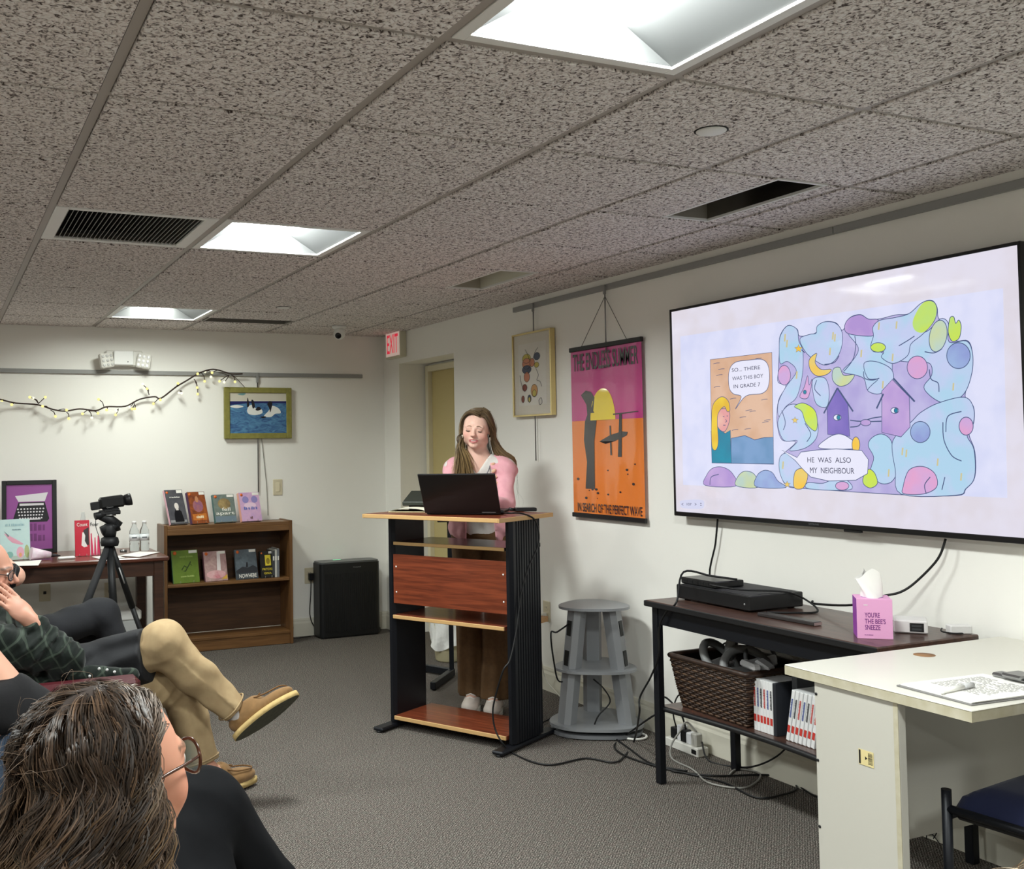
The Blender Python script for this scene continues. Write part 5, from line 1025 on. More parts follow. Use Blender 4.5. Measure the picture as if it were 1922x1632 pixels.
q = bx([(1240, 408), (1350, 390), (1180, 222)]); cover_book(*q, 7.11, KZ+.002, .25, .36, .03, C('ember', (176, 96, 44), (70, 36, 40)), 'orange and dark fantasy book on top of the bookcase', [(O(.5, .55, .3, .2), C('violet', (120, 84, 130), (190, 120, 90))), (O(.48, .76, .1, .1), C('tan', (190, 132, 96))), (R(.1, .1, .9, .3), C('amber', (216, 140, 60), (160, 70, 36)))], [('~', .5, .2, .5, .08, C('cream', (240, 224, 190)))], C('plum', (90, 60, 90)))
q = bx([(1390, 400), (1528, 392), (1360, 238)]); cover_book(*q, 7.12, KZ+.002, .12, .34, .025, C('sage', (128, 140, 130), (96, 106, 104)), 'grey green book titled apart on top of the bookcase', [(O(.5, .66, .3, .2), C('straw', (184, 160, 110), (90, 70, 50))), (R(.02, .02, .98, .22), C('steelblue', (112, 128, 140)))], [('fell', .56, .46, .4, .12, m_lab), ('apart', .5, .3, .86, .13, m_lab)], C('teal', (70, 110, 110)))
q = bx([(1560, 390), (1690, 375), (1532, 225)]); cover_book(*q, 7.12, KZ+.002, .16, .30, .03, C('rosepink', (224, 182, 210), (196, 160, 206)), 'pink book with lilac wings on top of the bookcase', [(O(.3, .75, .16, .12), C('lilac', (150, 140, 196))), (O(.74, .75, .16, .12), MATS['cover_lilac']), (O(.5, .55, .3, .1), C('blush', (236, 206, 226)))], [('~', .52, .45, .7, .1, C('periw', (110, 120, 190))), ('~', .5, .12, .22, .09, C('brownprint', (110, 70, 60)))], C('peachspine', (232, 170, 150)))
zs = .468
q = bx([(1118, 815), (1288, 800), (1095, 600)]); cover_book(*q, 7.12, zs+.002, .08, .26, .02, C('green', (112, 138, 52), (96, 122, 44)), 'green book with a dark vine drawing on the bookcase shelf', [([(.36, .38), (.46, .5), (.58, .44), (.68, .56), (.76, .5), (.74, .54), (.66, .6), (.56, .48), (.46, .54), (.34, .42)], C('vine', (50, 70, 30))), ([(.38, .36), (.5, .34), (.62, .5), (.72, .62), (.7, .66), (.58, .5), (.48, .38)], MATS['cover_vine'])], [('~', .55, .8, .5, .05, C('leaf', (140, 164, 80))), ('~', .55, .2, .5, .05, C('leaf2', (170, 190, 110)))], C('greenspine', (70, 110, 80)))
q = bx([(1325, 800), (1470, 785), (1303, 605)]); cover_book(*q, 7.12, zs+.002, .10, .26, .025, C('winterrose', (206, 176, 170), (150, 110, 112)), 'rosy pink book with a white tree on the bookcase shelf', [([(.55, .3), (.6, .98), (.74, .98), (.72, .3)], C('whiteflow', (236, 226, 224))), (O(.5, .22, .44, .14), C('snowpink', (230, 196, 196), (200, 120, 130))), ([(.7, .05), (.98, .05), (.98, .2)], C('ochre', (214, 168, 70)))], [], C('mauvespine', (120, 80, 90)))
q = bx([(1528, 785), (1665, 768), (1520, 592)]); cover_book(*q, 7.12, zs+.002, .10, .24, .02, C('storm', (108, 120, 128), (70, 80, 88)), 'stormy grey book titled NOWHERE on the bookcase shelf', [([(0, .3), (.3, .42), (.55, .38), (.8, .45), (1, .36), (1, .2), (0, .2)], C('cliff', (46, 50, 56))), ([(.46, .4), (.5, .56), (.56, .56), (.56, .4)], C('cliff2', (30, 32, 38))), (R(0, 0, 1, .2), C('sea', (64, 72, 78)))], [('NOWHERE', .52, .11, .82, .13, m_lab)])
q = bx([(1685, 772), (1770, 762), (1682, 600)]); cover_book(*q, 7.12, zs+.002, .08, .2, .02, C('black', (24, 24, 22)), 'black book with a yellow portrait at the end of the shelf', [(R(.36, .45, .8, .85), C('yellow', (226, 206, 60))), (O(.58, .62, .14, .12), C('yellowd', (150, 130, 40)))], [('FRITDEL', .52, .32, .8, .08, MATS['cover_yellow']), ('GINA-', .52, .17, .6, .08, MATS['cover_yellow'])])
for k, (c_, lab) in enumerate((((70, 72, 76), 'thin dark spined book upright at the shelf end'), ((196, 196, 190), 'thin pale spined book upright at the shelf end'), ((120, 124, 130), 'thin grey spined book upright beside the bookcase side'))):
    xa = 2.185+k*.017; t = thing('book', lab, 'book', (xa, 7.15, zs)); cm = C('spine%d' % k, c_); hh = .19+.006*k
    MB().box(xa, xa+.0155, 7.13, 7.28, zs, zs+hh, .001).build('cover', cm, t); MB().box(xa+.002, xa+.0135, 7.132, 7.281, zs+hh-.004, zs+hh+.0004).build('page_block', m_page, t); MB().box(xa+.003, xa+.0125, 7.1292, 7.13, zs+.12, zs+.15).build('spine_label', m_lab, t)
# ================================================================== air purifier
ax0, ax1, ay0, ay1, az = 2.535, 3.005, 7.105, 7.285, .552
t = thing('air_purifier', 'tall black air purifier on the carpet in the corner', 'air purifier', ((ax0+ax1)/2, (ay0+ay1)/2, 0)); m_pur = mat('purifier_black', (20, 21, 23), rough=.4); m_grl = mat('purifier_grille', (13, 13, 15), rough=.6)
def rprism(x0, x1, y0, y1, z0, z1, r=.03):
    poly = []
    for cxx, cyy, a0 in ((x1-r, y1-r, 0), (x0+r, y1-r, PI/2), (x0+r, y0+r, PI), (x1-r, y0+r, 1.5*PI)): poly += [(cxx+r*math.cos(a0+k*PI/12), cyy+r*math.sin(a0+k*PI/12)) for k in range(7)]
    return MB().prism(poly, z0, z1)
rprism(ax0, ax1, ay0, ay1, .012, az-.012).build('body', m_pur, t); rprism(ax0+.012, ax1-.012, ay0+.012, ay1-.012, 0, .012, .02).build('base', m_grl, t); rprism(ax0+.005, ax1-.005, ay0+.005, ay1-.005, az-.012, az).build('top_panel', mat('purifier_top', (90, 92, 92), rough=.35), t)
for k in range(26): MB().box(ax0+.035+k*.0158, ax0+.042+k*.0158, ay0-.003, ay0+.004, .045, az-.085, .001).build('grille_slat', m_grl, t)
lettering('maker_name', 'Honeywell', .06, .010, T((ax0+ax1)/2+.05, ay0-.0008, az-.045) @ RX(PI/2), mat('logo_grey', (150, 150, 150), rough=.4), t); MB().box(ax0+.15, ax0+.21, ay1-.05, ay1-.03, az, az+.0008).build('status_light', mat('status_green', (120, 230, 170), rough=.4, emit=((110, 230, 160), 1.2*EX)), t)
cable('power_cable', 'black cord curled on the carpet beside the air purifier', [(ax1-.01, 7.25, .03), (ax1+.04, 7.24, .012), (ax1+.06, 7.27, .02), (ax1+.03, 7.285, .04)], .0035, m_cord)
cable('power_cable', 'thin dark cord along the baseboard beside the bookcase', [(KX1+.005, 7.28, .16), (KX1+.04, 7.27, .14), (KX1+.06, 7.26, .08), (KX1+.05, 7.25, .006), (KX1+.14, 7.24, .006), (ax0-.03, 7.25, .006)], .0028, m_cord)
# ================================================================== reddish table at the left
QZ = .722; QX1 = px(317, 1044, 2, QZ)[0]; QY0 = px(300, 1045.5, 2, QZ)[1]; QX0, QY1 = -.35, 7.24
m_mah = wood('mahogany', (104, 54, 36), (80, 40, 28), rough=.3, axis=0, scale=4, coat=.3); m_mahd = wood('mahogany_dark', (74, 44, 28), (58, 34, 22), rough=.45, axis=0, scale=4)
tb2 = thing('library_table', 'long reddish brown wooden table against the back wall', 'table', ((QX0+QX1)/2, (QY0+QY1)/2, 0)); MB().box(QX0, QX1, QY0, QY1, QZ-.028, QZ, .007).build('top', m_mah, tb2)
MB().box(QX0+.08, QX1-.09, QY0+.035, QY0+.055, QZ-.12, QZ-.028, .002).build('apron', m_mahd, tb2); MB().box(QX1-.075, QX1-.055, QY0+.09, QY1-.09, QZ-.12, QZ-.028, .002).build('apron', m_mahd, tb2); MB().box(QX0+.08, QX1-.09, QY1-.055, QY1-.035, QZ-.12, QZ-.028, .002).build('apron', m_mahd, tb2)
for x in (QX0+.03, QX1-.09):
    for y in (QY0+.03, QY1-.09): MB().box(x, x+.06, y, y+.06, 0, QZ-.028, .004).build('leg', m_mahd, tb2)
# white post and white box under the table
x = pyy(279, 1130, 7.0)[0]; t = thing('white_column', 'white rounded post between the reddish table and the bookcase', 'post', (x, 7.25, 0)); MB().lathe([(.038, 0), (.038, .66), (.03, .668)], 24, (x, 7.265, 0)).build('post', m_white, t)
MB().lathe([(.046, 0), (.046, .015)], 24, (x, 7.265, 0)).build('foot_ring', m_white, t)
a = pyy(230, 1140, 7.05); t = thing('storage_box', 'white lidded box under the reddish table behind the tripod', 'box', (a[0], 7.1, 0)); MB().box(a[0]-.14, a[0]+.1, 6.98, 7.2, 0, .27, .006).build('body', mat('box_grey', (196, 198, 196), rough=.5), t); MB().box(a[0]-.15, a[0]+.11, 6.97, 7.21, .27, .335, .008).build('lid', m_white, t)
# typewriter poster in a black frame leaning on the wall
a, b_ = pyy(3, 903, 7.2), pyy(107, 1036, 7.17); x0, x1 = a[0], b_[0]; hh = a[2]-QZ
M_ = frame((x0, 7.15, QZ+.001), (1, 0, 0), y=(0, .085, 1)); w_ = x1-x0
t = thing('framed_poster', 'black framed purple poster of a typewriter leaning on the wall', 'poster', (x0, 7.15, QZ)); f_ = .028
for q in ((0, f_, 0, hh), (w_-f_, w_, 0, hh), (f_, w_-f_, 0, f_), (f_, w_-f_, hh-f_, hh)): MB(M_).box(*q, -.02, 0, .002).build('frame_side', m_black, t)
MB(M_).box(f_, w_-f_, f_, hh-f_, -.016, -.008).build('purple_print', mat('poster_purple', (150, 78, 150), rough=.3), t)
def prn(nm, pts, m_, z=-.0072): b = MB(M_); b.prism([(u*w_, v*hh) for u, v in pts], -.008, z); return b.build(nm, m_, t)
m_tw = mat('typewriter_ink', (30, 28, 34), rough=.5); m_twl = mat('typewriter_light', (222, 218, 222), rough=.5)
prn('typewriter_body', [(.2, .47), (.3, .70), (.78, .70), (.86, .47), (.82, .43), (.24, .43)], m_tw); prn('paper_sheet', [(.3, .71), (.24, .79), (.84, .83), (.78, .71)], m_twl); prn('top_bar', [(.32, .655), (.76, .655), (.76, .685), (.32, .685)], m_twl, -.0068)
for r_ in range(4):
    for k in range(9): prn('key', O(.29+.058*k-.012*r_*(k-4)/4, .61-.042*r_, .017, .011), m_twl, -.0068)
prn('space_bar', [(.36, .462), (.70, .462), (.70, .478), (.36, .478)], m_twl, -.0068)
for zz in (.36, .22): scribble('faint_letters', w_*.5, hh*.1, M_ @ T(w_*.62, hh*zz, -.008), mat('poster_purple_dark', (116, 54, 116), rough=.4), t)
# pale blue picture book
q = bx([(5, 655), (197, 655), (2, 398)]); t = cover_book((1.5, 1051), (57.5, 1051), (0, 976), 6.78, QZ+.002, .05, .2, .014, C('paleblue', (176, 206, 206), (190, 214, 210)), 'pale blue picture book with a pink rocket on the reddish table', [([(.12, .66), (.3, .6), (.62, .46), (.78, .38), (.7, .36), (.4, .42), (.28, .5)], C('rocketpink', (214, 150, 170))), ([(.12, .72), (.3, .6), (.26, .56)], C('rocketgrey', (110, 116, 120))), (R(0, 0, 1, .1), C('reef', (196, 170, 180), (160, 190, 170))), (O(.66, .18, .13, .14), C('reefpink', (220, 160, 180))), (O(.88, .2, .08, .16), C('reefgreen', (160, 170, 110))), (O(.3, .13, .12, .08), C('reefteal', (120, 170, 160))), (O(.66, .12, .05, .05), C('reeforange', (220, 150, 90)))], [('~', .5, .86, .66, .06, C('bluegrey', (140, 176, 182))), ('~', .55, .74, .3, .03, C('bluegrey2', (90, 120, 130)))], labels=False, nm='picture_book')
# two red and white books standing
t = cover_book((142, 1046), (169, 1046), (141, 977), 6.80, QZ+.002, .05, .12, .012, C('red', (206, 44, 66)), 'red book titled Count standing on the reddish table', [([(.55, .3), (.58, .72), (.95, .8), (.95, .3)], C('darkgrey', (60, 54, 58))), ([(.42, .3), (.5, .66), (.6, .66), (.7, .56), (.66, .42), (.85, .26), (.6, .24)], C('goose', (240, 236, 234)))], [('Count', .5, .88, .74, .1, m_lab)], labels=False)
t = cover_book((170, 1044), (189, 1044), (169, 975), 6.82, QZ+.002, .2, .12, .012, C('whitecov', (238, 234, 230)), 'white book with red reeds titled Four behind the tripod', [([(.05, .0), (.1, .6), (.2, .62), (.3, 0)], C('reed', (214, 60, 100))), ([(.35, 0), (.46, .48), (.55, .5), (.6, 0)], MATS['cover_reed']), ([(.65, 0), (.78, .55), (.9, .5), (.98, 0)], MATS['cover_reed'])], [('Four', .5, .86, .8, .1, m_fig)], labels=False)
c_ = pz(156, 1036, QZ); t = thing('clear_bag', 'clear plastic sleeve standing behind the red book', 'plastic bag', (pyy(156, 1000, 6.95)[0], 6.95, QZ)); xx = pyy(156, 1000, 6.95)[0]
MB().grid(lambda u, v: (xx+(.035*(1-.75*v**2))*math.cos(2*PI*u), 6.95+.018*(1-.6*v)*math.sin(2*PI*u)+.004*math.sin(2*PI*u*3), QZ+.27*v), 24, 8, closed_u=True).build('sleeve', mat('clear_plastic', (235, 240, 240), rough=.12, trans=.75, ior=1.2), t)
# bottles
m_pet = mat('bottle_plastic', (240, 246, 248), rough=.05, trans=.92, ior=1.2); m_cap = mat('bottle_cap', (240, 240, 240), rough=.4)
for k, (u, lab) in enumerate(((252, 'clear water bottle on the reddish table nearer the tripod'), (271, 'clear water bottle on the reddish table nearer the bookcase'))):
    c_ = pyy(u, 1040, 6.98); x = c_[0]; t = thing('water_bottle', lab, 'bottle', (x, 6.98, QZ)); prof = [(.028, 0), (.0315, .006), (.0315, .05), (.0295, .055), (.0315, .06), (.0315, .115), (.029, .135), (.014, .168), (.0125, .182)]
    MB().lathe(prof, 24, (x, 6.98, QZ)).build('bottle', m_pet, t); MB().lathe([(.0322, .068), (.0322, .11)], 24, (x, 6.98, QZ)).build('label', mat('bottle_label', (226, 230, 232), rough=.4), t); MB().lathe([(.0145, .18), (.0145, .194), (.013, .196)], 20, (x, 6.98, QZ)).build('cap', m_cap, t); MB().box(x-.02, x+.012, 6.9465, 6.9478, QZ+.086, QZ+.094).build('label_print', mat('label_grey', (90, 94, 100), rough=.5), t)
# papers, rolled bag, marker tray on the table
for k, (us, lab) in enumerate((([(20, 1056), (78, 1052), (72, 1062), (22, 1063)], 'white sheet of paper near the pale blue book'), ([(172, 1046), (215, 1042), (235, 1048), (190, 1051)], 'white sheet by the foot of the red book'), ([(222, 1044), (262, 1036), (300, 1037), (262, 1046)], 'white sheets in front of the water bottles'))):
    P = [pz(u, v, QZ+.001+.001*k) for u, v in us]; b = MB(); b.add([tuple(p) for p in P]+[(p[0], p[1], p[2]+.0015) for p in P], [(3, 2, 1, 0), (4, 5, 6, 7), (0, 1, 5, 4), (1, 2, 6, 5), (2, 3, 7, 6), (3, 0, 4, 7)]); tag(b.build('paper_sheet', mat('paper_white', (236, 234, 228), rough=.7)), lab, 'paper')
t = thing('wrapped_bouquet', 'pink and white wrapped bundle lying behind the pale blue book', 'bundle', tuple(pz(75, 1045, QZ))); A, Bq = pz(58, 1040, QZ+.03), pz(98, 1046, QZ+.03)
A = np.array(pyy(58, 1036, 6.72)); Bq = np.array(pyy(95, 1043, 6.74)); A[2] = QZ+.042; Bq[2] = QZ+.025
MB().tube([tuple(A), tuple(A*.5+Bq*.5), tuple(Bq)], [.04, .03, .02], 14).build('wrap', mat('wrap_pink', (226, 190, 214), rough=.4, noise=(30, (236, 228, 232), 2)), t); MB().tube([tuple(Bq), tuple(Bq+(Bq-A)*.5)], [.014, .004], 10).build('stems', mat('wrap_dark', (46, 40, 44), rough=.6), t)
a = pz(125, 1050, QZ); tag(MB(frame((a[0], a[1], QZ), (1, .12, 0), z=(0, 0, 1))).box(-.05, .05, -.02, .02, 0, .016, .006).build('white_remote', m_white), 'small white remote lying on the reddish table', 'remote')
# ================================================================== tripod with camcorder
ty = 5.75; tc_ = Vector(pyy(206, 1025, ty)); t = thing('tripod', 'black camera tripod standing behind the crossed-legged person', 'tripod', (tc_.x, ty, 0)); m_tri = mat('tripod_black', (24, 25, 27), rough=.5); m_tri2 = mat('tripod_sleeve', (48, 49, 51), rough=.7)
hub = Vector((tc_.x, ty, pyy(206, 1018, ty)[2]))
for k, (uv, dy_) in enumerate((((150, 1165), -.22), ((216, 1190), -.28), ((262, 1180), .30))):
    d0 = Vector(pyy(*uv, ty+dy_*.55)); dr = d0-hub; foot = hub+dr*(hub.z/(-dr.z)); mid = hub+(foot-hub)*.42
    lg = MB().tube([tuple(hub+(foot-hub)*.02), tuple(mid)], [.019, .021] if k < 2 else [.017, .018], 12).build('leg', m_tri2 if k == 0 else m_tri, t)
    MB().tube([tuple(mid), tuple(foot+Vector((0, 0, .01)))], [.0145, .012], 10).build('lower_leg', m_tri, lg); MB().tube([tuple(foot+Vector((0, 0, .0))), tuple(foot+(hub-foot)*.03)], [.014, .013], 8).build('rubber_foot', m_black, lg)
    if k == 2: d_ = (foot-hub).normalized(); sd = d_.cross(Vector((0, 1, 0))).normalized(); MB().tube([tuple(hub+d_*.16+Vector((-.0, -.018, 0))), tuple(hub+d_*.26+Vector((0, -.0185, 0)))], .005, 4).build('print_strip', mat('print_pale', (200, 200, 200), rough=.5), lg)
MB().lathe([(.045, -.02), (.05, 0), (.045, .022), (.03, .03)], 20, tuple(hub)).build('spider', m_tri, t); MB().lathe([(.032, .03), (.036, .05), (.036, .085), (.026, .1)], 20, tuple(hub)).build('collar', m_tri, t); MB().lathe([(.018, .1), (.018, .14), (.034, .142), (.034, .15)], 20, tuple(hub)).build('chrome_neck', m_chrome, t)
def tp(u, v, dy_=0): return tuple(pyy(u, v, ty+dy_))
MB().tube([tp(190, 998), tp(222, 985)], [.026, .034], 14).build('pan_joint', m_tri, t); MB().tube([tp(222, 990), tp(205, 975), tp(188, 968)], [.034, .028, .024], 14).build('tilt_joint', m_tri, t); MB().tube([tp(178, 970, -.02), tp(196, 965, -.01)], [.02, .018], 12).build('pan_handle', m_tri, t); MB().cyl(tp(225, 1035, -.02), tp(238, 1035, -.02), .008).build('lock_knob', m_chrome, t)
MB().box(tp(190, 960)[0]-.01, tp(225, 960)[0], ty-.03, ty+.03, tp(200, 966)[2], tp(200, 958)[2], .004).build('quick_plate', m_tri, t)
cable('thin_wire', 'thin dark wire hanging from the tripod head', [tp(180, 973, -.03), tp(180, 990, -.03), tp(186, 1010, -.03), tp(189, 1045, -.03)], .0018, m_cord, cat='wire')
cb = thing('camcorder', 'black camcorder on the tripod head', 'camcorder', tp(208, 955)); ax_ = Vector(tp(235, 938))-Vector(tp(185, 945)); MC_ = frame(tp(186, 946), ax_, y=(0, 1, 0)); ln = ax_.length; sc_ = 1/450*1.35
MB(MC_).box(0, ln*.95, -.035, .035, -.032, .032, .012).build('body', mat('camcorder_black', (18, 18, 20), rough=.35), cb)
MB(MC_).tube([(ln*.95, 0, .0), (ln*1.08, 0, .0), (ln*1.2, 0, .002)], [.028, .032, .034], 16).build('lens_hood', m_black, cb); MB(MC_).box(-.045, .005, -.018, .018, -.03, .012, .004).build('viewfinder', m_black, cb); MB(MC_).box(ln*.1, ln*.7, -.032, .032, -.052, -.032, .006).build('grip_base', m_black, cb)
lettering('maker_name', 'Canon', .035, .007, MC_ @ T(ln*.35, -.0356, -.024) @ RX(PI/2), mat('logo_grey', (150, 150, 150), rough=.4), cb)
# ================================================================== smooth implicit bodies -> one continuous mesh
class Sdf:
    def __init__(s): s.p = []
    def cap(s, a, b, ra, rb=None, k=.02, op='u'): s.p.append(('c', np.array(a, float), np.array(b, float), ra, ra if rb is None else rb, k, op)); return s
    def ell(s, c, r, R=None, k=.02, op='u'): s.p.append(('e', np.array(c, float), np.array(r, float), np.eye(3) if R is None else np.array(R, float), k, op)); return s   # R rows = axes
    def grow(s, g):
        o = Sdf()
        for p in s.p:
            if p[0] == 'c': o.p.append(('c', p[1], p[2], p[3]+g, p[4]+g)+p[5:])
            else: o.p.append(('e', p[1], p[2]+g)+p[3:])
        return o
    def __add__(s, t): o = Sdf(); o.p = s.p+t.p; return o
    def field(s, h, pad=.03):
        lo = np.full(3, 1e9); hi = -lo
        def bb(p):
            if p[0] == 'c': r = max(p[3], p[4]); return np.minimum(p[1], p[2])-r, np.maximum(p[1], p[2])+r
            r = np.sqrt(((p[3]*p[2][:, None])**2).sum(0)); return p[1]-r, p[1]+r
        for p in s.p:
            if p[-1] == 'u': a, b = bb(p); lo = np.minimum(lo, a); hi = np.maximum(hi, b)
        lo -= pad; hi += pad; n = np.ceil((hi-lo)/h).astype(int)+1; D = np.full(n, .5, np.float32)
        ax = [(lo[i]+h*np.arange(n[i])).astype(np.float32) for i in range(3)]
        for p in s.p:
            a, b = bb(p); k = p[-2]; m = k+4*h
            i0 = np.clip(np.floor((a-m-lo)/h).astype(int), 0, n-1); i1 = np.clip(np.ceil((b+m-lo)/h).astype(int)+1, 1, n)
            if (i1 <= i0).any(): continue
            sl = tuple(slice(i0[j], i1[j]) for j in range(3)); X, Y, Z = np.meshgrid(*[ax[j][sl[j]] for j in range(3)], indexing='ij', sparse=True)
            if p[0] == 'c':
                A, B_ = p[1], p[2]; v = B_-A; L2 = max(float(v@v), 1e-12); t = np.clip(((X-A[0])*v[0]+(Y-A[1])*v[1]+(Z-A[2])*v[2])/L2, 0, 1)
                q = np.sqrt((X-A[0]-t*v[0])**2+(Y-A[1]-t*v[1])**2+(Z-A[2]-t*v[2])**2)-(p[3]+(p[4]-p[3])*t)
            else:
                c, r, R = p[1], p[2], p[3]; dx, dy_, dz = X-c[0], Y-c[1], Z-c[2]; u = [R[i][0]*dx+R[i][1]*dy_+R[i][2]*dz for i in range(3)]
                k0 = np.sqrt(sum((u[i]/r[i])**2 for i in range(3)))+1e-6; k1 = np.sqrt(sum((u[i]/r[i]**2)**2 for i in range(3)))+1e-6; q = k0*(k0-1)/k1
            d = D[sl]
            if p[-1] == 'u':
                e = np.maximum(k-np.abs(d-q), 0)/max(k, 1e-6); D[sl] = np.minimum(d, q)-e*e*k*.25
            elif p[-1] == 's':
                q = -q; e = np.maximum(k-np.abs(d-q), 0)/max(k, 1e-6); D[sl] = np.maximum(d, q)+e*e*k*.25
        return D, lo, ax
def nets(D, lo, h):
    S = D < 0; n = np.array(D.shape)
    c = np.zeros(n-1, np.uint8)
    for dx in (0, 1):
        for dy_ in (0, 1):
            for dz in (0, 1): c += S[dx:n[0]-1+dx, dy_:n[1]-1+dy_, dz:n[2]-1+dz]
    act = (c > 0) & (c < 8); idx = np.full(act.shape, -1, np.int64); I = np.argwhere(act); idx[act] = np.arange(len(I))
    acc = np.zeros((len(I), 3)); cnt = np.zeros(len(I))
    co = [(0, 0, 0), (1, 0, 0), (0, 1, 0), (1, 1, 0), (0, 0, 1), (1, 0, 1), (0, 1, 1), (1, 1, 1)]
    V = [D[I[:, 0]+a, I[:, 1]+b, I[:, 2]+e].astype(float) for a, b, e in co]
    for i, j in ((0, 1), (2, 3), (4, 5), (6, 7), (0, 2), (1, 3), (4, 6), (5, 7), (0, 4), (1, 5), (2, 6), (3, 7)):
        m = (V[i] < 0) != (V[j] < 0); t = np.where(m, V[i]/np.where(m, V[i]-V[j], 1), 0)[:, None]
        p = np.array(co[i])+t*(np.array(co[j])-np.array(co[i])); acc += np.where(m[:, None], p, 0); cnt += m
    P = lo+(I+acc/cnt[:, None])*h; F_ = []
    for ax in range(3):
        a = [slice(None)]*3; b = [slice(None)]*3; a[ax] = slice(0, -1); b[ax] = slice(1, None)
        s0, s1 = S[tuple(a)], S[tuple(b)]; E = np.argwhere(s0 != s1); o1, o2 = (ax+1) % 3, (ax+2) % 3
        ok = (E[:, o1] > 0) & (E[:, o2] > 0) & (E[:, o1] < n[o1]-1) & (E[:, o2] < n[o2]-1); E = E[ok]
        fl = s0[E[:, 0], E[:, 1], E[:, 2]]
        def g(d1, d2): q = E.copy(); q[:, o1] -= d1; q[:, o2] -= d2; return idx[q[:, 0], q[:, 1], q[:, 2]]
        Q = np.stack([g(1, 1), g(0, 1), g(0, 0), g(1, 0)], 1); Q[~fl] = Q[~fl][:, ::-1]; F_.append(Q)
    return P, np.concatenate(F_)
def wob(P, fr, amp, seed=0):                    # gentle irregular folds
    r = np.random.default_rng(seed); d = np.zeros(P.shape[:-1])
    for i in range(5):
        v = r.normal(size=3); v /= np.linalg.norm(v); d += np.sin((P@v)*fr*(.7+.5*i)+r.uniform(0, 6)+1.3*np.sin(P@r.normal(size=3)*fr*.6))/(1+.5*i)
    return d*amp/2.5
def implicit(name, sdf, h, m, parent, disp=None, cut=None, colour=None, smooth=2):
    D, lo, ax = sdf.field(h)
    if disp or cut:
        X, Y, Z = np.meshgrid(*ax, indexing='ij'); PT = np.stack([X, Y, Z], -1)
        near = np.abs(D) < .05
        if disp: D[near] += disp(PT[near]).astype(np.float32)
        if cut: D[near] = np.maximum(D[near], cut(PT[near]).astype(np.float32)); D[~near & (D < 0)] = np.maximum(D[~near & (D < 0)], cut(PT[~near & (D < 0)]).astype(np.float32))
    P, F_ = nets(D, lo, h)
    E = np.concatenate([F_[:, [0, 1]], F_[:, [1, 2]], F_[:, [2, 3]], F_[:, [3, 0]]])
    for _ in range(smooth):
        A = np.zeros_like(P); c = np.zeros(len(P)); np.add.at(A, E[:, 0], P[E[:, 1]]); np.add.at(A, E[:, 1], P[E[:, 0]]); np.add.at(c, E[:, 0], 1); np.add.at(c, E[:, 1], 1); P = .5*P+.5*A/np.maximum(c, 1)[:, None]
    me = bpy.data.meshes.new(name); W_ = P
    if parent is not None: iv = np.array(WM[parent.name].inverted()); W_ = P@iv[:3, :3].T+iv[:3, 3]
    me.vertices.add(len(P)); me.vertices.foreach_set('co', W_.astype(np.float32).ravel()); me.loops.add(F_.size); me.loops.foreach_set('vertex_index', F_.astype(np.int32).ravel())
    me.polygons.add(len(F_)); me.polygons.foreach_set('loop_start', (np.arange(len(F_))*4).astype(np.int32)); me.polygons.foreach_set('loop_total', np.full(len(F_), 4, np.int32))
    me.update(calc_edges=True); me.validate(); me.polygons.foreach_set('use_smooth', [True]*len(me.polygons)); me.materials.append(m)
    if colour is not None:
        c = colour(P); c = np.where(c <= .04045, c/12.92, ((c+.055)/1.055)**2.4); at = me.color_attributes.new('Col', 'FLOAT_COLOR', 'POINT'); at.data.foreach_set('color', np.concatenate([c, np.ones((len(c), 1))], 1).astype(np.float32).ravel())
    return link(name, me, parent)
def N3(v): v = np.array(v, float); return v/np.linalg.norm(v)
def hframe(F, up=(0, 0, 1), roll=0):            # rows: viewer-right (x), back (y), up (z) for a head facing F
    f = N3(F); x = N3(np.cross(up, -f)); x = -x if np.dot(np.cross(-f*-1, up), x) < 0 and False else x
    y = -f; x = N3(np.cross(y, up)); z = np.cross(x, y)
    c, s_ = math.cos(roll), math.sin(roll); return np.array([c*x+s_*z, y, -s_*x+c*z])
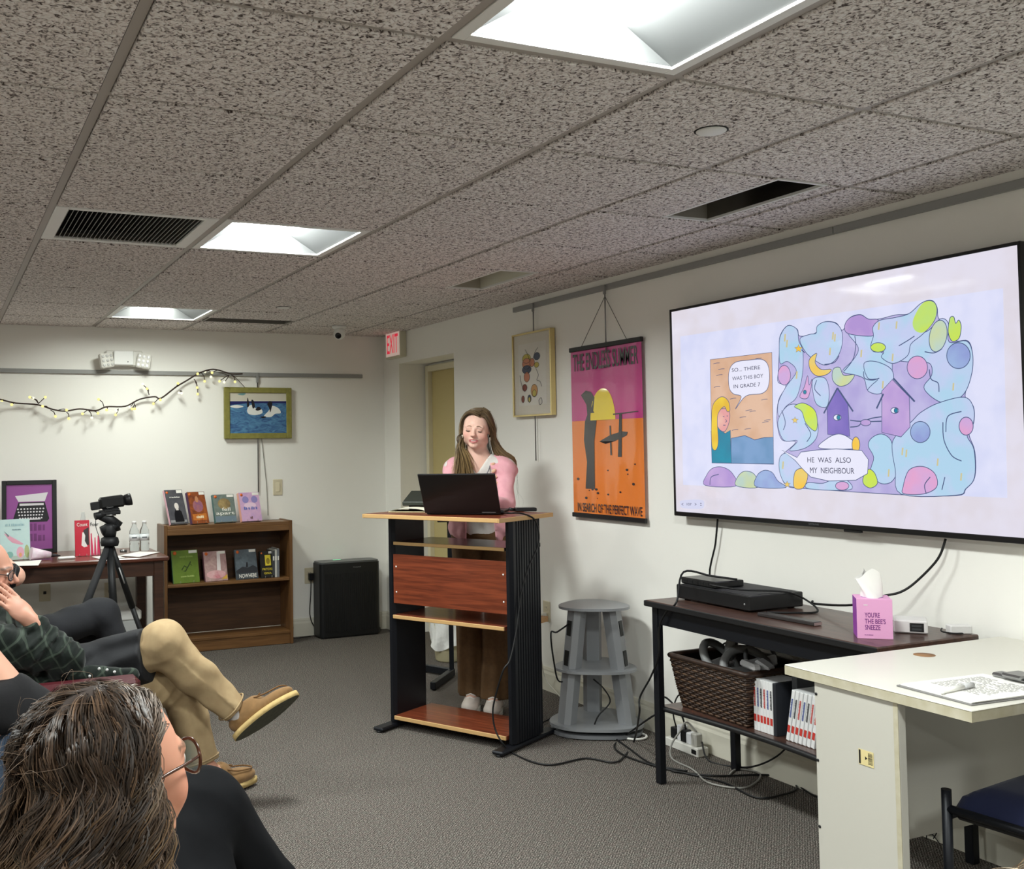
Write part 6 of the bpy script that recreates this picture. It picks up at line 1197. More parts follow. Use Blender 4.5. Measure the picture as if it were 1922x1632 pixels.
def head_sdf(C, R, s=1.0, smile=0, nose=1.0, jaw=1.0, zs=1.0):
    C = np.array(C, float); o = Sdf(); zz = np.array([1, 1, zs]); g = lambda p: C+s*(R.T@(np.array(p, float)*zz)); e = lambda c, r, k=.012, op='u', : o.ell(g(c), np.array(r)*s*zz, R, k*s, op); q = lambda a, b, ra, rb=None, k=.01, op='u': o.cap(g(a), g(b), ra*s, (ra if rb is None else rb)*s, k*s, op)
    e((0, .015, .032), (.073, .094, .084)); e((0, -.034, -.012), (.062, .056, .072), .03); e((0, -.03, -.062), (.052*jaw, .052, .042), .03); e((0, -.073, -.094), (.022*jaw, .019, .017), .022)
    for x in (-1, 1):
        e((x*.038, -.058, -.030), (.024, .022, .026), .02); e((x*.047*jaw, -.008, -.068), (.018, .03, .022), .02)
        e((x*.031, -.100, .004), (.0175, .014, .011), .012, 's'); e((x*.031, -.0755, .002), (.0135, .0125, .0115), .004)
        q((x*.020, -.0885, .0015), (x*.042, -.083, .0015), .0035, .003, .004)
        q((x*.014, -.090, .021), (x*.046, -.078, .021), .0065, .005, .014)
        e((x*.0725, .012, -.008), (.008, .018, .030), .008); e((x*.077, .008, -.006), (.004, .010, .016), .004, 's')
    q((0, -.088, .014), (0, -.106*nose, -.022), .0065, .010, .010); e((0, -.110*nose, -.027), (.0125, .011, .0095), .008)
    for x in (-1, 1): e((x*.0115, -.099, -.031), (.0075, .0085, .007), .006)
    w = .021+.005*smile; up = .006*smile
    q((-w, -.083, -.058+up), (0, -.094, -.056), .0042, .006, .006); q((w, -.083, -.058+up), (0, -.094, -.056), .0042, .006, .006); q((-w*.85, -.083, -.069+up*.6), (0, -.093, -.0705), .004, .0068, .006); q((w*.85, -.083, -.069+up*.6), (0, -.093, -.0705), .004, .0068, .006)
    if smile: e((0, -.098, -.0632), (w*.82, .010, .0034+.0016*smile), .003, 's')
    else: e((0, -.101, -.063), (w*.9, .006, .0014), .003, 's')
    return o, g
def limb(o, a, b, ra, rb, bulge=0, k=.02):
    a, b = np.array(a, float), np.array(b, float); m = a*.62+b*.38; o.cap(a, b, ra, rb, k)
    if bulge: o.cap(a*.8+b*.2, m*.7+b*.3, ra*.8+rb*.2+bulge, (ra+rb)/2+bulge*.6, k)
    return o
def hand_sdf(W0, D_, N_, side=1, curl=(.25, .3, .35, .4), curl2=.35, thumb=(.3, .2), s=1.0, spread=.05):
    """W0 wrist, D_ finger direction, N_ back-of-hand direction, side +1: thumb towards N x D"""
    d = N3(D_); n = N3(np.array(N_)-np.dot(N_, d)*d); t = np.cross(n, d)*side; o = Sdf(); W0 = np.array(W0, float)
    g = lambda a, b, c: W0+s*(a*d+b*t+c*n)
    o.cap(g(-.02, 0, 0), g(.012, 0, 0), .025*s, .026*s, .015)
    R = np.array([d, t, n]); o.ell(g(.048, .0, 0), (.052*s, .042*s, .0165*s), R, .015); o.cap(g(.03, .022, -.006), g(.014, .012, -.004), .017*s, .017*s, .012)
    L_ = (.072, .080, .074, .058); tips = []
    for i in range(4):
        b0 = .030-.0205*i; P = g(.086-.004*abs(i-1), b0, 0); a = curl[i]; fan = spread*(1.5-i); r = (.0088, .0092, .0088, .0078)[i]*s; dirf = N3(d+t*fan)
        for j, fr in enumerate((.46, .31, .23)):
            dd = dirf*math.cos(a)-n*math.sin(a); Q = P+dd*L_[i]*fr*s; o.cap(P, Q, r*(1-.08*j), r*(.93-.08*j), .004); P = Q; a += curl2 if j == 0 else curl2*.8
        tips.append(P)
    P = g(.018, .028, -.006); a1, a2 = thumb
    for j, (ln, rr) in enumerate(((.040, .0125), (.034, .0105), (.026, .0095))):
        ang = (.85, .55, .40)[j]; dd = N3(d*math.cos(ang)+t*math.sin(ang)-n*(a1+a2*j)); Q = P+dd*ln*s; o.cap(P, Q, rr*s, rr*.9*s, .005); P = Q
    return o, tips
SKIN = mat('skin', (226, 180, 160), rough=.5, spec=.35, sss=.12, attr='Col')
def skin_colour(C, R, s, tone=(226, 178, 158), lips=(196, 108, 108), blush=.35, brow=None, zs=1.0):
    tone = np.array(tone)/255; lips = np.array(lips)/255
    def f(P):
        q = (P-np.array(C))@R.T/s/np.array([1, 1, zs]); c = np.tile(tone, (len(P), 1)).astype(float)
        def mix(w, k): c[:] = c*(1-w[:, None])+np.array(k)*w[:, None]
        for x in (-1, 1):
            w = np.exp(-(((q[:, 0]-x*.042)/.022)**2+((q[:, 1]+.062)/.03)**2+((q[:, 2]+.03)/.022)**2))*blush; mix(w, (tone*np.array([1, .74, .74])))
        w = np.exp(-((q[:, 0]/.012)**2+((q[:, 1]+.108)/.014)**2+((q[:, 2]+.026)/.012)**2))*blush*.7; mix(w, tone*np.array([1, .78, .76]))
        w = ((np.abs(q[:, 0])/.0265)**2+((q[:, 2]+.0632)/.0105)**2 < 1)*(q[:, 1] < -.074)*1.0; mix(w, lips)
        if brow is not None:
            for x in (-1, 1):
                u = (q[:, 0]*x-.031)/.021; w = (np.abs(u) < 1)*(np.abs(q[:, 2]-.0225-.004*(1-u*u)) < .0034)*(q[:, 1] < -.06)*.75; mix(w, np.array(brow)/255)
        return np.clip(c, 0, 1)
    return f
def strand(b, pts, r0, r1, n=3, cols=None, flat=.6):
    m = len(pts); b.tube(pts, [r0+(r1-r0)*(i/(m-1))**1.5 for i in range(m)], n, caps=False, flat=flat)
def hairmesh(name, parent, strands, m, ns=4):
    """strands: (path array, r0, r1, colour rgb 0-1)"""
    V = []; F_ = []; C_ = []; n0 = 0
    for path, r0, r1, col in strands:
        P = np.asarray(path, float); k = len(P); t = np.gradient(P, axis=0); t /= np.linalg.norm(t, axis=1)[:, None]+1e-9
        up = np.array([.3, .5, .8]); a = np.cross(t, up); a /= np.linalg.norm(a, axis=1)[:, None]+1e-9; c = np.cross(a, t)
        f = np.linspace(0, 1, k)[:, None]; r = r0+(r1-r0)*f**1.6
        for j in range(ns): w = 2*PI*j/ns; V.append(P+r*(a*math.cos(w)+c*math.sin(w)*.75))
        i = np.arange(k-1)
        for j in range(ns):
            A = n0+j*k+i; B_ = n0+((j+1) % ns)*k+i; F_.append(np.stack([A, B_, B_+1, A+1], 1))
        C_.append(np.tile(col, (k*ns, 1)) if np.ndim(col) == 1 else np.tile(col, (ns, 1))); n0 += k*ns
    return rawmesh(name, parent, np.concatenate(V), np.concatenate(F_), np.concatenate(C_), m)
def ribbons(name, parent, P, O, w, C0, C1, m):
    """P: strands x points x 3, O: strand outward normals, w: widths, C0 / C1: root and tip colours"""
    n, k = P.shape[:2]; t = np.gradient(P, axis=1); t /= np.linalg.norm(t, axis=2)[..., None]+1e-9; a = np.cross(t, O[:, None, :]); a /= np.linalg.norm(a, axis=2)[..., None]+1e-9
    u = np.linspace(0, 1, k)[None, :, None]; r = w[:, None, None]*.5*np.clip((1-u)*3, .25, 1)
    V = np.concatenate([P+a*r, P-a*r], 1).reshape(-1, 3); f = np.clip(u*1.7-.4, 0, 1); C_ = C0[:, None]*(1-f)+C1[:, None]*f; C_ = np.concatenate([C_, C_], 1).reshape(-1, 3)
    i = np.arange(k-1)[None, :]; b0 = (np.arange(n)*2*k)[:, None]; F_ = np.stack([b0+i, b0+i+1, b0+k+i+1, b0+k+i], -1).reshape(-1, 4); return rawmesh(name, parent, V, F_, C_, m)
def rawmesh(name, parent, V, F_, C_, m):
    C_ = np.where(C_ <= .04045, C_/12.92, ((np.clip(C_, 0, 1)+.055)/1.055)**2.4)
    iv = np.array(WM[parent.name].inverted()); W_ = V@iv[:3, :3].T+iv[:3, 3]; me = bpy.data.meshes.new(name)
    me.vertices.add(len(V)); me.vertices.foreach_set('co', W_.astype(np.float32).ravel()); me.loops.add(F_.size); me.loops.foreach_set('vertex_index', F_.astype(np.int32).ravel()); me.polygons.add(len(F_)); me.polygons.foreach_set('loop_start', (np.arange(len(F_))*4).astype(np.int32)); me.polygons.foreach_set('loop_total', np.full(len(F_), 4, np.int32))
    me.update(calc_edges=True); me.polygons.foreach_set('use_smooth', [True]*len(F_)); me.materials.append(m); at = me.color_attributes.new('Col', 'FLOAT_COLOR', 'POINT'); at.data.foreach_set('color', np.concatenate([C_, np.ones((len(C_), 1))], 1).astype(np.float32).ravel())
    return link(name, me, parent, kind='stuff')
HAIR = mat('hair', (90, 70, 50), rough=.42, spec=.5, attr='Col')
def cat(pts, k=8): return np.array(smoothpath(pts, k))
def torso_sdf(J, w=1.0):
    """J: pelvis, chest, neck, sl, sr (shoulders), hl, hr (hips) -> trunk with the shoulders' own axis"""
    o = Sdf(); sp = N3(J['chest']-J['pelvis']); ax = N3(J['sr']-J['sl']); ax2 = N3(J['hr']-J['hl'])
    def fr(z, x): z = N3(z); y = N3(np.cross(z, x)); return np.array([np.cross(y, z), y, z])
    R1 = fr(sp*.6+N3(J['neck']-J['chest'])*.4, ax); R2 = fr(sp, ax+ax2); R3 = fr(sp, ax2)
    o.ell(J['chest'], (.155*w, .105*w, .155), R1, .05); o.ell((J['chest']+J['pelvis'])/2, (.135*w, .098*w, .15), R2, .05); o.ell(J['pelvis'], (.16*w, .115*w, .11), R3, .05)
    for s in ('sl', 'sr'): o.cap(J['neck']*.75+J['chest']*.25, J[s], .06, .055, .04)
    o.cap(J['chest'], J['neck'], .08, .052, .04)
    return o
def armchair(M, label, m_up, m_leg, w=.62, d=.62, sh=.40, bh=.80, ah=.57, group=None, rec=.25, arms=True, nm='armchair'):
    """local x = to the sitter's left, -y forward"""
    t = thing(nm, label, 'chair', tuple(M.translation), 0, group)
    MB(M).box(-w/2+.07, w/2-.07, -d/2, d/2-.06, sh-.13, sh, .035).build('seat', m_up, t)
    MB(M @ T(0, d/2-.07, sh-.08) @ RX(-rec)).box(-w/2+.06, w/2-.06, -.03, .10, 0, (bh-sh)/math.cos(rec)+.06, .035).build('backrest', m_up, t)
    if arms:
        for s in (-1, 1): MB(M).box(s*(w/2-.08), s*w/2, -d/2, d/2-.02, .16, ah, .02).build('armrest', m_up, t)
    for x in (-1, 1):
        for y in (-1, 1): MB(M).cyl((x*(w/2-.05), y*(d/2-.06), 0), (x*(w/2-.05), y*(d/2-.06), max(.17, sh-.13) if not arms else .18), .018, .022, 10).build('leg', m_leg, t)
    return t
# ================================================================== presenter behind the lectern
v3 = lambda *a: np.array(a, float)
PF = N3((-.60, -.80, 0)); PR = v3(.80, -.60, 0); Zv = v3(0, 0, 1)       # facing, viewer-right
per = thing('person', 'person with long light brown hair in a pink cardigan behind the lectern', 'person', (2.66, 4.9, 0))
HC = v3(2.562, 4.742, 1.470); HR = hframe(N3((-.62, -.78, -.10)), roll=-.09); HS = .95; HZ = .90
kc = np.array(MLp @ Vector((lw/2, .10, .02)))
J = dict(neck=v3(2.585, 4.775, 1.315), chest=v3(2.625, 4.82, 1.165), pelvis=v3(2.665, 4.885, .93))
J['sl'] = J['neck']-PR*.125+v3(.01, .01, -.058); J['sr'] = J['neck']+PR*.135+v3(0, 0, -.06)
J['hl'] = J['pelvis']-PR*.085; J['hr'] = J['pelvis']+PR*.085
el = J['sl']+v3(0, 0, -.165)-PR*.05; er = J['sr']+v3(0, 0, -.175)+PR*.02
wl = kc-PR*.10+v3(.03, .04, .035); wr = kc+PR*.09+v3(.03, .04, .035)
el = el+PF*.15; er = er+PF*.15
al, ar_ = v3(2.625, 4.985, .09), v3(2.70, 4.855, .09); tl_, tr_ = pz(880, 1332, .03), pz(922, 1339, .03)
al = np.array(tl_)-PF*.155; al[2] = .085; ar_ = np.array(tr_)-PF*.155; ar_[2] = .085
kl = (J['hl']+al)/2+PF*.035; kr = (J['hr']+ar_)/2+PF*.035
hd, hg = head_sdf(HC, HR, HS, smile=1.0, zs=HZ)
body = hd+torso_sdf(J, .9); body.cap(hg((0, .015, -.06)), J['neck']+v3(0, 0, -.02), .046, .052, .03)
for S, E_, W_ in ((J['sl'], el, wl), (J['sr'], er, wr)): limb(body, S, E_, .042, .034); limb(body, E_, W_, .034, .024)
h1, _ = hand_sdf(wl, kc+v3(0, 0, .012)-PR*.05-wl, Zv, -1, curl=(.2, .25, .3, .35)); h2, _ = hand_sdf(wr, kc+v3(0, 0, .012)+PR*.045-wr, Zv, 1, curl=(.2, .25, .3, .35)); body = body+h1+h2
for H_2, K_, A_ in ((J['hl'], kl, al), (J['hr'], kr, ar_)): limb(body, H_2, K_, .075, .05); limb(body, K_, A_, .048, .033); body.cap(A_, A_+PF*.14+v3(0, 0, -.045), .033, .028, .02)
implicit('body', body, .0042, SKIN, per, colour=skin_colour(HC, HR, HS, (232, 190, 172), (190, 112, 112), .45, None, HZ))
# teeth, lashes
def hp(*p): return tuple(hg(p))
b = MB(); b.tube([hp(-.018, -.084, -.0618), hp(-.009, -.0895, -.0626), hp(0, -.091, -.0628), hp(.009, -.0895, -.0626), hp(.018, -.084, -.0618)], .0032, 6); b.build('teeth', mat('teeth', (238, 232, 222), rough=.3), per)
for x in (-1, 1):
    b = MB(); b.tube([hp(x*(.031+u), -.0885+abs(u)*.12+u*u*8, -.0045-.0025*(1-(u/.014)**2)) for u in (-.014, -.009, -.004, 0, .004, .009, .014)], [.0010, .0019, .0023, .0025, .0023, .0019, .0012], 6); b.build('eyelashes', mat('lash', (58, 40, 34), rough=.7), per)
    b = MB(); b.tube([hp(x*(.014+.033*u), -.0975+.0135*u+.004*u*u, .0225+.0055*math.sin(PI*min(1, u*1.25+.1))-.003*u) for u in (0, .2, .4, .6, .8, 1)], [.0016, .0026, .0026, .0023, .0018, .0009], 6, flat=.7); b.build('eyebrow', mat('brow', (140, 108, 84), rough=.8), per)
    b = MB(); b.tube([hp(x*(.031+u), -.0885+abs(u)*.12+u*u*8, .0060-.0025*(u/.013)**2) for u in (-.013, -.007, 0, .007, .013)], [.0006, .001, .0011, .001, .0006], 5); b.build('eyelid_crease', mat('lid_crease', (186, 130, 112), rough=.7), per)
# top, trousers, shoes
tor = torso_sdf(J, .9)
top_ = tor.grow(.012)
implicit('white_top', top_, .008, mat('top_white', (216, 212, 206), rough=.6, bump=(60, .3, .004)), per, cut=lambda P: np.maximum(.90-P[:, 2], np.where((P-J['neck'])@PF > -.02, P[:, 2]-1.235-1.5*np.abs((P-J['neck'])@PR), P[:, 2]-1.32)))
m_trb = mat('trousers_brown', (104, 76, 46), rough=.85, noise=(50, (88, 64, 38), 2), bump=(180, .15, .002))
tr2 = Sdf(); tr2.ell(J['pelvis']+v3(0, 0, .0), (.155, .12, .11), np.array([PR, -PF, Zv]), .04)
for H_2, K_ in ((J['hl'], kl), (J['hr'], kr)): tr2.cap(H_2, H_2*.6+K_*.4, .088, .08, .03)
implicit('trousers', tr2, .008, m_trb, per, disp=lambda P: wob(P, 20, .005, 3), cut=lambda P: P[:, 2]-.945)
for H_2, K_, A_ in ((J['hl'], kl, al), (J['hr'], kr, ar_)):
    tl2_ = Sdf(); tl2_.cap(H_2*.7+K_*.3, K_, .080, .068, .02); tl2_.cap(K_, A_+v3(0, 0, -.02), .068, .080, .02); c_ = (A_+K_)/2
    implicit('trouser_leg', tl2_, .007, m_trb, per, disp=lambda P: .007*np.sin(np.arctan2((P-c_)@PF, (P-c_)@PR)*7+P[:, 2]*4)*np.clip(.9-P[:, 2], 0, 1)+wob(P, 22, .004, 4), cut=lambda P: .072-P[:, 2])
for A_ in (al, ar_):
    s = Sdf(); s.ell(A_+PF*.055+v3(0, 0, -.040), (.043, .135, .038), np.array([PR, -PF, Zv]), .02); s.ell(A_+PF*.0+v3(0, 0, -.01), (.04, .055, .05), np.array([PR, -PF, Zv]), .03); s.ell(A_+PF*.13+v3(0, 0, -.05), (.042, .05, .028), np.array([PR, -PF, Zv]), .02)
    sh_ = implicit('shoe', s, .006, mat('sneaker', (222, 210, 200), rough=.6), per, cut=lambda P: .014-P[:, 2])
    M_ = frame(tuple(A_), PR, z=(0, 0, 1)); b = MB(M_); poly = [(.046*math.sin(a)*(1.0 if math.cos(a) > 0 else .9), -.055-.14*math.cos(a)) for a in np.linspace(0, 2*PI, 28, endpoint=False)]; b.prism(poly, -A_[2]+.001, -A_[2]+.022); b.build('sole', mat('sneaker_sole', (236, 232, 224), rough=.6), sh_)
    for k in range(4): b = MB(M_); b.tube([(-.024, -.062-.024*k, .010-.011*k), (0, -.067-.024*k, .020-.011*k), (.024, -.062-.024*k, .010-.011*k)], .0032, 6); b.build('lace', mat('lace_white', (242, 240, 236), rough=.7), sh_)
# cardigan: trunk and sleeves, open at the front
cg = tor.grow(.018); cg.ell(J['pelvis']+v3(0, 0, .03), (.185, .145, .12), np.array([PR, -PF, Zv]), .05)
for S, E_, W_ in ((J['sl'], el, wl), (J['sr'], er, wr)): cg.cap(S, E_, .054, .047, .03); cg.cap(E_, W_*.85+E_*.15, .047, .034, .03)
def opening(P):
    z = P[:, 2]; f = np.clip((J['neck'][2]-z)/(J['neck'][2]-J['pelvis'][2]), 0, 1)[:, None]; q = P-(J['neck']*(1-f)+J['pelvis']*f); x = q@PR; y = q@PF; w_ = .062+.06*np.clip(1.16-z, 0, .3)
    op = np.where((y > .01) | (z > 1.29), w_-np.abs(x-.005), -.2); return np.maximum(np.maximum(.845-z, op), z-1.335)
implicit('cardigan', cg, .0065, mat('cardigan_pink', (230, 170, 178), rough=.9, sheen=.2, noise=(40, (222, 158, 168), 2), bump=(220, .25, .002)), per, disp=lambda P: wob(P, 34, .006, 5)+.006*np.abs(np.sin(P@v3(20, -30, 34)+1.5*np.sin(P@v3(11, 17, 9))))**2+.002*np.sin(np.arctan2((P-J['pelvis'])@PF, (P-J['pelvis'])@PR)*16)*np.clip(1.1-P[:, 2], 0, .25)*4, cut=opening)
m_emb = mat('embroidery', (236, 206, 170), rough=.8, noise=(90, (206, 140, 120), 1.6))
for sx in (-1, 1):
    for k in range(4):
        p = J['neck']+PR*sx*(.085+.006*k)+v3(0, 0, -.03-.032*k)+PF*(.066+.014*k); M_ = frame(tuple(p), tuple(PR), y=tuple(Zv)); MB(M_ @ RZ(sx*.6)).ell((0, 0, -.004), (.014, .009, .004), 10, 8).build('embroidered_flower', m_emb, per)
lan = [hp(.045, .03, -.115), J['neck']+PR*.07+PF*.05+v3(0, 0, -.02), J['neck']+PR*.055+PF*.098+v3(0, 0, -.085), J['neck']+PR*.02+PF*.125+v3(0, 0, -.17), J['neck']-PR*.0+PF*.13+v3(0, 0, -.22)]
MB().tube(smoothpath(lan, 5), .003, 6).build('lanyard', mat('lanyard_grey', (120, 120, 126), rough=.5), per)
lan = [hp(-.045, .03, -.115), J['neck']-PR*.06+PF*.055+v3(0, 0, -.02), J['neck']-PR*.04+PF*.10+v3(0, 0, -.085), J['neck']-PR*.01+PF*.125+v3(0, 0, -.17), J['neck']+PF*.13+v3(0, 0, -.22)]
MB().tube(smoothpath(lan, 5), .003, 6).build('lanyard', MATS['lanyard_grey'], per)
for x in (-1, 1): MB().lathe([(.002, .004), (.0055, .0), (.003, -.012), (.001, -.016)][::-1], 10, hp(x*.078, .0, -.045)).build('earring', mat('earring', (206, 200, 180), rough=.3, metal=.6), per)
# hair: parted off-centre, long, one side in front of the shoulder, the other behind it
rg = np.random.default_rng(11); ST = []
cA, cB, cC = v3(92, 76, 58)/255, v3(134, 112, 80)/255, v3(176, 146, 98)/255
def hcol(n, f): 
    base_ = cA+(cB-cA)*rg.random(); tip = cB+(cC-cB)*f*rg.random(); u = np.linspace(0, 1, n)[:, None]; return base_*(1-u**.8)+tip*u**.8
part = lambda y: v3(.018, y, .117-.9*max(0, -y-.02)**1.3*3.2-1.6*max(0, y-.03)**2*2)
for i in range(1300):
    y = rg.uniform(-.055, .095); side = -1 if rg.random() < .5 else 1; r0 = rg.uniform(.0014, .0025); j = rg.normal(0, .004, 3)
    st = part(y); lat = .075+rg.uniform(0, .012); sag = rg.uniform(0, 1)
    if side < 0:                                # viewer-left: tucked back at the temple, falls in front of the shoulder
        P = [st, v3(-.035, y*1.0-.010, .108), v3(-lat*.93, .015+y*.55, .060), v3(-lat-.006, .03+y*.35, .0), v3(-lat-.002, .022+y*.2, -.055)]
        W_ = [hg(p+j) for p in P]; fall = rg.uniform(.16, .40); fx = rg.uniform(-.055, .06); b0 = W_[-1]
        W_ += [b0+v3(0, 0, -fall*.33)+PF*(.020+.03*sag)-PR*(.005-fx*.3), b0+v3(0, 0, -fall*.66)+PF*(.055+.035*sag)+PR*(.010+fx*.7), b0+v3(0, 0, -fall)+PF*(.075+.03*sag)+PR*(.012+fx)]
    else:                                       # viewer-right: big sweep over the brow, then behind the shoulder
        f = 1 if y < -.01 else .2
        P = [st, v3(.045, y-.016*f, .103), v3(.071, y*.75-.012*f, .058), v3(lat+.006, y*.5+.006, .010), v3(lat+.008, .02+y*.3, -.05)]
        W_ = [hg(p+j) for p in P]; b0 = W_[-1]; fall = rg.uniform(.18, .44); o_ = rg.uniform(0, .075)
        W_ += [b0+v3(0, 0, -.070)+PR*(.010+o_*.45)-PF*.012, b0+v3(0, 0, -.125)+PR*(.035+o_*.85)-PF*(.05), b0+v3(0, 0, -.15-fall*.3)+PR*(.03+o_*.5)-PF*.115, b0+v3(0, 0, -.16-fall*.75)+PR*(-.01+o_*.3)-PF*.135]
    P = cat(W_, 4); ph = rg.uniform(0, 6); wv = np.linspace(0, 1, len(P))[:, None]**2*.010; P = P+wv*np.sin(np.linspace(0, 9, len(P))+ph)[:, None]*PR
    ST.append((P, r0, .0014, hcol(len(P), 1)))
for i in range(140):                            # back of the head
    a = rg.uniform(-1.2, 1.2); P = [v3(.01, .05, .115), v3(.06*math.sin(a), .10, .08), v3(.075*math.sin(a), .112*math.cos(a*.5), .0), v3(.07*math.sin(a), .10*math.cos(a*.5), -.09)]
    W_ = [hg(p+rg.normal(0, .003, 3)) for p in P]; W_ += [W_[-1]+v3(0, 0, -.12)-PF*.02+PR*.02*math.sin(a), W_[-1]+v3(0, 0, -.26)-PF*.04+PR*.03*math.sin(a)]; P = cat(W_, 5); ST.append((P, .005, .002, hcol(len(P), .5)))
for pts in ([(-.082, .01, -.035), (-.098, -.01, -.05), (-.104, -.012, -.075), (-.095, -.01, -.10), (-.088, -.01, -.12)], [(-.08, .0, -.03), (-.094, -.02, -.048), (-.10, -.02, -.07), (-.093, -.015, -.09)]): P = cat([hg(v3(*p)) for p in pts], 6); ST.append((P, .0035, .0025, np.tile(cA, (len(P), 1))))
for k in range(3):
    q0 = J['sr']+PR*(.045+.006*k)-PF*.03+v3(0, 0, .0); P = cat([hg(v3(.08, .03, -.08)), q0+v3(0, 0, .02), q0+PR*(.025-.012*k)+v3(0, 0, -.10), q0+PR*(.005+.016*k)+v3(0, 0, -.17), q0+PR*(.03-.020*k)+v3(0, 0, -.21-.02*k)], 6); ST.append((P, .0013, .0008, np.tile(cA*.9, (len(P), 1))))
RP, RO, RW, RC0, RC1 = [], [], [], [], []; uu = np.linspace(0, 1, 26)
for P, r0, r1, c_ in ST:
    P = np.asarray(P); s_ = np.r_[0, np.cumsum(np.linalg.norm(np.diff(P, axis=0), axis=1))]; P = np.stack([np.interp(uu*s_[-1], s_, P[:, k]) for k in range(3)], 1); o_ = P[9]-HC; o_[2] *= .4; o_ = N3(o_*.6+PF*.05)
    for j in range(3): RP.append(P+rg.normal(0, .0016, 3)); RO.append(o_); RW.append(r0*rg.uniform(.9, 1.5)); q = rg.uniform(.8, 1.15); RC0.append(c_[0]*q); RC1.append(c_[-1]*q)
ribbons('hair', per, np.array(RP), np.array(RO), np.array(RW), np.array(RC0), np.array(RC1), mat('hair_long', (90, 70, 50), rough=.4, spec=.45, attr='Col'))
cs = Sdf(); cs.ell(hg((0, .022, .038)), np.array((.0765, .095, .082*HZ))*HS, HR, .01); implicit('hair_cap', cs, .006, mat('hair_under', (96, 76, 56), rough=.6), per, cut=lambda P: np.maximum((lambda q: np.where(q[:, 1] < .0, np.minimum(.12, (-(q[:, 1])-.0)*1.1-.0+.01+np.clip(.075-q[:, 2], 0, .1)*.6), -.1-0*q[:, 0]))(((P-HC)@HR.T)/HS/np.array([1, 1, HZ])), -1))
# ================================================================== seated man in green plaid, legs crossed
m_maroon = mat('maroon_vinyl', (74, 26, 32), rough=.32, coat=.2); m_dkleg = mat('dark_wood_leg', (40, 28, 22), rough=.5)
def Rrows(x, z):
    z = N3(z); y = N3(np.cross(z, x)); return np.array([np.cross(y, z), y, z])
def plaid(name, c, c2, line):
    if name in MATS: return MATS[name]
    m = mat(name, c, rough=.9, spec=.15, sheen=.15); N = m.node_tree.nodes; L = m.node_tree.links; t = N.new('ShaderNodeTexCoord'); b = N['Principled BSDF']; prev = None
    for i, (rot, sc, w, col) in enumerate((((0, .5, .3), 12, .5, c2), ((.2, 2.1, .5), 12, .5, c2), ((0, .5, .3), 12, .965, line), ((.2, 2.1, .5), 12, .965, line))):
        mp = N.new('ShaderNodeMapping'); mp.inputs['Rotation'].default_value = rot; L.new(t.outputs['Object'], mp.inputs[0]); wv = N.new('ShaderNodeTexWave'); wv.inputs['Scale'].default_value = sc*.5; wv.inputs['Distortion'].default_value = .6; wv.inputs['Detail Scale'].default_value = .7; wv.inputs['Phase Offset'].default_value = i*1.3; L.new(mp.outputs[0], wv.inputs['Vector'])
        r = N.new('ShaderNodeMath'); r.operation = 'GREATER_THAN'; r.inputs[1].default_value = w; L.new(wv.outputs['Fac'], r.inputs[0]); k = N.new('ShaderNodeMath'); k.operation = 'MULTIPLY'; k.inputs[1].default_value = .6; L.new(r.outputs[0], k.inputs[0])
        mx = N.new('ShaderNodeMix'); mx.data_type = 'RGBA'; L.new(k.outputs[0], mx.inputs[0]); mx.inputs[7].default_value = lin(col)
        if prev is None: mx.inputs[6].default_value = lin(c)
        else: L.new(prev, mx.inputs[6])
        prev = mx.outputs[2]
    L.new(prev, b.inputs['Base Color']); return m
man = thing('person', 'person in a dark green plaid shirt and khaki trousers, legs crossed, hand on cheek', 'person', (.5, 4.15, 0))
MH = v3(.160, 4.13, .945); MHR = hframe(N3((.95, -.25, -.12)), roll=.10); MS = 1.04
K = dict(neck=v3(.09, 4.15, .80), chest=v3(.20, 4.15, .66), pelvis=v3(.46, 4.17, .475), sr=v3(.08, 3.97, .735), sl=v3(.12, 4.33, .735), hr=v3(.47, 4.08, .46), hl=v3(.47, 4.26, .47))
er_, wr_ = v3(.43, 3.985, .625), v3(.315, 4.0, .765); el_, wl_ = v3(.36, 4.40, .56), v3(.46, 4.24, .52)
krn, arn, trn = v3(.885, 4.18, .44), v3(.975, 4.13, .12), v3(1.085, 4.12, .045)
kln = v3(.80, 4.055, .630); ff = N3((.84, -.12, .53)); fu = N3(v3(-.40, .72, .55)-np.dot(v3(-.40, .72, .55), ff)*ff); aln = v3(1.052, 3.98, .262)+ff*.062+fu*.078; tln = aln+ff*.12-fu*.05
hm, hmg = head_sdf(MH, MHR, MS, nose=1.03, jaw=1.05); bd = hm+torso_sdf(K, 1.05); bd.cap(hmg((0, .02, -.06)), K['neck'], .056, .062, .03)
for a, b_, c_ in ((K['sr'], er_, wr_), (K['sl'], el_, wl_)): limb(bd, a, b_, .05, .042); limb(bd, b_, c_, .042, .028)
hD = N3(v3(-.115, .02, .130)); hn = N3(v3(.55, -.75, .35)); hh_, tips = hand_sdf(wr_+hD*.01, hD, hn, -1, curl=(.06, .06, .08, .12), curl2=.12, thumb=(.75, .25), s=1.06, spread=.02); bd = bd+hh_
h2_, _ = hand_sdf(wl_, v3(.03, -.12, .0), v3(0, 0, 1), 1, s=1.04); bd = bd+h2_
for a, b_, c_, d_ in ((K['hr'], krn, arn, trn), (K['hl'], kln, aln, tln)): limb(bd, a, b_, .08, .055); limb(bd, b_, c_, .052, .036); bd.cap(c_, c_*.4+d_*.6, .036, .03, .02)
mtone = (198, 146, 124)
implicit('body', bd, .0048, SKIN, man, colour=skin_colour(MH, MHR, MS, mtone, (176, 104, 98), .45, (120, 104, 96)))
def mh(*p): return tuple(hmg(p))
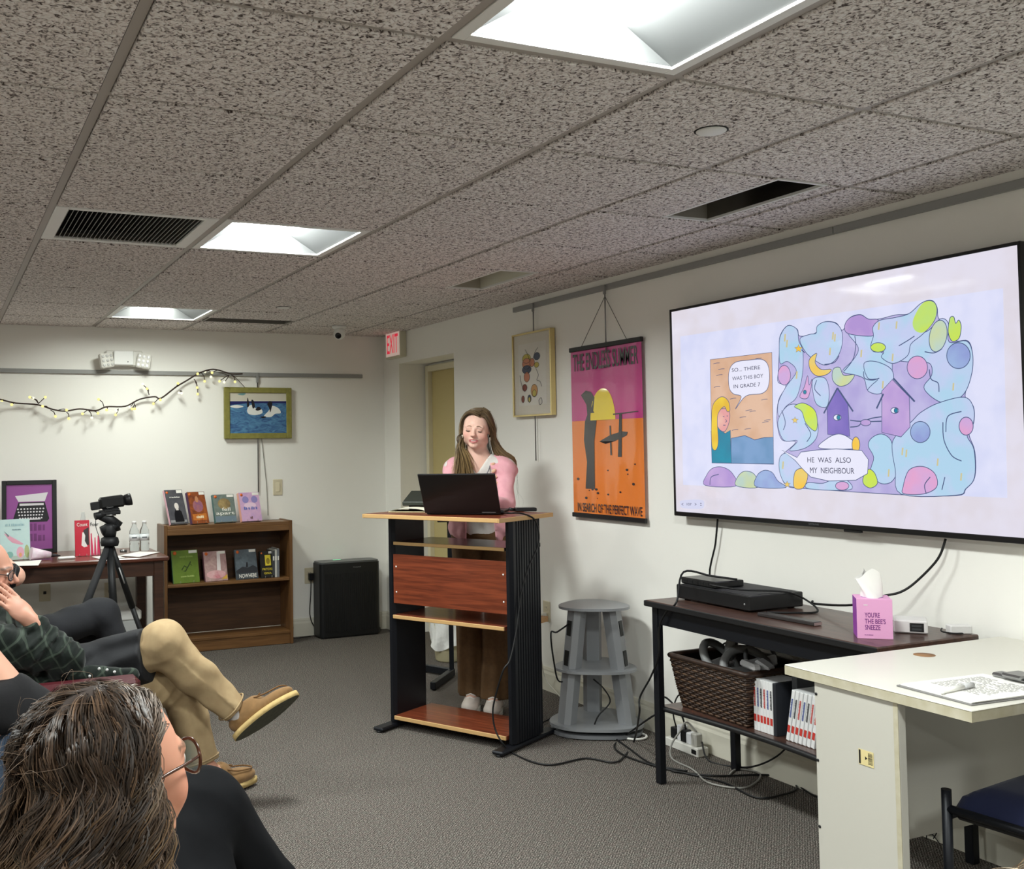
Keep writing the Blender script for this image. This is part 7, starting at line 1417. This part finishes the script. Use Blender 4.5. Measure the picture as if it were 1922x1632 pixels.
m_gl = mat('glasses_frame', (36, 34, 36), rough=.3); m_lens = mat('glasses_lens', (225, 235, 238), rough=.02, alpha=.12)
def glasses(parent, g, mf, s=1.0, w=.024, h=.019):
    for x in (-1, 1):
        ring_ = [g((x*.033+w*math.cos(a)*(1 if abs(math.cos(a)) < .8 else .97), -.103+abs(math.cos(a))*.002+.006*max(0, math.cos(a)*x), .0+h*math.sin(a))) for a in np.linspace(0, 2*PI, 22, endpoint=False)]
        MB().tube([tuple(p) for p in ring_], .0019*s, 6, closed=True).build('rim', mf, parent)
        b = MB(); c_ = g((x*.033, -.1025, 0)); b.add([tuple(p) for p in ring_]+[tuple(c_)], [(i, (i+1) % 22, 22) for i in range(22)], False); b.build('lens', m_lens, parent)
        MB().tube(smoothpath([tuple(g(p)) for p in ((x*.057, -.095, .006), (x*.070, -.06, .008), (x*.076, -.01, .006), (x*.078, .02, -.006))], 4), .0017*s, 6).build('temple', mf, parent)
    MB().tube([tuple(g(p)) for p in ((-.010, -.104, .004), (0, -.107, .006), (.010, -.104, .004))], .0018*s, 6).build('bridge', mf, parent)
glasses(man, hmg, m_gl)
for x in (-1, 1): MB().ell(mh(x*.031, -.079, .002), (.0118, .0118, .0118), 14, 10).build('eye', mat('eye_white', (232, 226, 220), rough=.2), man); MB().ell(mh(x*.031, -.0885, .001), (.0048, .0048, .0048), 10, 8).build('iris', mat('iris', (60, 48, 40), rough=.2), man)
cs = Sdf(); cs.ell(hmg((0, .028, .02)), np.array((.079, .094, .088))*MS, MHR, .01)
implicit('hair', cs, .005, mat('grey_hair', (120, 112, 104), rough=.8, noise=(120, (84, 78, 72), 2), bump=(260, .6, .004)), man, disp=lambda P: wob(P, 300, .003, 2), cut=lambda P: (lambda q: np.maximum(-.02-q[:, 1]+0*q[:, 0], np.maximum(q[:, 2]-.075+np.clip(.05-q[:, 1], 0, .2)*1.0, -.075-q[:, 2])))(((P-MH)@MHR.T)/MS))
m_pl = plaid('green_plaid', (34, 42, 36), (22, 27, 25), (70, 80, 70))
sh = torso_sdf(K, 1.05).grow(.018); sh.p = sh.p[:2]+sh.p[3:]; sh.ell(K['pelvis']*.55+K['chest']*.45, (.165, .12, .10), Rrows(v3(0, -1, 0), K['chest']-K['pelvis']), .04)
for a, b_, c_, f in ((K['sr'], er_, wr_, .82), (K['sl'], el_, wl_, .85)): sh.cap(a, b_, .072, .066, .03); sh.cap(b_, b_*(1-f)+c_*f, .064, .045, .03)
implicit('plaid_shirt', sh, .0055, m_pl, man, disp=lambda P: wob(P, 55, .010, 4)+.016*np.abs(np.sin((P@N3((.75, .2, -.6)))*62+2*np.sin(P[:, 2]*22)+P[:, 1]*15))**1.5*np.exp(-((P-v3(.36, 3.98, .66))**2).sum(1)/.016)-.004)
jk = Sdf(); jk.ell(K['pelvis']+v3(.0, 0, .04), (.17, .15, .13), Rrows(v3(0, -1, 0), v3(.75, 0, .15)*-1), .05); jk.cap(K['hl']+v3(.02, -.04, .03), kln*.86+K['hl']*.14+v3(-.01, 0, -.01), .122, .106, .04); jk.cap(K['hr']+v3(.0, 0, .04), K['hr']*.45+krn*.55+v3(0, 0, .06), .09, .08, .04)
implicit('dark_jacket', jk, .0065, mat('charcoal_cloth', (31, 32, 35), rough=.85, bump=(120, .2, .002)), man, disp=lambda P: wob(P, 26, .008, 9)+.016*np.abs(np.sin(P@v3(-9, 10, 34)+1.3*np.sin(P@v3(9, 4, 3))))**2-.006, cut=lambda P: (P-(kln*.84+K['hl']*.16))@N3(kln-K['hl']+v3(.0, 0, -.10))-.005)
tl2 = v3(.62, 3.975, .565); fl = Sdf(); fl.cap(v3(.47, 3.97, .56), v3(.66, 3.965, .545), .035, .03, .02); fl.cap(v3(.55, 3.96, .52), v3(.64, 3.96, .50), .03, .028, .02); implicit('shirt_tail', fl, .006, m_pl, man, disp=lambda P: wob(P, 70, .006, 6))
for u, v in ((186, 1256), (201, 1258), (215, 1262), (168, 1270)): p = pyy(u, v, 3.926); MB().ell(tuple(p), (.0055, .004, .0055), 10, 8).build('snap_button', mat('snap', (206, 208, 206), rough=.25), man)
m_kh = mat('khaki', (176, 154, 118), rough=.85, spec=.2, noise=(26, (162, 138, 104), 2), bump=(300, .12, .001))
def khfold(P, K_, A_, sd):
    q = P-K_; d_ = N3(A_-K_); t_ = q@d_; a_ = np.arctan2(q@N3(np.cross(d_, v3(0, 1, 0))), q@v3(0, 1, 0))
    return wob(P, 34, .005, sd)+.006*np.abs(np.sin(a_*2.2+t_*7+sd))**1.5*np.clip(t_+.08, 0, .35)*4.5+.008*np.abs(np.sin((P@v3(.55, .2, -.8))*55+1.5*np.sin(P[:, 0]*22)))*np.exp(-((P-(K_+v3(-.07, -.09, -.06)))**2).sum(1)/.010)-.003
for a, K_, A_, f, sd in ((K['hl'], kln, aln, .90, 3), (K['hr'], krn, arn, .98, 5)):
    d_ = N3(A_-K_); kt = Sdf(); kt.cap(a, K_, .094, .078, .02); kt.cap(K_, K_*.55+A_*.45, .078, .074, .02); kt.cap(K_*.55+A_*.45, K_*(1-f)+A_*f, .074, .062, .02); kt.ell(K_+v3(.01, 0, .008), (.082, .08, .08), None, .03)
    lg_ = implicit('trouser_leg', kt, .006, m_kh, man, disp=lambda P: khfold(P, K_, A_, sd), cut=lambda P: (P-A_)@d_+.014)
    c_ = A_-d_*.03; x_ = N3(np.cross(d_, v3(0, 0, 1))); y_ = np.cross(d_, x_)
    MB().tube([tuple(c_+.064*(x_*math.cos(w)+y_*math.sin(w))*(1+.06*math.sin(3*w+1))) for w in np.linspace(0, 2*PI, 28, endpoint=False)], .0035, 6, closed=True).build('hem', m_kh, lg_)
m_suede = mat('tan_suede', (140, 106, 66), rough=.9, sheen=.15, noise=(40, (118, 88, 52), 2)); m_crepe = mat('crepe_sole', (196, 170, 112), rough=.8, noise=(60, (176, 150, 98), 2)); m_dksole = mat('dark_sole', (82, 80, 66), rough=.85, noise=(60, (66, 66, 54), 2))
def moccasin(ank, toe, up, nm='shoe', L=.29):
    f = N3(toe-ank); u = N3(np.array(up)-np.dot(up, f)*f); x = np.cross(f, u); R = np.array([f, x, u]); c0 = ank-u*.075; s = Sdf()
    s.ell(c0+f*.02+u*.035, (.075, .041, .045), R, .03); s.ell(c0+f*.13+u*.018, (.10, .046, .034), R, .03); s.ell(c0+f*.055+u*.06, (.055, .038, .035), R, .03)
    o = implicit(nm, s, .0055, m_suede, man, cut=lambda P: np.maximum(-((P-c0)@u)-.004, np.where(((P-c0)@f) < .07, ((P-c0)@u)-.085, -.1)))
    M_ = Matrix(((f[0], x[0], u[0], c0[0]), (f[1], x[1], u[1], c0[1]), (f[2], x[2], u[2], c0[2]), (0, 0, 0, 1)))
    out = []
    for a in np.linspace(0, 2*PI, 36, endpoint=False): t = (1-math.cos(a))/2; w_ = .036+.012*math.sin(PI*min(1, t*1.1))**1.0*(.5+.5*t); out.append((-.062+.30*t, w_*math.sin(a)*1.12))
    b = MB(M_); b.prism(out, -.022, .0, True); b.build('crepe_sole', m_crepe, o); b = MB(M_); b.prism([(q[0]*.97+.002, q[1]*.94) for q in out], -.0235, -.0221); b.build('outsole', m_dksole, o)
    b = MB(M_); b.tube(smoothpath([(.215, .0, .042), (.19, .028, .046), (.13, .036, .052), (.085, .034, .066)], 5)[::-1]+smoothpath([(.215, .0, .042), (.19, -.028, .046), (.13, -.036, .052), (.085, -.034, .066)], 5)[1:], .003, 6); b.build('apron_seam', mat('suede_dark', (112, 80, 46), rough=.9), o)
    b = MB(M_); b.tube([(.075, -.028, .070), (.09, 0, .076), (.075, .028, .070)], .004, 6); b.tube([(.09, 0, .076), (.115, .02, .074)], .003, 5); b.build('lace', MATS['suede_dark'], o, kind='stuff')
    sk = Sdf(); sk.cap(ank+u*.02-f*.01, ank-u*.03, .040, .042, .02); implicit('sock', sk, .007, mat('sock_grey', (178, 172, 168), rough=.9), man)
moccasin(aln, aln+ff, fu)
moccasin(arn+v3(.0, 0, -.015), arn+v3(.12, .03, -.012), v3(0, 0, 1))
armchair(T(.34, 4.14, 0) @ RZ(PI/2), 'maroon vinyl armchair holding the person in green plaid', m_maroon, m_dkleg, w=.70, d=.66, sh=.36, bh=.74, ah=.572, group='maroon armchairs in the audience')
# ================================================================== person in black behind, dark trousers
def seated(nm, label, loc, J, head, HR_, hs, arms, legs, skin, top_m, bot_m, hair_m, sleeve=1.0, h=.008, shoe=(40, 38, 38), fold=1.0):
    t = thing(nm, label, 'person', loc); hd_, g = head_sdf(head, HR_, hs); o = hd_+torso_sdf(J); o.cap(g((0, .02, -.06)), J['neck'], .052, .058, .03); tp_ = torso_sdf(J).grow(.015); bt = Sdf(); bt.ell(J['pelvis'], (.17, .13, .12), None, .04)
    for S, E_, W_, hd2, hn2, sd in arms:
        limb(o, S, E_, .048, .04); limb(o, E_, W_, .04, .027); q, _ = hand_sdf(W_, hd2, hn2, sd); o = o+q; tp_.cap(S, E_ if sleeve >= .5 else S*(1-sleeve*2)+E_*sleeve*2, .062, .056, .03)
        if sleeve > .5: f = (sleeve-.5)*2; tp_.cap(E_, E_*(1-f)+W_*f, .056, .056-.016*f, .03)
    for H_2, K_, A_, T_ in legs:
        limb(o, H_2, K_, .075, .052); limb(o, K_, A_, .05, .035); o.cap(A_, A_*.4+T_*.6, .035, .03, .02); bt.cap(H_2, K_, .092, .076, .03); bt.cap(K_, A_*.92+K_*.08, .074, .06, .03)
    implicit('body', o, h*.75, SKIN, t, colour=skin_colour(head, HR_, hs, skin)); implicit('shirt', tp_, h, top_m, t, disp=lambda P: wob(P, 40, .006*fold, 3)); implicit('trousers', bt, h, bot_m, t, disp=lambda P: wob(P, 28, .008*fold, 8)+.004*np.abs(np.sin(P@v3(14, 22, 18))))
    for H_2, K_, A_, T_ in legs:
        s = Sdf(); d_ = N3(T_-A_); s.cap(A_+v3(0, 0, -.02), T_, .045, .036, .03); implicit('shoe', s, .009, mat('shoe_dark', shoe, rough=.6), t, cut=lambda P: .002-P[:, 2])
    if hair_m is not None:
        cs_ = Sdf(); cs_.ell(g((0, .03, .022)), np.array((.08, .095, .09))*hs, HR_, .01); implicit('hair', cs_, .007, hair_m, t, disp=lambda P: wob(P, 160, .004, 2), cut=lambda P: (lambda q: np.where(q[:, 2] < .055, -.015-q[:, 1], -.06-q[:, 1]))(((P-head)@HR_.T)/hs))
    return t
m_blk = mat('black_tshirt', (18, 18, 21), rough=.9, bump=(160, .2, .002)); m_dkp = mat('dark_trousers', (32, 33, 37), rough=.85, bump=(140, .2, .002)); m_brh = mat('brown_hair', (62, 46, 36), rough=.7, noise=(90, (44, 32, 26), 2), bump=(200, .5, .004)); m_jean = mat('denim', (38, 50, 66), rough=.85, noise=(120, (58, 72, 90), 2))
Jb = dict(neck=v3(.02, 5.02, .93), chest=v3(.08, 5.02, .77), pelvis=v3(.20, 5.03, .50), sr=v3(.06, 4.86, .88), sl=v3(.06, 5.18, .88), hr=v3(.22, 4.94, .50), hl=v3(.22, 5.12, .50))
kb = v3(.70, 4.98, .63); kb2 = v3(.66, 5.14, .56)
seated('person', 'person in a black shirt and dark trousers sitting beyond the plaid shirt', (.3, 5.02, 0), Jb, v3(.03, 5.0, 1.10), hframe(N3((.95, -.2, 0))), 1.0,
       [(Jb['sr'], v3(.315, 4.88, .835), v3(.20, 4.93, .98), v3(-.05, .02, .1), v3(.6, -.7, 0), -1), (Jb['sl'], v3(.10, 5.26, .66), v3(.26, 5.24, .54), v3(.1, -.02, -.02), v3(0, 0, 1), 1)],
       [(Jb['hr'], kb, v3(.86, 4.98, .27), v3(.98, 4.95, .25)), (Jb['hl'], kb2, v3(.70, 5.14, .09), v3(.83, 5.12, .04))], (216, 168, 146), m_blk, m_dkp, m_brh, sleeve=.46)
armchair(T(.10, 5.02, 0) @ RZ(PI/2), 'maroon vinyl armchair under the person in black', m_maroon, m_dkleg, w=.66, d=.62, sh=.38, bh=.82, ah=.56, group='maroon armchairs in the audience')
# ================================================================== person at the left edge: bare forearm, black sleeve, jeans
Jc = dict(neck=v3(-.16, 2.72, .93), chest=v3(-.14, 2.74, .76), pelvis=v3(-.10, 2.80, .48), sr=v3(-.08, 2.58, .86), sl=v3(-.20, 2.88, .87), hr=v3(-.06, 2.72, .48), hl=v3(-.10, 2.90, .48))
seated('person', 'person in black sleeves with a bare forearm raised to the chin', (-.05, 2.8, 0), Jc, v3(-.10, 2.74, 1.09), hframe(N3((.9, .3, -.05))), 1.0,
       [(Jc['sr'], v3(.21, 2.66, .745), v3(.045, 2.70, .985), v3(-.06, .02, .1), v3(.7, -.7, .1), -1), (Jc['sl'], v3(-.02, 3.02, .70), v3(.14, 2.92, .66), v3(.1, -.02, 0), v3(0, 0, 1), 1)],
       [(Jc['hr'], v3(.20, 2.62, .66), v3(.40, 2.72, .33), v3(.52, 2.75, .30)), (Jc['hl'], v3(.30, 2.95, .52), v3(.34, 2.97, .09), v3(.46, 2.99, .04))], (222, 170, 146), m_blk, m_jean, m_brh, sleeve=.62)
armchair(T(-.18, 2.8, 0) @ RZ(PI/2+.1), 'maroon vinyl armchair under the person with the raised forearm', m_maroon, m_dkleg, w=.66, d=.62, sh=.38, bh=.84, ah=.56, group='maroon armchairs in the audience')
# ================================================================== woman in the foreground: wavy brown hair, glasses, black trousers
fw = thing('person', 'person with wavy brown greying hair and glasses in black trousers', 'person', (.4, 1.9, 0))
FH = v3(.214, 1.405, .955); FHR = hframe(N3((.86, .50, .06)), roll=0.02); FS = 1.0; FF = N3((.86, .50, 0)); FL = v3(-.50, .86, 0)   # facing, her left
Jf = dict(neck=v3(.165, 1.405, .805), chest=v3(.20, 1.53, .665), pelvis=v3(.38, 1.93, .45))
Jf['sr'] = Jf['neck']+v3(.145, -.09, -.07); Jf['sl'] = Jf['neck']+v3(-.12, .13, -.07); Jf['hr'] = Jf['pelvis']+v3(.075, -.045, 0); Jf['hl'] = Jf['pelvis']+v3(-.075, .045, 0)
k1, a1, t1 = v3(.525, 2.22, .605), v3(.80, 2.33, .225), v3(.92, 2.33, .19); k2, a2, t2 = v3(.47, 2.10, .49), v3(.56, 2.30, .09), v3(.68, 2.35, .04)
hf, fg = head_sdf(FH, FHR, FS, nose=.97); bo = hf+torso_sdf(Jf, .95); bo.cap(fg((0, .02, -.06)), Jf['neck'], .05, .055, .03)
er2, wr2, el2, wl2 = v3(.42, 1.50, .56), v3(.50, 1.72, .60), v3(.10, 1.72, .58), v3(.28, 1.86, .60)
for a, b_, c_ in ((Jf['sr'], er2, wr2), (Jf['sl'], el2, wl2)): limb(bo, a, b_, .045, .037); limb(bo, b_, c_, .037, .025)
q1, _ = hand_sdf(wr2, v3(.02, .12, .0), v3(0, 0, 1), 1); q2, _ = hand_sdf(wl2, v3(.1, .06, 0), v3(0, 0, 1), -1); bo = bo+q1+q2
for a, b_, c_, d_ in ((Jf['hl'], k1, a1, t1), (Jf['hr'], k2, a2, t2)): limb(bo, a, b_, .08, .055); limb(bo, b_, c_, .05, .035); bo.cap(c_, c_*.4+d_*.6, .035, .03, .02)
implicit('body', bo, .005, SKIN, fw, colour=skin_colour(FH, FHR, FS, (206, 148, 122), (178, 98, 92), .4, (110, 84, 66)))
ct_ = torso_sdf(Jf, .95).grow(.016)
for a, b_, c_ in ((Jf['sr'], er2, wr2), (Jf['sl'], el2, wl2)): ct_.cap(a, b_, .062, .055, .03); ct_.cap(b_, c_*.9+b_*.1, .055, .038, .03)
implicit('cream_top', ct_, .008, mat('cream_knit', (226, 214, 192), rough=.9, bump=(140, .4, .003)), fw, disp=lambda P: wob(P, 36, .005, 3), cut=lambda P: P[:, 2]-.81)
m_blkp = mat('black_trousers', (11, 12, 15), rough=.9, spec=.2, bump=(200, .15, .001)); bt = Sdf(); bt.ell(Jf['pelvis'], (.17, .15, .12), None, .04)
for a, b_, c_ in ((Jf['hl'], k1, a1), (Jf['hr'], k2, a2)): bt.cap(a, b_, .10, .088, .03); bt.cap(b_, b_*.4+c_*.6, .088, .074, .03); bt.cap(b_*.4+c_*.6, c_*.95+b_*.05, .074, .058, .02)
implicit('black_trousers', bt, .0075, m_blkp, fw, disp=lambda P: wob(P, 30, .006, 8)+.004*np.abs(np.sin(P@v3(18, 10, 26)+1.5*np.sin(P@v3(6, 9, 3)))))
for a, b_ in ((a1, t1), (a2, t2)): s = Sdf(); s.cap(a+v3(0, 0, -.03), b_, .042, .034, .03); implicit('shoe', s, .008, mat('shoe_dark', (40, 38, 38), rough=.6), fw, cut=lambda P: .002-P[:, 2])
m_tort = mat('tortoise_frame', (96, 52, 28), rough=.25, noise=(60, (40, 22, 14), 2))
m_lens = mat('glasses_lens_teal', (150, 215, 230), rough=.03, alpha=.35); glasses(fw, fg, m_tort, 1.3, .027, .023)  # teal lens tint stands in for a reflection
for x in (-1, 1): MB().ell(tuple(fg((x*.031, -.079, .002))), (.0118, .0118, .0118), 14, 10).build('eye', mat('eye_white', (232, 226, 220), rough=.2), fw)
rg = np.random.default_rng(5); ST = []
dk, md, gd, gy = v3(58, 44, 35)/255, v3(104, 80, 60)/255, v3(176, 136, 84)/255, v3(186, 174, 162)/255
RP, RO, RW, RC0, RC1 = [], [], [], [], []
def fr_hair(n, m, K_=36):
    uu = np.linspace(0, 1, K_)
    for i in range(n):
        while True:                             # root on the scalp (head frame: -y front, z up), above the hairline
            th = rg.uniform(0, 2*PI); ph = math.acos(rg.uniform(-.30, 1)); r_ = v3(math.sin(ph)*math.cos(th), math.sin(ph)*math.sin(th), math.cos(ph))
            if r_[1] < -.42 and r_[2] < .72: continue
            if r_[1] < -.12 and r_[2] < .30: continue
            break
        p0 = v3(0, .018, .030)+r_*v3(.073, .094, .080); front = r_[1] < .0; side = 1 if r_[0] > 0 else -1
        out = N3(v3(side*1.0, .30+max(0, r_[1])*.3, 0)) if front else N3(v3(r_[0]+side*.12, max(.05, r_[1])*.95, 0))
        L_ = rg.uniform(.20, .33); bulk = rg.uniform(.003, .036); rim = v3(0, .016, 0)+v3(out[0]*.076, out[1]*.088, 0)
        if front and out[1] < .5: rim = rim+v3(0, -.012, 0)
        a_ = p0+r_*rg.uniform(.004, .010); pts = [p0]
        if r_[2] > .45: yp = min(.075, max(-.06, p0[1]*.85+.004)); pts = [v3(side*.004, yp, .034+.080*math.sqrt(max(.05, 1-((yp-.018)/.097)**2)))]
        pts += [a_, a_*.55+(rim+v3(0, 0, .062))*.45+N3(r_+out)*(.012+bulk*.45), rim+out*bulk*.9+v3(0, 0, .018)]
        for k in (1, 2, 3): pts.append(rim+out*(bulk*(1+.25*k)+.003*k)+v3(0, .007*k, .018-L_*k/3))
        G_ = cat(pts, 8); s_ = np.r_[0, np.cumsum(np.linalg.norm(np.diff(G_, axis=0), axis=1))]; G_ = np.stack([np.interp(uu*s_[-1], s_, G_[:, c]) for c in range(3)], 1); tan = N3(np.cross(out, v3(0, 0, 1)))
        wl = rg.uniform(.070, .110); ph1 = 3.2*out[0]+2.4*out[1]+1.5*r_[2]+rg.uniform(-.9, .9); amp = rg.uniform(.012, .026)*np.clip(uu*2.6-.38, 0, 1)
        G_ = G_+(amp*np.sin(uu*s_[-1]/wl*2*PI+ph1))[:, None]*tan+(amp*.5*np.cos(uu*s_[-1]/wl*2*PI+ph1))[:, None]*out
        grey = np.clip((-r_[1]+.0)*1.5+.4*max(0, r_[2]-.75), 0, 1)*rg.uniform(.35, 1); gold = rg.random() < .40; sh_ = rg.uniform(.42, 1.1); on = N3(r_*.6+out)
        for j in range(m):
            o_ = rg.normal(0, 1, 3)*.0042; P = G_+o_*(np.clip(uu*3, .45, 1)*(1.1-.6*uu))[:, None]+on*(rg.uniform(0, .004))
            c0 = (dk+(md-dk)*rg.random())*sh_; c0 = c0*(1-grey)+gy*grey*rg.uniform(.75, 1.1); c1 = (md+(gd-md)*rg.uniform(.1, 1))*sh_ if gold else (dk+(md-dk)*rg.random())*sh_
            RP.append(FH+FS*(P@FHR)); RO.append(on@FHR); RW.append(rg.uniform(.0009, .0018)); RC0.append(c0); RC1.append(c1)
fr_hair(1200, 10, 36); ribbons('hair', fw, np.array(RP), np.array(RO), np.array(RW), np.array(RC0), np.array(RC1), mat('hair_wavy', (90, 70, 50), rough=.45, spec=.42, attr='Col'))
for i in range(26):                             # stray flyaways
    r_ = N3(rg.normal(0, .6, 3)+v3(0, 1.2, .6)); p0 = v3(0, .018, .03)+r_*v3(.076, .097, .083); P = cat([p0, p0+r_*.02+rg.normal(0, .008, 3), p0+r_*.03+rg.normal(0, .02, 3)+v3(0, .02, -.01), p0+r_*.03+rg.normal(0, .02, 3)+v3(0, .05, -.04)], 9); ST.append((FH+FS*(P@FHR), .00035, .0002, np.tile(md*.8+gy*.2, (len(P), 1))))
hairmesh('stray_hair', fw, ST, HAIR, 3)
cs = Sdf(); cs.ell(fg((0, .028, .036)), np.array((.079, .092, .086))*FS, FHR, .01); cs.ell(fg((0, .06, -.05)), np.array((.078, .06, .09))*FS, FHR, .03)
implicit('hair_under_layer', cs, .006, mat('hair_dark', (46, 34, 27), rough=.7), fw, cut=lambda P: (lambda q: np.where(q[:, 2] > .045, -.062-q[:, 1]-(q[:, 2]-.045)*.6, -.005-q[:, 1]))(((P-FH)@FHR.T)/FS))
# cream corduroy armchair under her
m_cord_ = mat('cream_corduroy', (224, 212, 184), rough=.9); nt = m_cord_.node_tree; wv = nt.nodes.new('ShaderNodeTexWave'); tcn = nt.nodes.new('ShaderNodeTexCoord'); nt.links.new(tcn.outputs['Object'], wv.inputs['Vector']); wv.inputs['Scale'].default_value = 55; bp = nt.nodes.new('ShaderNodeBump'); bp.inputs['Distance'].default_value = .004; bp.inputs['Strength'].default_value = .8; nt.links.new(wv.outputs['Fac'], bp.inputs['Height']); nt.links.new(bp.outputs[0], nt.nodes['Principled BSDF'].inputs['Normal'])
ax_ = N3((.30, .95, 0)); MA = frame((.27, 1.80, 0), (-ax_[1], ax_[0], 0), z=(0, 0, 1))
armchair(MA, 'cream corduroy armchair under the person with wavy hair', m_cord_, m_dkleg, w=.74, d=.70, sh=.34, bh=.80, ah=.45, rec=.45)
# ================================================================== person at the lower right: only the top of the hair shows
rc = np.array(pyy(2125, 1905, .52)); Fr = N3((.62, .78, 0)); Lr = v3(-Fr[1], Fr[0], 0)
Jr = dict(neck=rc-Fr*.04+v3(0, 0, -.165), chest=rc+Fr*.05+v3(0, 0, -.31), pelvis=rc+Fr*.32+v3(0, 0, -.53)); Jr['sl'] = Jr['neck']+Lr*.16+v3(0, 0, -.06); Jr['sr'] = Jr['neck']-Lr*.16+v3(0, 0, -.06); Jr['hl'] = Jr['pelvis']+Lr*.09; Jr['hr'] = Jr['pelvis']-Lr*.09
def leg_(sg): h_ = Jr['pelvis']+Lr*.09*sg; k_ = h_+Fr*.42+v3(0, 0, .08); a_ = k_+Fr*.06; a_[2] = .09; return (h_, k_, a_, a_+Fr*.13+v3(0, 0, -.05))
def arm_(sg): S = Jr['sl'] if sg > 0 else Jr['sr']; e = S+v3(0, 0, -.24)+Lr*.04*sg+Fr*.1; return (S, e, e+Fr*.2-Lr*.07*sg+v3(0, 0, -.02), Fr-Lr*.4*sg, v3(0, 0, 1), sg)
lr_ = seated('person', 'person with light brown hair whose head only just shows beside the blue chair', tuple(Jr['pelvis'][:2])+(0,), Jr, rc, hframe(Fr), 1.0, [arm_(1), arm_(-1)], [leg_(1), leg_(-1)], (224, 176, 152), mat('grey_sweater', (110, 106, 104), rough=.9), m_dkp, mat('light_brown_hair', (120, 98, 76), rough=.6), sleeve=.95, h=.009)
lc0, lc1 = v3(112, 92, 70)/255, v3(176, 152, 120)/255; RH = hframe(Fr); RP, RO, RW, RC0, RC1 = [], [], [], [], []; uu = np.linspace(0, 1, 26)
for i in range(380):
    r_ = N3(rg.normal(0, 1, 3)+v3(0, .3, .5))
    if r_[2] < -.1 or (r_[1] < -.3 and r_[2] < .6): continue
    p0 = v3(0, .022, .028)+r_*v3(.077, .096, .086); out = N3(v3(r_[0], r_[1], 0)); rim = v3(out[0]*.088, .02+out[1]*.104, 0); b_ = rg.uniform(.0, .03); fly = rg.uniform(.004, .014) if rg.random() < .9 else .03
    G_ = cat([p0, p0+r_*fly, (p0+rim)*.5+r_*(.02+b_), rim+out*b_, rim+out*(b_+.01)+v3(0, 0, -.09), rim+out*b_+v3(0, 0, -.17)], 5); G_ = G_+(.006*np.sin(np.linspace(0, 12, len(G_))+rg.uniform(0, 6)))[:, None]*np.cross(out, v3(0, 0, 1))
    for j in range(7):
        P = G_+rg.normal(0, .0035, 3); RP.append(rc+P@RH); RO.append(N3(r_+out)@RH); RW.append(rg.uniform(.0006, .0012)); c_ = lc0+(lc1-lc0)*rg.random(); RC0.append(c_); RC1.append(c_)
ribbons('hair_strands', lr_, np.array(RP), np.array(RO), np.array(RW), np.array(RC0), np.array(RC1), HAIR)
MR = frame(tuple(Jr['pelvis'][:2]-Fr[:2]*.10)+(0,), (-Fr[1], Fr[0], 0), z=(0, 0, 1))
armchair(MR, 'dark armchair under the person beside the blue chair', mat('charcoal_vinyl', (40, 40, 44), rough=.4), m_dkleg, w=.66, d=.60, sh=float(Jr['pelvis'][2])-.10, bh=float(Jr['neck'][2])-.08, ah=float(Jr['pelvis'][2])+.06, rec=.4)
